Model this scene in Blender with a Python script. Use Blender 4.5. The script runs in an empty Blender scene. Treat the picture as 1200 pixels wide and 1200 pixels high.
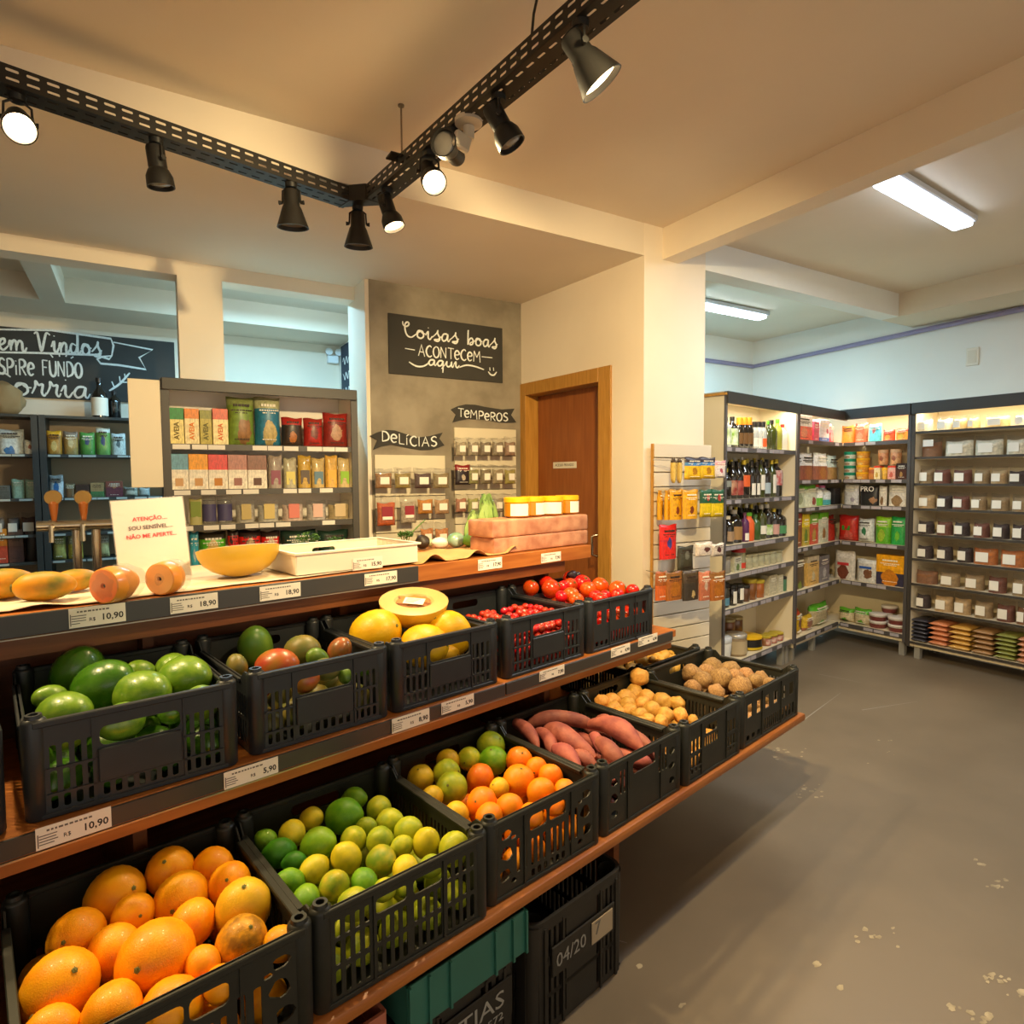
import bpy, bmesh, math, random
from mathutils import Vector as V, Matrix, noise
from mathutils.geometry import delaunay_2d_cdt
PI = math.pi
rnd = random.Random(7)
SC = bpy.context.scene
COL = SC.collection

# ------------------------------------------------------------------ camera
FPX, PITCH, ROLL, YAW, EYE = 728.3, math.radians(3.18), math.radians(-0.38), math.radians(58.78), 1.5
def _basis():
    cp, sp = math.cos(PITCH), math.sin(PITCH)
    fwd, up, rt = V((0, cp, -sp)), V((0, sp, cp)), V((1, 0, 0))
    c, s = math.cos(ROLL), math.sin(ROLL)
    rt, up = c*rt + s*up, -s*rt + c*up
    X = V((math.sin(YAW), math.cos(YAW), 0)); Y = V((-math.cos(YAW), math.sin(YAW), 0))
    M = Matrix((X, Y, V((0, 0, 1))))
    return M @ fwd, M @ up, M @ rt
CF, CU, CR_ = _basis()
EYEP = V((0, 0, EYE))
cam_data = bpy.data.cameras.new('camera')
cam = bpy.data.objects.new('camera', cam_data); COL.objects.link(cam)
cam.matrix_world = Matrix(((CR_.x, CU.x, -CF.x, 0), (CR_.y, CU.y, -CF.y, 0), (CR_.z, CU.z, -CF.z, EYE), (0, 0, 0, 1)))
cam_data.sensor_width = 36; cam_data.sensor_fit = 'HORIZONTAL'; cam_data.lens = FPX/1200*36
cam_data.clip_start = .05; cam_data.clip_end = 100
SC.camera = cam

# ------------------------------------------------------------------ exposure, sky
SC.view_settings.view_transform = 'Standard'; SC.view_settings.look = 'None'
SC.view_settings.gamma = 1; SC.view_settings.use_curve_mapping = False
SC.view_settings.exposure = 0.0
w = bpy.data.worlds.new('sky'); SC.world = w; w.use_nodes = True
w.node_tree.nodes['Background'].inputs[0].default_value = (1.0, .9, .76, 1)
w.node_tree.nodes['Background'].inputs[1].default_value = 1.15

def lamp(name, kind, loc, energy, color, aim=None, **kw):
    d = bpy.data.lights.new(name, kind); d.energy = energy; d.color = color
    for k, v in kw.items(): setattr(d, k, v)
    o = bpy.data.objects.new(name, d); COL.objects.link(o); o.location = loc
    if aim is not None:
        o.rotation_euler = (V(aim) - V(loc)).to_track_quat('-Z', 'Y').to_euler()
    return o
WARM = (1.0, .75, .38); COOL = (.86, .93, 1.0); BLUE = (.36, .74, 1.0)
# (tray spots, tubes and shelf strips get their own light in their builders below)

# ------------------------------------------------------------------ pixel rays and frames
def ray(px, py): return CF + (px-600)/FPX*CR_ - (py-600)/FPX*CU
def onz(px, py, z):
    d = ray(px, py); return EYEP + d*((z-EYE)/d.z)
class Frame:
    def __init__(s, ox, oy, rot):
        s.o = V((ox, oy, 0)); s.r = rot; s.x = V((math.cos(rot), math.sin(rot), 0)); s.y = V((-math.sin(rot), math.cos(rot), 0))
    def W(s, x, y, z=0): return s.o + s.x*x + s.y*y + V((0, 0, z))
    def L(s, P): q = P - s.o; return (q.dot(s.x), q.dot(s.y), P.z)
    def px(s, px, py, ly=0):
        d = ray(px, py); p = s.o + s.y*ly; t = (p-EYEP).dot(s.y)/d.dot(s.y); q = s.L(EYEP + d*t); return q[0], q[2]
    def pz(s, px, py, z): q = s.L(onz(px, py, z)); return q[0], q[1]
    def plane(s, px, py, p0, n):      # local point and normal -> local point
        d = ray(px, py); P = s.W(*p0); N = s.x*n[0] + s.y*n[1] + V((0, 0, n[2]))
        return V(s.L(EYEP + d*((P-EYEP).dot(N)/d.dot(N))))
def depth(P): return (P-EYEP).dot(CF)
SA = YAW - math.radians(46.9)
ST = Frame(0, 0, SA)                       # the produce stand: x along it, y away from the viewer
RR = Frame(5.38, 2.638, -PI/2)             # right wall rack
LL = Frame(4.45, 3.03, math.radians(11.1)) # bottle rack and left wing of the corner rack
BK = Frame(0, 3.7, 0)                      # grocery rack behind the stand
FR = Frame(0, 5.7, 0)                      # dark racks in the far room
CP = Frame(0, 2.68, 0)                     # slat panel on the pillar
GW = Frame(0, 3.895, 0)                    # grey cement wall
W0 = Frame(0, 0, 0)

# ------------------------------------------------------------------ materials
def lin(c):
    return c/12.92 if c <= .04045 else ((c+.055)/1.055)**2.4
def hx(h):
    h = h.lstrip('#'); return tuple(lin(int(h[i:i+2], 16)/255) for i in (0, 2, 4))
_M = {}
def mat(col, rough=.5, var=0, scale=8, bump=0, bscale=60, metal=0, alpha=1, spec=.5, emit=0, col2=None, stretch=None, obvar=0, trans=0, coat=0, key=''):
    if isinstance(col, str): col = hx(col)
    if isinstance(col2, str): col2 = hx(col2)
    k = (col, rough, var, scale, bump, bscale, metal, alpha, spec, emit, col2, stretch, obvar, trans, coat, key)
    if k in _M: return _M[k]
    m = bpy.data.materials.new('finish'); m.use_nodes = True; nt = m.node_tree; N = nt.nodes; Lk = nt.links.new
    b = N['Principled BSDF']; I = b.inputs
    I['Base Color'].default_value = (*col, 1); I['Roughness'].default_value = rough; I['Metallic'].default_value = metal
    I['Specular IOR Level'].default_value = spec; I['Alpha'].default_value = alpha
    if trans: I['Transmission Weight'].default_value = trans
    if coat: I['Coat Weight'].default_value = coat; I['Coat Roughness'].default_value = .12
    if emit: I['Emission Color'].default_value = (*col, 1); I['Emission Strength'].default_value = emit
    tc = N.new('ShaderNodeTexCoord'); src = tc.outputs['Object']
    if stretch:
        mp = N.new('ShaderNodeMapping'); mp.inputs['Scale'].default_value = stretch; Lk(src, mp.inputs[0]); src = mp.outputs[0]
    if obvar or var:
        oi = N.new('ShaderNodeObjectInfo')
        add = N.new('ShaderNodeVectorMath'); add.operation = 'ADD'; Lk(src, add.inputs[0]); 
        sc_ = N.new('ShaderNodeVectorMath'); sc_.operation = 'SCALE'; Lk(oi.outputs['Random'], sc_.inputs['Scale']); sc_.inputs[0].default_value = (37, 19, 53)
        Lk(sc_.outputs[0], add.inputs[1]); src2 = add.outputs[0]
    else: src2 = src
    if var or col2:
        nz = N.new('ShaderNodeTexNoise'); nz.inputs['Scale'].default_value = scale; nz.inputs['Detail'].default_value = 5; Lk(src2, nz.inputs['Vector'])
        rp = N.new('ShaderNodeValToRGB'); c2 = col2 if col2 else tuple(max(0, c*(1-var)) for c in col)
        c1 = col if col2 else tuple(min(1, c*(1+var*.5)) for c in col)
        rp.color_ramp.elements[0].position = .36; rp.color_ramp.elements[1].position = .64
        rp.color_ramp.elements[0].color = (*c2, 1); rp.color_ramp.elements[1].color = (*c1, 1)
        Lk(nz.outputs['Fac'], rp.inputs[0]); out = rp.outputs[0]
        if obvar:
            hs = N.new('ShaderNodeHueSaturation'); ma = N.new('ShaderNodeMapRange')
            ma.inputs['To Min'].default_value = .5-obvar; ma.inputs['To Max'].default_value = .5+obvar*.6
            Lk(oi.outputs['Random'], ma.inputs['Value']); Lk(ma.outputs[0], hs.inputs['Hue']); Lk(out, hs.inputs['Color'])
            mb = N.new('ShaderNodeMapRange'); mb.inputs['To Min'].default_value = 1.12; mb.inputs['To Max'].default_value = .8
            Lk(oi.outputs['Random'], mb.inputs['Value']); Lk(mb.outputs[0], hs.inputs['Value']); out = hs.outputs[0]
        Lk(out, I['Base Color'])
    if bump:
        nb = N.new('ShaderNodeTexNoise'); nb.inputs['Scale'].default_value = bscale; nb.inputs['Detail'].default_value = 3; Lk(src2, nb.inputs['Vector'])
        bp = N.new('ShaderNodeBump'); bp.inputs['Strength'].default_value = bump; bp.inputs['Distance'].default_value = .002
        Lk(nb.outputs['Fac'], bp.inputs['Height']); Lk(bp.outputs[0], I['Normal'])
    _M[k] = m; return m
def film(tint='#ffffff', a=.25, rough=.12):
    return mat('#8c8a86' if tint.startswith('#f') else tint, rough, alpha=a, spec=.9, bump=.6, bscale=35, key='film')

# ------------------------------------------------------------------ mesh building
class MB:
    def __init__(s): s.bm = bmesh.new()
    def _t(s, vs, M):
        if M is not None: bmesh.ops.transform(s.bm, matrix=M, verts=vs)
        return vs
    def box(s, x0, x1, y0, y1, z0, z1, b=0, M=None):
        vs = bmesh.ops.create_cube(s.bm, size=1)['verts']
        bmesh.ops.transform(s.bm, matrix=Matrix.Translation(((x0+x1)/2, (y0+y1)/2, (z0+z1)/2)) @ Matrix.Diagonal((x1-x0, y1-y0, z1-z0, 1)), verts=vs)
        if b:
            es = list({e for v in vs for e in v.link_edges})
            r = bmesh.ops.bevel(s.bm, geom=es, offset=b, segments=2 if b > .006 else 1, affect='EDGES', profile=.5)
            vs = list({v for f in r['faces'] for v in f.verts} | {v for v in vs if v.is_valid})
        return s._t(vs, M)
    def lathe(s, prof, n=20, M=None, cap=True, sx=1, sy=1):
        rings = []
        for r, z in prof:
            rings.append([s.bm.verts.new((r*sx*math.cos(2*PI*i/n), r*sy*math.sin(2*PI*i/n), z)) for i in range(n)])
        for a, c in zip(rings, rings[1:]):
            for i in range(n): s.bm.faces.new((a[i], a[(i+1) % n], c[(i+1) % n], c[i]))
        if cap:
            s.bm.faces.new(rings[0][::-1]); s.bm.faces.new(rings[-1])
        return s._t([v for r in rings for v in r], M)
    def tube(s, pts, r, n=8, M=None, closed=False, rx=1):
        pts = [V(p) for p in pts]; rings = []; up = V((0, 0, 1)); prev = None
        for i, p in enumerate(pts):
            a = pts[max(0, i-1)]; c = pts[min(len(pts)-1, i+1)]; d = (c-a)
            if d.length < 1e-9: d = V((0, 0, 1))
            d.normalize()
            if prev is None:
                q = up if abs(d.z) < .9 else V((1, 0, 0)); u = d.cross(q).normalized()
            else:
                u = (prev - d*prev.dot(d)).normalized()
            prev = u; v = d.cross(u); ri = r[i] if isinstance(r, (list, tuple)) else r
            rings.append([s.bm.verts.new(p + u*math.cos(2*PI*k/n)*ri*rx + v*math.sin(2*PI*k/n)*ri) for k in range(n)])
        for a, c in zip(rings, rings[1:]):
            for k in range(n): s.bm.faces.new((a[k], a[(k+1) % n], c[(k+1) % n], c[k]))
        s.bm.faces.new(rings[0][::-1]); s.bm.faces.new(rings[-1])
        return s._t([v for r_ in rings for v in r_], M)
    def ball(s, rx, ry, rz, M=None, sub=2, lump=0, seed=0, freq=20, pear=0, bend=0):
        vs = bmesh.ops.create_icosphere(s.bm, subdivisions=sub, radius=1)['verts']
        for v in vs:
            c = v.co.copy(); k = 1 + pear*c.z
            if lump: k *= 1 + lump*noise.noise(c*freq/10 + V((seed*7.3, seed*1.7, seed)))
            v.co = V((c.x*rx*k + bend*(c.z*c.z-.4), c.y*ry*k, c.z*rz*(1+(k-1-pear*c.z)*.6)))
        return s._t(vs, M)
    def prism(s, pts, y0, y1, M=None):      # outline in x,z extruded along y
        a = [s.bm.verts.new((p[0], y0, p[1])) for p in pts]; c = [s.bm.verts.new((p[0], y1, p[1])) for p in pts]
        s.bm.faces.new(a); s.bm.faces.new(c[::-1]); n = len(pts)
        for i in range(n): s.bm.faces.new((a[i], c[i], c[(i+1) % n], a[(i+1) % n]))
        return s._t(a+c, M)
    def panel(s, outer, holes, y0, y1, M=None):   # pierced plate: outline and holes in x,z
        pts, edges, = [], []
        for lp in [outer]+holes:
            k = len(pts); pts += [V((p[0], p[1])) for p in lp]; edges += [(k+i, k+(i+1) % len(lp)) for i in range(len(lp))]
        faces = []
        r = delaunay_2d_cdt(pts, edges, [], 0, 1e-5)
        co, tri = r[0], r[2]
        def inside(p, lp):
            c = False; n = len(lp)
            for i in range(n):
                x1, z1 = lp[i]; x2, z2 = lp[(i+1) % n]
                if (z1 > p[1]) != (z2 > p[1]) and p[0] < (x2-x1)*(p[1]-z1)/(z2-z1)+x1: c = not c
            return c
        bb = [(min(q[0] for q in h), max(q[0] for q in h), min(q[1] for q in h), max(q[1] for q in h)) for h in holes]
        keep = []
        for t in tri:
            c = (sum(co[i].x for i in t)/len(t), sum(co[i].y for i in t)/len(t))
            if not inside(c, outer): continue
            if any(b_[0] <= c[0] <= b_[1] and b_[2] <= c[1] <= b_[3] and inside(c, h) for b_, h in zip(bb, holes)): continue
            keep.append(t)
        a = [s.bm.verts.new((p.x, y0, p.y)) for p in co]; c = [s.bm.verts.new((p.x, y1, p.y)) for p in co]
        cnt = {}
        for t in keep:
            n = len(t)
            s.bm.faces.new([a[i] for i in t]); s.bm.faces.new([c[i] for i in t][::-1])
            for i in range(n):
                e = (t[i], t[(i+1) % n]); cnt[e] = 1
        for (i, j) in cnt:
            if (j, i) not in cnt: s.bm.faces.new((a[i], c[i], c[j], a[j]))
        vs = [v for v in a+c if v.link_faces]
        for v in a+c:
            if not v.link_faces: s.bm.verts.remove(v)
        return s._t(vs, M)
    def mesh(s, name, m=None, smooth=35):
        me = bpy.data.meshes.new(name); bmesh.ops.recalc_face_normals(s.bm, faces=s.bm.faces)
        s.bm.to_mesh(me); s.bm.free()
        if m: me.materials.append(m)
        if smooth and len(me.polygons):
            me.shade_smooth(); me.set_sharp_from_angle(angle=math.radians(smooth))
        return me
    def build(s, name, m, parent=None, loc=None, rz=0, **kw):
        return put(name, s.mesh(name, m, kw.get('smooth', 35)), parent, loc, rz)

def put(name, me, parent=None, loc=None, rz=0, rot=None):
    o = bpy.data.objects.new(name, me); COL.objects.link(o)
    if parent: o.parent = parent
    if loc is not None: o.location = loc
    if rot is not None:
        o.rotation_mode = 'QUATERNION'; o.rotation_quaternion = rot
    elif rz: o.rotation_euler.z = rz
    return o
def empty(name, loc=(0, 0, 0), rz=0):
    o = bpy.data.objects.new(name, None); COL.objects.link(o); o.location = loc; o.rotation_euler.z = rz; o.empty_display_size = .05; return o
LABELS = {}
def tag(o, label, cat, group=None, kind=None):
    n = len(label.split())
    if n > 16 or n < 4: print('LABEL LENGTH', n, label)
    if label in LABELS and not group: print('LABEL TWICE', label)
    LABELS[label] = LABELS.get(label, 0)+1
    o['label'] = label; o['category'] = cat
    if group: o['group'] = group
    if kind: o['kind'] = kind
    return o
def struct(o): o['kind'] = 'structure'; return o
def T(x, y, z): return Matrix.Translation((x, y, z))
def Rz(a): return Matrix.Rotation(a, 4, 'Z')
def Rx(a): return Matrix.Rotation(a, 4, 'X')
def Ry(a): return Matrix.Rotation(a, 4, 'Y')
ORD = ['first', 'second', 'third', 'fourth', 'fifth', 'sixth', 'seventh', 'eighth', 'ninth', 'tenth', 'eleventh', 'twelfth', 'thirteenth', 'fourteenth', 'fifteenth', 'sixteenth', 'seventeenth', 'eighteenth', 'nineteenth', 'twentieth']
def nth(i, n): return ORD[i]
def pos_(i, n): return 'leftmost' if i == 0 else 'rightmost' if i == n-1 else ORD[i]+' from left'

def rrect(x0, x1, z0, z1, r=.003, n=3):
    r = min(r, (x1-x0)/2.01, (z1-z0)/2.01); o = []
    for cx, cz, a0 in ((x1-r, z0+r, -PI/2), (x1-r, z1-r, 0), (x0+r, z1-r, PI/2), (x0+r, z0+r, PI)):
        for i in range(n): a = a0 + PI/2*i/(n-1) if n > 1 else a0; o.append((cx+r*math.cos(a), cz+r*math.sin(a)))
    return o
# ------------------------------------------------------------------ writing
def text_mesh(txt, size, m, bold=0, w=None, align='CENTER'):
    c = bpy.data.curves.new('lettering', 'FONT'); c.body = txt; c.size = size; c.resolution_u = 2; c.align_x = align; c.align_y = 'CENTER'
    c.extrude = .0003; c.offset = bold
    o = bpy.data.objects.new('lettering', c); me = bpy.data.meshes.new_from_object(o); bpy.data.objects.remove(o)
    me.transform(Rx(PI/2))            # stands up in x,z facing -y
    if w:
        xs = [v.co.x for v in me.vertices]; k = w/max(1e-6, max(xs)-min(xs)); me.transform(Matrix.Diagonal((k, 1, 1, 1)))
    me.materials.clear(); me.materials.append(m); me.name = 'lettering'; return me
def smooth(pts, k=5):
    if len(pts) < 3: return pts
    P = [pts[0]]+list(pts)+[pts[-1]]; out = []
    for i in range(1, len(P)-2):
        p0, p1, p2, p3 = P[i-1:i+3]
        for j in range(k):
            t = j/k
            out.append(tuple(.5*(2*p1[a]+(p2[a]-p0[a])*t+(2*p0[a]-5*p1[a]+4*p2[a]-p3[a])*t*t+(-p0[a]+3*p1[a]-3*p2[a]+p3[a])*t**3) for a in (0, 1)))
    out.append(tuple(pts[-1])); return out
CAPS = {
 'A': (.62, [[(0, 0), (.3, 1), (.6, -.02)], [(.12, .38), (.5, .36)]]),
 'C': (.55, [[(.52, .86), (.36, 1), (.12, .84), (.0, .5), (.1, .14), (.34, .0), (.54, .14)]]),
 'O': (.6, [[(.3, 1), (.08, .82), (0, .48), (.1, .12), (.3, 0), (.5, .16), (.58, .5), (.5, .85), (.3, 1)]]),
 'N': (.58, [[(0, 0), (.02, 1)], [(.02, 1), (.5, .02)], [(.5, .02), (.52, 1)]]),
 'T': (.55, [[(0, 1), (.6, .97)], [(.3, 1), (.3, 0)]]),
 'e': (.5, [[(.02, .42), (.44, .5), (.4, .74), (.2, .82), (.03, .6), (.03, .25), (.2, .02), (.44, .14)]]),
 'M': (.75, [[(0, 0), (.06, 1)], [(.06, 1), (.34, .4)], [(.34, .4), (.62, 1)], [(.62, 1), (.68, -.05)]]),
 'P': (.52, [[(.04, 0), (.04, 1)], [(.04, 1), (.35, .98), (.5, .76), (.36, .5), (.05, .44)]]),
 'R': (.56, [[(.04, 0), (.04, 1)], [(.04, 1), (.35, .98), (.5, .76), (.36, .54), (.05, .48)], [(.2, .48), (.52, 0)]]),
 'S': (.52, [[(.5, .86), (.3, 1), (.08, .84), (.12, .6), (.4, .42), (.48, .18), (.28, 0), (.02, .12)]]),
 'D': (.58, [[(.04, 0), (.04, 1)], [(.0, 1), (.34, .95), (.54, .6), (.46, .2), (.02, 0)]]),
 'L': (.46, [[(.04, 1), (.04, .0)], [(.04, 0), (.44, .02)]]),
 'I': (.16, [[(.05, 1), (.05, 0)]]),
 'Í': (.2, [[(.05, .75), (.05, 0)], [(.02, .88), (.2, 1.1)]]),
 'i': (.16, [[(.05, .62), (.05, 0)], [(.04, .86), (.06, .9)]]),
 'F': (.48, [[(.04, 0), (.04, 1)], [(.04, 1), (.46, .98)], [(.04, .55), (.38, .54)]]),
 'U': (.56, [[(.0, 1), (.02, .3), (.16, .02), (.36, .02), (.5, .3), (.52, 1)]]),
 '-': (.6, [[(.05, .5), (.6, .5)]]), ' ': (.35, [])}
SCR = {
 'C': (.72, [[(-.12, 1.25), (-.1, .98), (.05, .85), (.22, .95), (.26, 1.15), (.14, 1.22), (.02, 1.0), (.03, .5), (.16, .1), (.4, .0), (.62, .2), (.74, .34)]]),
 'o': (.6, [[(.0, .3), (.12, .62), (.3, .62), (.1, .45), (.08, .12), (.28, 0), (.46, .2), (.42, .55), (.3, .62), (.4, .45), (.6, .42)]]),
 'i': (.42, [[(0, .3), (.16, .66), (.16, .15), (.28, .0), (.42, .3)], [(.17, .95), (.19, .99)]]),
 's': (.58, [[(0, .2), (.3, .6), (.38, .85), (.36, .6), (.5, .2), (.38, -.08), (.16, -.02), (.2, .05), (.4, .1), (.58, .35)]]),
 'a': (.62, [[(.0, .25), (.2, .62), (.42, .62), (.18, .58), (.06, .25), (.16, .0), (.36, .15), (.46, .6), (.44, .15), (.52, .0), (.62, .25)]]),
 'b': (.62, [[(.05, .3), (.1, 1.0), (.1, 1.25), (.08, .6), (.08, .0), (.16, .4), (.34, .6), (.48, .4), (.42, .08), (.24, .0), (.3, .2), (.62, .4)]]),
 'q': (.62, [[(.0, .25), (.2, .62), (.42, .62), (.18, .58), (.06, .25), (.16, .0), (.36, .15), (.46, .6), (.44, -.5), (.42, -.75)], [(.34, -.3), (.62, .25)]]),
 'u': (.62, [[(.0, .25), (.12, .6), (.1, .15), (.24, .0), (.4, .2), (.46, .6), (.46, .15), (.54, .0), (.62, .25)]]),
 'e': (.5, [[(.0, .2), (.3, .42), (.3, .66), (.12, .56), (.08, .2), (.24, .0), (.5, .28)]]),
 'm': (.86, [[(.0, .3), (.1, .6), (.1, .0)], [(.1, .2), (.24, .6), (.36, .5), (.36, .0)], [(.36, .2), (.5, .6), (.64, .5), (.66, .1), (.76, .0), (.86, .25)]]),
 'n': (.6, [[(.0, .3), (.1, .6), (.1, .0)], [(.1, .2), (.26, .6), (.4, .5), (.4, .1), (.48, .0), (.6, .25)]]),
 'r': (.5, [[(.0, .1), (.12, .5), (.14, .82), (.24, .6), (.38, .64), (.34, .2), (.42, .0), (.5, .2)]]),
 'd': (.64, [[(.36, .5), (.14, .6), (.04, .3), (.14, .02), (.34, .15), (.44, .6), (.46, 1.25), (.44, .2), (.52, .0), (.64, .25)]]),
 'V': (.8, [[(-.1, 1.0), (.06, 1.1), (.14, .7), (.26, 0), (.42, .6), (.56, 1.1), (.76, 1.0)]]),
 'B': (.74, [[(.08, 1.1), (.08, 0)], [(-.05, 1.0), (.3, 1.15), (.5, .9), (.3, .62), (.1, .6)], [(.2, .62), (.54, .5), (.5, .1), (.2, -.02), (.02, .1)]]),
 'S': (.7, [[(.62, .95), (.4, 1.15), (.12, .95), (.2, .65), (.5, .42), (.5, .1), (.26, -.05), (.0, .1)]]),
 ' ': (.35, [])}
def strokes(txt, font, x, z, sx, sz, slope=0):
    out = []
    for ch in txt:
        wd, st = font[ch]
        for s_ in st: out.append([(x+p[0]*sx, z+p[1]*sz+slope*(p[0]*sx)) for p in (smooth(s_) if font is SCR or len(s_) > 3 else s_)])
        x += (wd+(.14 if font is CAPS else 0))*sx; z += slope*wd*sx
    return out, x
def write(name, lines, r, m, parent, y=0, warp=None):
    mb = MB()
    for ln in lines:
        pts = [(p[0], y, p[1]+(warp(p[0]) if warp else 0)) for p in ln]
        if len(pts) == 1: pts.append((pts[0][0]+.001, y, pts[0][2]))
        ends = [max(r*.55, r*(1-.45*abs(2*i/(len(pts)-1)-1)**3)) for i in range(len(pts))]
        vs = mb.tube(pts, ends, 6)
    for v in mb.bm.verts: v.co.y = y+(v.co.y-y)*.35
    return mb.build(name, m, parent)
CHALK = mat('#e8ebe6', .9, var=.12, scale=90)
INK = mat('#2b2422', .6); RED_INK = mat('#d0434a', .6)
# ================================================================== THE ROOM
PLASTER = mat('#efe2cd', .85, var=.05, scale=1.5, bump=.15, bscale=40)
CEILM = mat('#e6d9c4', .9, var=.04, scale=1.2)
COOLP = mat('#e9e8e0', .85, var=.04, scale=1.3)
def sbox(name, m, *boxes, parent=None):
    mb = MB()
    for b_ in boxes: mb.box(*b_)
    return struct(mb.build(name, m, parent, smooth=0))
# floor: grey painted concrete with scuffs
fm = mat('#766a5a', .42, var=.13, scale=1.7, bump=.12, bscale=14, spec=.4)
floor = sbox('floor', fm, (-4, 5.9, -3, 6.2, -.1, 0))
chip_m = mat('#a89c84', .8, var=.3, scale=30)
for n_, (cx, cy, k, sx) in enumerate([(925, 884, 12, 40), (953, 927, 13, 45), (1033, 1098, 10, 60), (1168, 1146, 12, 30), (1190, 1165, 5, 20), (1148, 1193, 8, 30), (1120, 1180, 4, 12),
      (957, 1130, 5, 10), (985, 1158, 2, 5), (1165, 1036, 9, 30), (1150, 1012, 3, 20), (1035, 865, 3, 20), (905, 850, 4, 20), (1035, 888, 4, 40), (800, 1178, 1, 3), (748, 1133, 1, 3)]):
    mb = MB()
    for i in range(k):
        P = onz(cx+rnd.uniform(-sx/2, sx/2), cy+rnd.uniform(-sx/5, sx/5)+(rnd.uniform(-1, 1)), 0); r = rnd.uniform(.004, .013)
        pts = [(P.x+r*rnd.uniform(.5, 1.2)*math.cos(a*PI/4)*1.3, P.y+r*rnd.uniform(.4, 1)*math.sin(a*PI/4)) for a in range(8)]
        mb.bm.faces.new([mb.bm.verts.new((p[0], p[1], .0006+.00005*i)) for p in pts])
    o = mb.build('worn_patch', chip_m, floor, smooth=0); o['label'] = 'pale bare patch where the grey floor paint has flaked'
mb = MB()
for a, b_ in (((940, 845), (985, 812)), ((960, 790), (1010, 800)), ((1010, 832), (1075, 822)), ((700, 1095), (735, 1105))):
    A, B_ = onz(*a, .0005), onz(*b_, .0005); d = (B_-A).cross(V((0, 0, 1))).normalized()*.004
    mb.bm.faces.new([mb.bm.verts.new(p) for p in (A+d, B_+d*.3, B_-d*.3, A-d)])
mb.build('scuff_line', mat('#9a948a', .6), floor, smooth=0)
ceil = sbox('ceiling', CEILM, (-4, 5.9, -3, 6.2, 2.94, 3.05))
sbox('trim_dropped_ceiling', CEILM, (-4, 2.53, 2.70, 4.11, 2.76, 2.94))
sbox('trim_long_beam', PLASTER, (2.672, 2.80, -3, 2.70, 2.76, 2.94))
sbox('trim_cross_beam', COOLP, (3.03, 5.25, 2.70, 2.835, 2.76, 2.94))
sbox('trim_wall_beam', mat('#ddd0b8', .85), (5.25, 5.75, -3, 2.835, 2.76, 2.94))
sbox('wall_pillar', PLASTER, (2.528, 3.03, 2.698, 2.95, 0, 2.94))
sbox('wall_stub', COOLP, (3.31, 3.78, 3.36, 3.46, 0, 2.94))
sbox('wall_right', COOLP, (5.75, 5.9, -3, 4.45, 0, 2.94))
sbox('wall_right_back', COOLP, (2.62, 5.9, 4.45, 4.6, 0, 2.94))
sbox('wall_back', PLASTER, (.248, .485, 4.11, 4.26, 0, 2.676), (-4, 1.284, 4.11, 4.26, 2.676, 2.76), (.485, 1.284, 4.11, 4.26, 0, 1.9),
     (-4, -2.2, 4.11, 4.26, 0, 2.676), (1.284, 2.44, 3.90, 4.26, 0, 2.76))
CEMENT = mat('#978d7a', .7, col2='#7d7361', scale=4.5, bump=.3, bscale=9)
sbox('wall_cement', CEMENT, (1.31, 2.447, 3.893, 3.90, 0, 2.76))
sbox('wall_left', PLASTER, (-4.1, -4, -3, 6.2, 0, 2.94))
# shop front behind the viewer: wall with wide openings to the daylight
sbox('wall_front', PLASTER, (-4, 5.9, -3.15, -3, 2.5, 2.94), (-4, -3.6, -3.15, -3, 0, 2.5), (.6, 1.2, -3.15, -3, 0, 2.5), (5.3, 5.9, -3.15, -3, 0, 2.5))
# far room
sbox('wall_far', PLASTER, (-4, 1.85, 6.0, 6.15, 0, 2.94))
sbox('wall_far_right', COOLP, (1.714, 1.85, 4.26, 6.0, 0, 2.94))
xa, xb = onz(47, 352, 2.76).x, onz(77, 356, 2.76).x
sbox('trim_far_beams', CEILM, (-4, 1.714, 5.48, 6.0, 2.76, 2.94), (xa, xb, 4.26, 5.48, 2.76, 2.94))
# wall with the door
DW = Frame(2.447, 3.895, math.atan2(-1.197, .081))
def in_frame(o, F, x=0, y=0, z=0): o.location = F.W(x, y, z); o.rotation_euler.z = F.r; return o
mb = MB(); mb.box(0, 1.2, 0, .14, 2.18, 2.76); mb.box(.94, 1.2, 0, .14, 0, 2.18)
in_frame(struct(mb.build('wall_door_side', PLASTER, smooth=0)), DW)
WOODL = mat('#c08c3c', .42, col2='#ae7a2e', scale=5, stretch=(14, 14, 1.2), bump=.1, bscale=50)
WOODD = mat('#a05c28', .4, col2='#8f4e20', scale=4, stretch=(10, 10, .8), bump=.08)
door = in_frame(struct(empty('door_1')), DW)
mb = MB(); mb.box(.07, .82, .10, .14, 0, 2.09, .002); mb.build('door_leaf', WOODD, door)
for nm, bx in (('door_frame', (0, .065, -.012, .13, 0, 2.18)), ('door_frame', (.83, .94, -.012, .13, 0, 2.18)), ('door_frame', (.065, .83, -.012, .13, 2.092, 2.18))):
    mb = MB(); mb.box(*bx, .002); mb.build(nm, WOODL, door)
mb = MB(); mb.box(.80, .815, .04, .1, .98, 1.14, .003); mb.tube([(.79, .03, .99), (.765, .0, 1.0), (.765, .0, 1.12), (.79, .03, 1.13)], .008); o = mb.build('door_handle', mat('#b9b2a4', .25, metal=1), door)
sx, sz_ = DW.px(662, 545, .1)
mb = MB(); mb.box(-.125, .125, -.003, 0, -.022, .022); sg = mb.build('door_sign', mat('#e9e2d2', .6), None); in_frame(sg, DW, sx, .0985, sz_)
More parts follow.
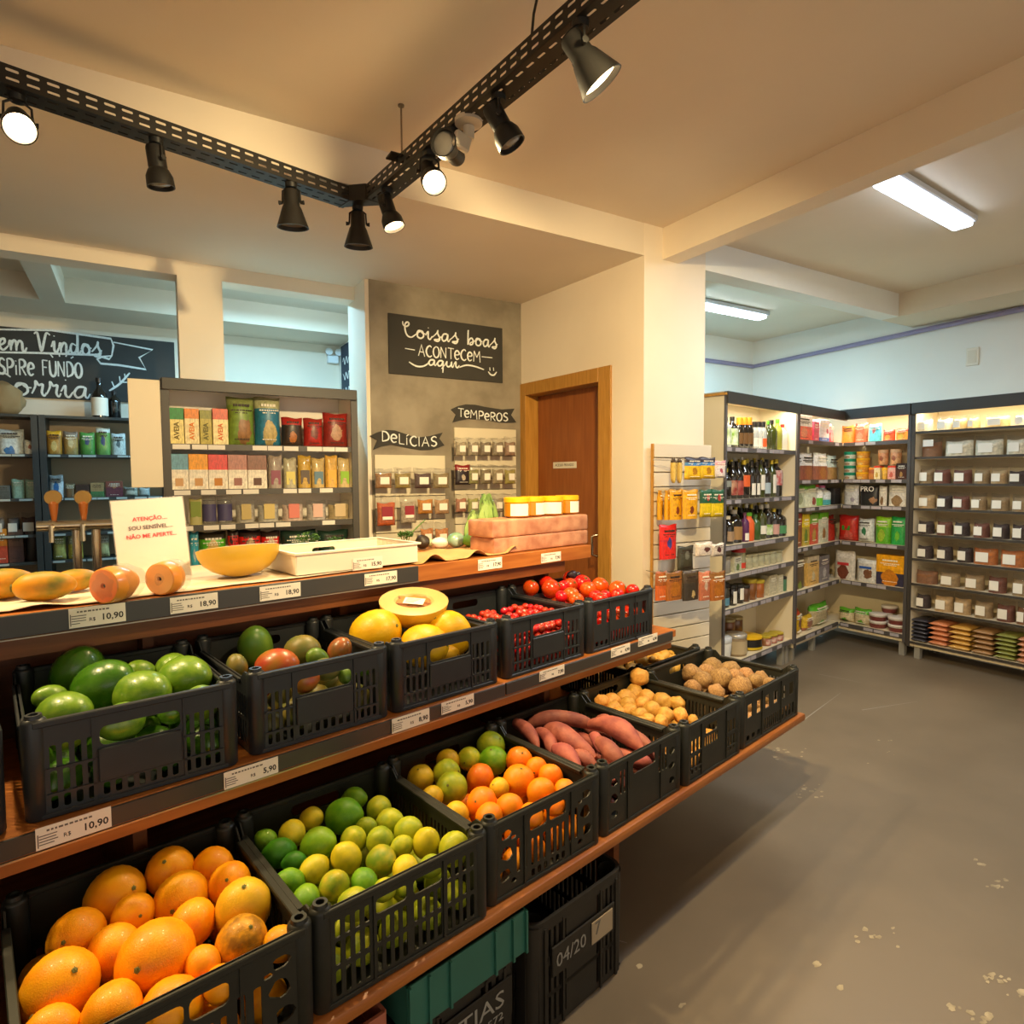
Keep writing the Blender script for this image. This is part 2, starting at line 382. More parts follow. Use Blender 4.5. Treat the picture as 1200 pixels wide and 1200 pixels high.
tag(sg, 'small white lettered sign on the brown door', 'sign'); put('lettering', text_mesh('ACESSO PRIVADO', .026, INK, w=.2), sg, (0, -.0035, 0))

# ---- chalk boards on the cement wall
BOARD = mat('#35332e', .8, var=.1, scale=6)
x0, z1 = GW.px(454, 367); x1, z0 = GW.px(588, 449)
mb = MB(); mb.box(x0, x1, -.012, 0, z0, z1, .001); bd = mb.build('chalkboard', BOARD, None, loc=GW.W(0, -.003)); 
tag(bd, 'black chalkboard lettered Coisas boas Acontecem aqui on the grey wall', 'sign')
W_ = x1-x0; Hh = z1-z0; L = []
def bp(u, v): return x0+W_*u, z1-Hh*v
a, _ = strokes('Coisas', SCR, *bp(.13, .36), W_*.131, Hh*.2); L += a
a, _ = strokes('boas', SCR, *bp(.665, .37), W_*.118, Hh*.2); L += a
a, _ = strokes('ACONTeCeM', CAPS, *bp(.24, .66), W_*.087, Hh*.19); L += a
L += [[bp(.13, .56), bp(.21, .57)], [bp(.8, .56), bp(.9, .56)]]
a, e = strokes('aqui', SCR, *bp(.32, .80), W_*.12, Hh*.15); L += a
L += [smooth([bp(.16, .78), bp(.22, .84), bp(.28, .83), bp(.33, .76)]), smooth([(e, bp(0, .79)[1]), bp(.66, .74), bp(.74, .75), bp(.82, .79)]),
      [bp(.875, .74), bp(.877, .8)], [bp(.91, .735), bp(.912, .795)], smooth([bp(.86, .82), bp(.885, .87), bp(.915, .87), bp(.94, .81)])]
write('lettering', L, .0062, CHALK, bd, -.0125)
def banner(F, pts, txt, label, x0, z0, x1, sz, amp):
    mb = MB(); mb.panel([F.px(*p) for p in pts], [], -.012, -.002)
    o = mb.build('banner_sign', BOARD, None, loc=F.W(0, 0), smooth=0); tag(o, label, 'sign')
    ax, az = F.px(x0, z0); bx_, _ = F.px(x1, z0); wt = sum(CAPS[c][0]+.14 for c in txt)-.14
    a, _ = strokes(txt, CAPS, ax, az, (bx_-ax)/wt, sz)
    write('lettering', a, .0058, CHALK, o, -.0125, warp=lambda x: -amp*math.sin((x-ax)/(bx_-ax)*PI*1.5-PI/2)*.5-amp*.6*(x-ax)/(bx_-ax))
banner(GW, [(433, 511), (441, 507), (451.7, 504), (462, 504.5), (474, 508.5), (487, 513), (503, 511), (518, 507), (514, 514), (520, 522), (506, 527), (492, 527.5), (475, 524.5), (458, 521), (447, 523), (437, 527), (441.7, 516)], 'DeLÍCIAS', 'dark banner sign lettered Delícias on the grey wall', 447, 519, 511, .064, .02)
banner(GW, [(527.7, 480), (536, 476), (545, 474), (556, 474.5), (567.5, 477), (587, 480), (602, 479), (598, 486.5), (604, 495), (594, 495.5), (584, 495), (567.5, 492), (548, 491), (538, 493), (530, 495), (533.7, 486)], 'TeMPeROS', 'dark banner sign lettered Temperos on the grey wall', 536, 489.5, 594, .058, .012)

# ---- far room: welcome board, right blackboard, emergency lamp
F6 = Frame(0, 5.995, 0)
x0, z1 = F6.px(-70, 375); x1, z0 = F6.px(206.5, 474); z1 = F6.px(207, 402)[1]; 
mb = MB(); mb.box(x0, x1, -.02, 0, z0, z1, .001); bd = mb.build('welcome_board', mat('#3a3936', .8, var=.1, scale=5), None, loc=F6.W(0, 0)); tag(bd, 'long black board lettered Bem Vindos Inspire Fundo Sorria in far room', 'sign')
L = []
def P6(x, y): return F6.px(x, y, -.02)
u = F6.px(100, 430)[0]-F6.px(99, 430)[0]
for t_, fo, px_, py_, s_, h_ in (('Bem', SCR, -21, 408, 23.5, .14), ('Vindos', SCR, 43, 411, 21.5, .14), ('INSPiRe', CAPS, -17, 437, 21.7, .13), ('FUNDO', CAPS, 50, 440, 21.5, .13), ('Sorria', SCR, -9, 461, 34, .15)):
    x_, z_ = P6(px_, py_); k = u*s_*(.95 if fo is SCR else .62)
    a, _ = strokes(t_, fo, x_, z_, k, h_*.9); L += a
L += [[P6(-60, 385), P6(60, 387), P6(130, 397), P6(133, 405), P6(131, 417)], [P6(-60, 412), P6(40, 413.5), P6(112, 416), P6(128, 421), P6(131, 417)],
      [P6(133, 401), P6(179, 410), P6(163, 419), P6(171, 433), P6(140, 428), P6(118, 426), P6(114, 421), P6(120, 418), P6(131, 417)],
      smooth([P6(128, 458), P6(140, 450), P6(152, 437)]), smooth([P6(134, 454), P6(131, 447)]), smooth([P6(141, 449), P6(140, 441)]), smooth([P6(143, 448), P6(150, 448)]), smooth([P6(147, 444), P6(146, 438)]),
      [P6(59, 415), P6(62, 419)], [P6(69, 414), P6(70, 418)], [P6(79, 414), P6(77, 418)], [P6(86, 418), P6(83, 420)]]
write('lettering', L, .0095, CHALK, bd, -.021)
F7 = Frame(1.712, 6.0, -PI/2)
x0, z1 = F7.px(399, 408); 
mb = MB(); mb.box(.12, 1.25, -.015, 0, 1.95, z1, .001); bd = mb.build('blackboard', mat('#2e3a4a', .8), None); in_frame(bd, F7); tag(bd, 'tall blackboard with chalk writing on the far room side wall', 'sign')
L = []
for j in range(6):
    for i in range(3):
        xx = .18+i*.3; zz = z1-.15-j*.14; L.append(smooth([(xx+.03*k, zz+.035*math.sin(k*2.1+j+i)) for k in range(8)]))
write('lettering', L, .006, CHALK, bd, -.016)
x0, z0 = F6.px(389, 420)
el = empty('emergency_light', F6.W(x0, -.001, z0)); tag(el, 'small white twin head emergency light on far wall', 'light')
mb = MB(); mb.box(-.05, .05, -.05, 0, -.05, .02, .006); mb.build('housing', mat('#eef2f4', .4), el)
for s_ in (-1, 1): mb = MB(); mb.lathe([(.02, 0), (.03, .03), (.034, .045)], 14, T(s_*.045, -.03, .04) @ Rx(PI/2.3)); mb.build('lamp_head', mat('#f2f6f8', .35), el)

# ---- purple-grey duct on the right walls, small wall plate
DUCT = mat('#8f88a8', .5)
mb = MB(); mb.tube([(3.0, 4.435, 2.675), (5.735, 4.435, 2.675), (5.725, 3.38, 2.70), (5.72, 2.06, 2.733), (5.72, .5, 2.733)], .022, 6)
tag(mb.build('cable_duct', DUCT), 'purple grey cable duct running high along the right wall', 'duct')
F8 = Frame(5.75, 0, -PI/2); x0, z0 = F8.px(1140, 418)
mb = MB(); mb.box(-.045, .045, -.012, 0, -.07, .07, .003); o = mb.build('wall_plate', mat('#e3dccb', .5), None); in_frame(o, F8, x0, 0, z0); tag(o, 'blank cover plate on the wall above the bulk food rack', 'plate')
mb = MB(); mb.box(-.03, .03, -.015, -.012, -.05, .05); mb.build('blank_cover', mat('#d8cfbb', .5), o)

# ---- fluorescent fixtures
def tube_light(label, c, ang, ln, energy, colr=None):
    t = empty('ceiling_light', c, ang); tag(t, label, 'light')
    mb = MB(); mb.box(-ln/2-.03, ln/2+.03, -.06, .06, 0, .035, .006); mb.build('housing', mat('#c9cbd0', .4), t)
    mb = MB(); vs = mb.box(-ln/2, ln/2, -.05, .05, -.03, .0, .012); mb.build('diffuser', mat('#dcecff', .4, emit=9, key='tube'), t)
    l = lamp('tube_lamp', 'AREA', V(c)+V((0, 0, -.04)), energy, colr or COOL, V(c)+V((0, 0, -1)), shape='RECTANGLE', size=ln, size_y=.1)
    l.rotation_euler = (0, 0, ang); l.parent = None
    return t
a, b_, c_, d_ = [onz(*p, 2.90) for p in ((1022, 212), (1048, 204), (1120, 266), (1138, 258))]
A, B_ = (a+b_)/2, (c_+d_)/2
tube_light('lit fluorescent ceiling light in the bay above the aisle', (A+B_)/2, math.atan2((B_-A).y, (B_-A).x), (B_-A).length, 27)
A, B_ = onz(842, 362, 2.90), onz(896, 370, 2.90); B_.y = A.y = (A.y+B_.y)/2; A.x = B_.x-1.15
tube_light('lit fluorescent ceiling light beyond the cross beam, seen past the pillar', (A+B_)/2, 0, 1.15, 34, BLUE)
tube_light('fluorescent ceiling light in the far room, hidden above the opening', V((1.0, 4.8, 2.9)), 0, 1.15, 52, BLUE)

# ================================================================== THE LIGHT TRACK
TRM = mat('#1d1a17', .45, spec=.4)
def tray(name, A, B_, label):
    A, B_ = V(A), V(B_); d = B_-A; ln = d.length; t = empty(name, A, math.atan2(d.y, d.x)); tag(t, label, 'cable tray')
    def holes(z0, z1, rows):
        hs = []; n = int(ln/.05)
        for r_ in range(rows):
            zc = z0+(z1-z0)*(r_+.5)/rows
            for i in range(n): hs.append(rrect(.010+i*.05, .042+i*.05, zc-.0045, zc+.0045, .0035, 3))
        return hs
    for y in (-.045, .045):
        mb = MB(); mb.panel([(0, 0), (ln, 0), (ln, .058), (0, .058)], holes(.004, .056, 2), y-.001, y+.001); mb.build('side_rail', TRM, t, smooth=0)
    mb = MB(); mb.panel([(0, 0), (ln, 0), (ln, .09), (0, .09)], holes(.0, .09, 2), -.001, .001, T(0, -.045, 0) @ Rx(PI/2)); 
    for v in mb.bm.verts: v.co.y = v.co.y+.0
    o = mb.build('tray_floor', TRM, t, smooth=0)
    bb = [v.co.y for v in o.data.vertices]; sh = -.045-min(bb); 
    for v in o.data.vertices: v.co.y += sh
    return t
ZB = 2.68
def TP(px, py, z=ZB): p = onz(px, py, z); return p
K = V((.84, 2.66, ZB)); KB = V((.93, 2.56, ZB))
A0 = TP(0, 104); dirA = (TP(395, 238)-A0).normalized(); Bn = TP(600, 108); K = TP(408, 240); KB = TP(441, 236); 
dirB = (TP(640, 70)-KB).normalized()
tray('cable_tray', K - (K-A0).normalized()*((K-A0).length+1.2), K, 'perforated black cable tray carrying spotlights, running along the left')
tray('cable_tray', KB, KB+dirB*2.6, 'perforated black cable tray with spotlights running towards the viewer')
mb = MB(); mid = (K+KB)/2
def prism_z(mb, pts, z0, z1):
    a = [mb.bm.verts.new((p[0], p[1], z0)) for p in pts]; c = [mb.bm.verts.new((p[0], p[1], z1)) for p in pts]
    mb.bm.faces.new(a[::-1]); mb.bm.faces.new(c); n = len(pts)
    for i in range(n): mb.bm.faces.new((a[i], a[(i+1) % n], c[(i+1) % n], c[i]))
nA = V((-(K-A0).y, (K-A0).x, 0)).normalized()*.048; nB = V((-dirB.y, dirB.x, 0)).normalized()*.048; dA = (K-A0).normalized()
prism_z(mb, [K-nA-dA*.02, KB-nB+dirB*.02 if False else KB-nB, KB+nB, K+nA-dA*.02], ZB-.003, ZB+.062)
bmesh.ops.recalc_face_normals(mb.bm, faces=mb.bm.faces)
o = mb.build('tray_elbow', TRM, None, smooth=0); tag(o, 'black elbow joining the two perforated cable trays', 'cable tray')
# hangers
r_ = onz(470, 123, 2.94)
h = empty('tray_hanger', r_); tag(h, 'thin metal rod hanging the black tray from the ceiling', 'rod')
mb = MB(); mb.tube([(0, 0, 0), (0, 0, -.2)], .0035, 6); mb.lathe([(.012, -.006), (.012, 0)], 12); mb.build('rod', mat('#8b7c68', .4, metal=.7), h)
mb = MB(); mb.box(-.055, .055, -.03, .03, -.205, -.198, .001); mb.build('saddle', TRM, h)
c0 = onz(632, -14, 2.93); c1 = TP(621, 46, 2.735)
mb = MB(); mb.tube([c0, c0.lerp(c1, .4)+V((.0, .01, -.01)), c0.lerp(c1, .8)+V((0, 0, -.015)), c1], .004, 6)
tag(mb.build('power_cable', mat('#1d1714', .6)), 'thin black power cable dropping from ceiling to the tray', 'cable')
# track spots: base pixel, lamp head direction, lit
BLK = mat('#1d1c1a', .45, spec=.45)
def spot(px, py, aim, label, lit=False, z=ZB, ln=.15, wide=False, energy=60, vis=True, pos=None, cone=120):
    P = V(pos) if pos else onz(px, py, z)
    t = empty('track_spotlight', P); tag(t, label, 'spotlight')
    d = V(aim).normalized()
    mb = MB(); mb.lathe([(.022, -.018), (.024, 0)], 14); mb.build('mount', BLK, t)
    c = V((0, 0, -.075)); u = d.cross(V((0, 0, 1)))
    u = V((1, 0, 0)) if u.length < .05 else u.normalized()
    mb = MB()
    for s_ in (-1, 1): mb.tube([u*s_*.012+V((0, 0, -.015)), u*s_*.034+V((0, 0, -.03)), u*s_*.036+c], .004, 6)
    mb.build('yoke', BLK, t)
    for s_ in (-1, 1): mb = MB(); mb.tube([c+u*s_*.036, c+u*s_*.05], [.006, .009], 8); mb.build('knob', BLK, t)
    q = d.to_track_quat('Z', 'Y').to_matrix().to_4x4(); M = T(*c) @ q
    prof = [(.004, -.05), (.028, -.048), (.030, -.04), (.030, .025), (.034, .03), (.043, .05), (.045, .085), (.041, .085), (.038, .055)] if not wide else [(.004, -.05), (.026, -.048), (.030, -.04), (.031, .01), (.037, .02), (.062, .095), (.058, .095), (.036, .03)]
    mb = MB(); mb.lathe(prof, 24, M, cap=False); mb.lathe([(.003, -.052), (.027, -.05)], 24, M); mb.build('lamp_head', BLK, t)
    dz = .06
    mb = MB(); R_ = .039 if not wide else .05
    mb.lathe([(.002, dz-.02), (R_*.6, dz-.008), (R_, dz+(.012 if not wide else .02)), (R_*.7, dz+.018), (.002, dz+.02)], 20, M)
    mb.build('bulb', mat('#ffd9a0', .4, emit=30, key='bulb') if lit else mat('#6b6660', .2, spec=.6), t)
    if lit:
        l = lamp('spot_lamp', 'SPOT', P+c+d*(.12), energy, WARM, P+c+d*2, spot_size=math.radians(cone), spot_blend=.8, shadow_soft_size=.035)
    return t
spot(20, 112, (.12, -.8, -.62), 'lit track spotlight at the left end, glaring towards the viewer', True, energy=95)
spot(183, 163, (.12, .05, -1), 'unlit track spotlight, second from the left on the tray')
spot(341, 215, (.06, .1, -1), 'unlit flared track spotlight, third from the left', wide=True)
spot(419, 242, (.04, .1, -1), 'unlit flared track spotlight hanging under the tray elbow', wide=True)
spot(454, 222, (.25, -.25, -1), 'lit track spotlight just right of the tray elbow, aimed down', True, energy=75, cone=150)
spot(503, 178, (-.10, -.75, -.75), 'lit track spotlight glaring at the viewer, left of white socket', True, energy=95)
spot(530, 152, (-.75, -.7, -.1), 'unlit round spotlight turned sideways beside the white socket')
spot(584, 112, (.45, -.25, -.9), 'unlit track spotlight tilted right, beyond the white socket')
spot(680, 26, (.55, -.22, -.75), 'large flared spotlight nearest the viewer, lit inside', True, wide=True, energy=130)
dB = dirB
for k_, (o_, aim) in enumerate([(1.75, (1.35, 1.9, -1.25)), (2.2, (-.45, 3.3, -1.05))]):  # unseen spots added along the tray to brighten door wall, pillar and rack
    spot(0, 0, aim, ['lit track spotlight above the aisle, outside the picture', 'lit track spotlight nearest the shop front, outside the picture'][k_], True, energy=(210, 300)[k_], pos=KB+dB*o_, cone=(95, 75)[k_])
spot(0, 0, (.3, -.3, -1), 'lit track spotlight far left on the tray, outside the picture', True, energy=130, pos=A0-dirA*.75)  # unseen spot added past the left edge as extra fill
# white rose socket
P = onz(549, 138, 2.69)
s_ = empty('lamp_socket', P); tag(s_, 'white round lamp socket fixed under the black tray', 'socket')
WHT = mat('#d8cdb8', .4)
mb = MB(); mb.lathe([(.03, -.028), (.046, -.02), (.046, -.006), (.03, 0)], 20); mb.build('rose', WHT, s_)
mb = MB(); mb.lathe([(.018, -.07), (.02, -.03)], 16); mb.box(-.03, .03, -.012, .012, -.115, -.06, .006, Ry(.3)); mb.build('plug_body', WHT, s_)

# ================================================================== PRODUCE STAND
WOOD = mat('#b06a2c', .4, col2='#9a5620', scale=3.5, stretch=(1.2, 12, 12), bump=.08, bscale=30)
WOODB = mat('#7a4219', .5, col2='#663412', scale=3.5, stretch=(1.2, 12, 12))
RAIL = mat('#3a3836', .35, spec=.5)
stand = in_frame(empty('produce_stand'), ST); tag(stand, 'long stepped wooden produce stand with three shelves and dark price rails', 'stand')
def sp(nm, m, x0, x1, y0, y1, z0, z1, b=.003): mb = MB(); mb.box(x0, x1, y0, y1, z0, z1, b); return mb.build(nm, m, stand)
sp('shelf', WOOD, -1.3, 2.86, 1.112, 2.19, .390, .422, .008)
sp('shelf', WOOD, -1.3, 2.52, 1.575, 2.19, .752, .785)
sp('shelf', WOOD, -1.3, 2.405, 2.005, 2.62, 1.125, 1.16)
sp('front_board', WOOD, -1.3, 2.5, 1.588, 1.606, .700, .752, 0)
sp('front_board', WOODB, -1.3, 2.24, 2.02, 2.04, 1.045, 1.125, 0)
sp('edge_board', WOOD, -1.3, 2.405, 1.993, 2.005, 1.098, 1.16, .001)
sp('back_panel', WOODB, -1.3, 2.3, 2.19, 2.21, 0, 1.125, 0)
for x in (-.9, .3, 1.72, ): sp('support_panel', WOODB, x, x+.03, 1.32, 2.19, 0, .390, 0); sp('support_panel', WOODB, x+.02, x+.05, 1.68, 2.19, .422, .752, 0)
for x in (-.9, .45, 1.1, 2.2): sp('support_panel', WOODB, x, x+.03, 2.12, 2.19, .785, 1.125, 0); 
sp('support_panel', WOODB, 2.26, 2.29, 2.21, 2.56, 0, 1.125, 0); sp('back_panel', WOODB, -1.3, 2.29, 2.56, 2.58, .0, 1.125, 0)
sp('price_rail', RAIL, -1.3, 1.43, 1.588-.02, 1.575, .742, .783, .001)
sp('price_rail', RAIL, 1.435, 2.48, 1.588-.022, 1.575, .744, .785, .001)
sp('price_rail', RAIL, -1.3, 1.36, 1.982, 1.993, 1.105, 1.162, .001)
ALU = mat('#a79d90', .3, metal=.8)
sp('rail_lip', ALU, -1.3, 2.48, 1.562, 1.568, .737, .741, 0); sp('rail_lip', ALU, -1.3, 1.36, 1.976, 1.983, 1.101, 1.104, 0)
TAGP = mat('#ece4d6', .45); DASH = mat('#6d655e', .7)
def price_tag(F, ly, xl, yt, xr, yb, price, label, tilt=0):
    ax, az1 = F.px(xl, yt, ly); bx_, _ = F.px(xr, yt, ly); _, az0 = F.px(xl, yb, ly); w_ = bx_-ax; h_ = az1-az0
    t = empty('price_tag', F.W((ax+bx_)/2, ly, (az1+az0)/2), F.r); tag(t, label, 'price tag', 'price tags on the produce stand')
    mb = MB(); mb.box(-w_/2, w_/2, -.0015, 0, -h_/2, h_/2, 0); mb.build('card', TAGP, t, smooth=0)
    if price: put('price', text_mesh(price, h_*.46, INK, bold=.0004, align='RIGHT'), t, (w_*.46, -.0018, -h_*.12))
    put('currency', text_mesh('R$', h_*.26, INK), t, (-w_*.1 if price and len(price) > 4 else w_*.02, -.0018, -h_*.16))
    mb = MB()
    r2 = random.Random(int(xl))
    x = -w_*.36
    while x < w_*.22: k = r2.uniform(.003, .008); mb.box(x, x+k, -.0022, -.0015, h_*.26, h_*.34); x += k+.0025
    for j in range(4):
        mb.box(-w_*.46, -w_*.46+w_*r2.uniform(.14, .26), -.0022, -.0015, h_*(.08-.13*j), h_*(.12-.13*j))
    mb.box(-w_*.48, -w_*.465, -.0022, -.0015, -h_*.4, h_*.2)
    mb.build('small_print', DASH, t, smooth=0)['kind'] = 'stuff'; return t
for a in [(80, 714, 147, 737, '10,90', 'white price tag 10,90 on the top rail under the wrapped papaya'), (199, 701, 255, 720, '18,90', 'white price tag 18,90 on the top rail under the cut fruit'),
          (304, 688, 352, 705, '18,90', 'white price tag 18,90 on the top rail left of the white tray'), (427, 673, 465, 687, '17,90', 'white price tag 17,90 on the top rail below the white tray')]:
    price_tag(ST, 1.981, *a)
for a in [(560, 656, 588, 669, '17,90', 'small price tag on the bare wood edge below the brown paper'), (634, 649, 657, 660, '7,90', 'small price tag on the wood edge below the salt blocks')]:
    price_tag(ST, 1.992, *a)
for a in [(41, 972, 131, 998, '10,90', 'large white price tag 10,90 above the orange crate'), (262, 906, 326, 926, '5,90', 'white price tag 5,90 above the lime crate'),
          (459, 843, 503, 860, '8,90', 'white price tag 8,90 above the mixed citrus crate'), (517, 824, 555, 838, '5,90', 'white price tag 5,90 just right of the 8,90 tag'),
          (632, 787, 661, 799, '7,90', 'white price tag 7,90 below the cherry tomato crate'), (716, 760, 738, 771, '4,90', 'pale price tag above the potato crate'),
          (748, 748, 770, 758, '6,90', 'last price tag at the right end of the middle rail')]:
    price_tag(ST, 1.565, *a)

# ---- plastic crates
CRM = mat('#22262a', .42, spec=.5, var=.1, scale=20, bump=.1)
CRM2 = mat('#24251f', .45, spec=.45, var=.15, scale=20, bump=.1)
def slots(x0, x1, z0, z1, n, gap=.45, r=.004):
    w_ = (x1-x0)/n; return [rrect(x0+i*w_+w_*gap/2, x0+(i+1)*w_-w_*gap/2, z0, z1, r) for i in range(n)]
def blob(cx, cz, r, k):
    q = random.Random(k); ph = q.uniform(0, 6); e = q.uniform(.6, 1)
    return [(cx+r*(1+.18*math.sin(3*a+ph))*math.cos(a), cz+r*e*(1+.15*math.sin(2*a+ph))*math.sin(a)) for a in [2*PI*i/12 for i in range(12)]]
def front_holes(style, w_, h_):
    H = []; a = w_/2-.042
    if style == 'A':
        H += slots(-a, -.085, .018, .045, 4); H += slots(-a, -.085, .052, .1, 4); H += slots(-a, -.085, .106, .155, 4)
        H += slots(.085, a, .018, .045, 4); H += slots(.085, a, .052, .1, 4); H += slots(.085, a, .106, .155, 4)
        H += slots(-.08, .08, .018, .045, 7); H.append(rrect(-.078, .082, .128, .172, .014, 4))
    elif style == 'B':
        for x0, x1 in ((-a, -.095), (-.088, -.004), (.004, .088), (.095, a)):
            H += slots(x0, x1, .02, .075, 4); H += slots(x0, x1, .085, .135, 4)
        H += slots(-a, -.095, .143, .18, 4); H += slots(.095, a, .143, .18, 4); H.append(rrect(-.086, -.008, .148, .182, .01, 4)); H.append(rrect(.008, .086, .148, .182, .01, 4))
    elif style == 'C':
        for s_ in (-1, 1):
            H += [blob(s_*(a-.025), .165, .017, 3), blob(s_*(a-.05), .15, .009, 4), blob(s_*(a-.028), .115, .02, 5), blob(s_*(a-.02), .06, .018, 8), blob(s_*(a-.05), .035, .01, 9)]
            H += slots(*( (.075, a-.055) if s_ > 0 else (-a+.055, -.075)), .05, .14, 2, .5)
        H.append(rrect(-.07, -.004, .14, .182, .012, 4)); H.append(rrect(.004, .07, .14, .182, .012, 4)); H += slots(-.07, -.004, .045, .12, 3, .5); H += slots(.004, .07, .045, .12, 3, .5)
        H += slots(-.07, .07, .016, .036, 6)
    else:
        H += [rrect(-.062, .062, .142, .18, .012, 4)]
        H += [blob(-a+.02, .15, .016, 11), blob(-a+.02, .1, .018, 12), blob(-a+.02, .05, .016, 13), blob(a-.02, .15, .016, 14), blob(a-.02, .1, .018, 15), blob(a-.02, .05, .016, 16)]
        H += slots(.075, a-.045, .1, .175, 3); H += slots(-a+.045, -.075, .1, .175, 3)
        if style == 'E': H = slots(-a, -.09, .1, .15, 3)+slots(-a, -.09, .03, .09, 3)+[rrect(-.06, .02, .145, .178, .012, 4)]+slots(-.07, .03, .1, .138, 6)+slots(.09, a, .1, .15, 3)+slots(.09, a, .03, .09, 3)
        if style == 'F': H = slots(-a, -.095, .02, .04, 3)+slots(-.09, .09, .02, .07, 9)+slots(.095, a, .02, .07, 4)+slots(-a, a, .11, .165, 6, .5)
    return H
_cr = {}
def crate_meshes(style, w_, d_, h_, m):
    k = (style, w_, d_, h_, m.name)
    if k in _cr: return _cr[k]
    R_ = {}
    mb = MB(); mb.panel(rrect(-w_/2+.02, w_/2-.02, .0, h_, .002, 2), front_holes(style, w_, h_), 0, .004); mb.box(-w_/2+.02, w_/2-.02, -.007, .008, h_-.014, h_, .002); mb.box(-w_/2+.02, w_/2-.02, -.004, .006, 0, .012, .002)
    if style in 'AE':
        for z in (.048, .103): mb.box(-w_/2+.04, -.085, -.004, 0, z, z+.004); mb.box(.085, w_/2-.04, -.004, 0, z, z+.004)
    if style == 'A': mb.box(-.083, .083, -.008, 0, .05, .124, .002)
    for x in (-.09, .09): mb.box(x-.003, x+.003, -.004, 0, .01, h_-.01)
    R_['front_panel'] = mb.mesh('front_panel', m, 20)
    L_ = d_-.04; pf = []
    hs = []
    for i in range(int(L_/.11)):
        x0 = .02+i*.11; hs += slots(x0, x0+.1, .02, .08, 6, .5); hs += slots(x0, x0+.1, .09, .15, 6, .5)
    out = [(0, 0), (L_, 0), (L_, h_), (L_-.03, h_), (L_-.055, h_-.022), (.055, h_-.022), (.03, h_), (0, h_)]
    mb = MB(); mb.panel(out, hs, -.002, .002); mb.box(.055, L_-.055, -.008, .008, h_-.034, h_-.022, .002)
    R_['side_panel'] = mb.mesh('side_panel', m, 20)
    mb = MB(); mb.panel(rrect(-w_/2+.02, w_/2-.02, 0, h_-.004, .002, 2), [rrect(-.07, .07, h_-.06, h_-.03, .012, 4)]+slots(-w_/2+.05, w_/2-.05, .02, .08, 16), -.004, 0); mb.box(-w_/2+.02, w_/2-.02, -.008, .007, h_-.014, h_-.002, .002)
    R_['back_panel'] = mb.mesh('back_panel', m, 20)
    mb = MB(); mb.panel([(-w_/2+.01, 0), (w_/2-.01, 0), (w_/2-.01, d_-.01), (-w_/2+.01, d_-.01)], [rrect(x, x+.03, z, z+.03, .002, 2) for x in [(-w_/2+.03)+.045*i for i in range(int((w_-.08)/.045))] for z in [.03+.045*j for j in range(int((d_-.08)/.045))]], .0, .004, Rx(PI/2) @ T(0, -.008, 0))
    for v in mb.bm.verts: v.co.y = abs(v.co.y); v.co.z = .004+(0 if v.co.z < 0 else 0)+(.003 if v.co.z > 0 else 0)
    mb.bm.free(); mb = MB(); mb.box(-w_/2+.01, w_/2-.01, .01, d_-.01, .002, .006)
    R_['base'] = mb.mesh('base', m, 20)
    mb = MB(); mb.lathe([(.019, 0), (.022, .004), (.023, h_-.004), (.022, h_), (.0165, h_+.004), (.015, h_+.012), (.009, h_+.012), (.008, h_-.004)], 18, cap=True)
    R_['corner_post'] = mb.mesh('corner_post', m, 40)
    _cr[k] = R_; return R_
def crate(x0, x1, y, z, label, style='A', d_=.5, h_=.212, rot=0, m=None, F=ST):
    w_ = x1-x0; m = m or CRM
    M_ = crate_meshes(style, round(w_, 2), d_, h_, m); w_ = round(w_, 2)
    t = empty('produce_crate', F.W((x0+x1)/2, y, z), F.r+rot); tag(t, label, 'crate')
    put('front_panel', M_['front_panel'], t, (0, .004, 0)); put('back_panel', M_['back_panel'], t, (0, d_, 0)); put('base', M_['base'], t)
    for s_ in (-1, 1): put('side_panel', M_['side_panel'], t, (s_*(w_/2-.006), .02, 0), PI/2)
    for sx in (-1, 1):
        for yy in (.021, d_-.021): put('corner_post', M_['corner_post'], t, (sx*(w_/2-.024), yy, 0))
    return t, (x0+x1)/2, y, z, w_, d_, h_, F.r+rot, F
ZL, ZM = .423, .786
C = {}
C['citron'] = crate(-.45, .035, 1.125, ZL, 'black plastic crate of yellow fruit at the lower left corner', 'C', m=CRM2)
C['orange'] = crate(.055, .512, 1.125, ZL, 'black plastic crate heaped with big oranges at front left', 'C', rot=-.03, m=CRM2)
C['lime'] = crate(.515, .965, 1.125, ZL, 'black slotted crate full of limes and lemons', 'B', rot=-.03, m=CRM2)
C['mixed'] = crate(.967, 1.412, 1.13, ZL, 'black crate of mandarins and green citrus beside the limes', 'C', rot=-.02, m=CRM2)
C['sweet'] = crate(1.415, 1.858, 1.13, ZL, 'black crate of pink sweet potatoes on the bottom shelf', 'D', m=CRM2)
C['potato'] = crate(1.862, 2.275, 1.125, ZL, 'black crate of yellow potatoes beside the sweet potatoes', 'E', m=CRM2)
C['taro'] = crate(2.28, 2.83, 1.13, ZL, 'black crate of brown rough taro roots at the right end', 'F', d_=.46, m=CRM2)
C['ginger'] = crate(2.3, 2.83, 1.62, ZL, 'black crate of pale yellow roots behind the taro crate', 'A', d_=.5, m=CRM2)
C['lemon'] = crate(-.36, .085, 1.592, ZM, 'black crate at the far left of the middle shelf', 'A')
C['avocado'] = crate(.115, .54, 1.592, ZM, 'black crate full of big green avocados', 'A', rot=-.05)
C['mango'] = crate(.572, .985, 1.595, ZM, 'black crate of mangoes beside the avocado crate', 'A', rot=-.02)
C['melon'] = crate(1.0, 1.425, 1.592, ZM, 'black crate of yellow melons on the middle shelf', 'A')
C['cherry'] = crate(1.452, 1.895, 1.592, ZM, 'black crate of tiny cherry tomatoes', 'A')
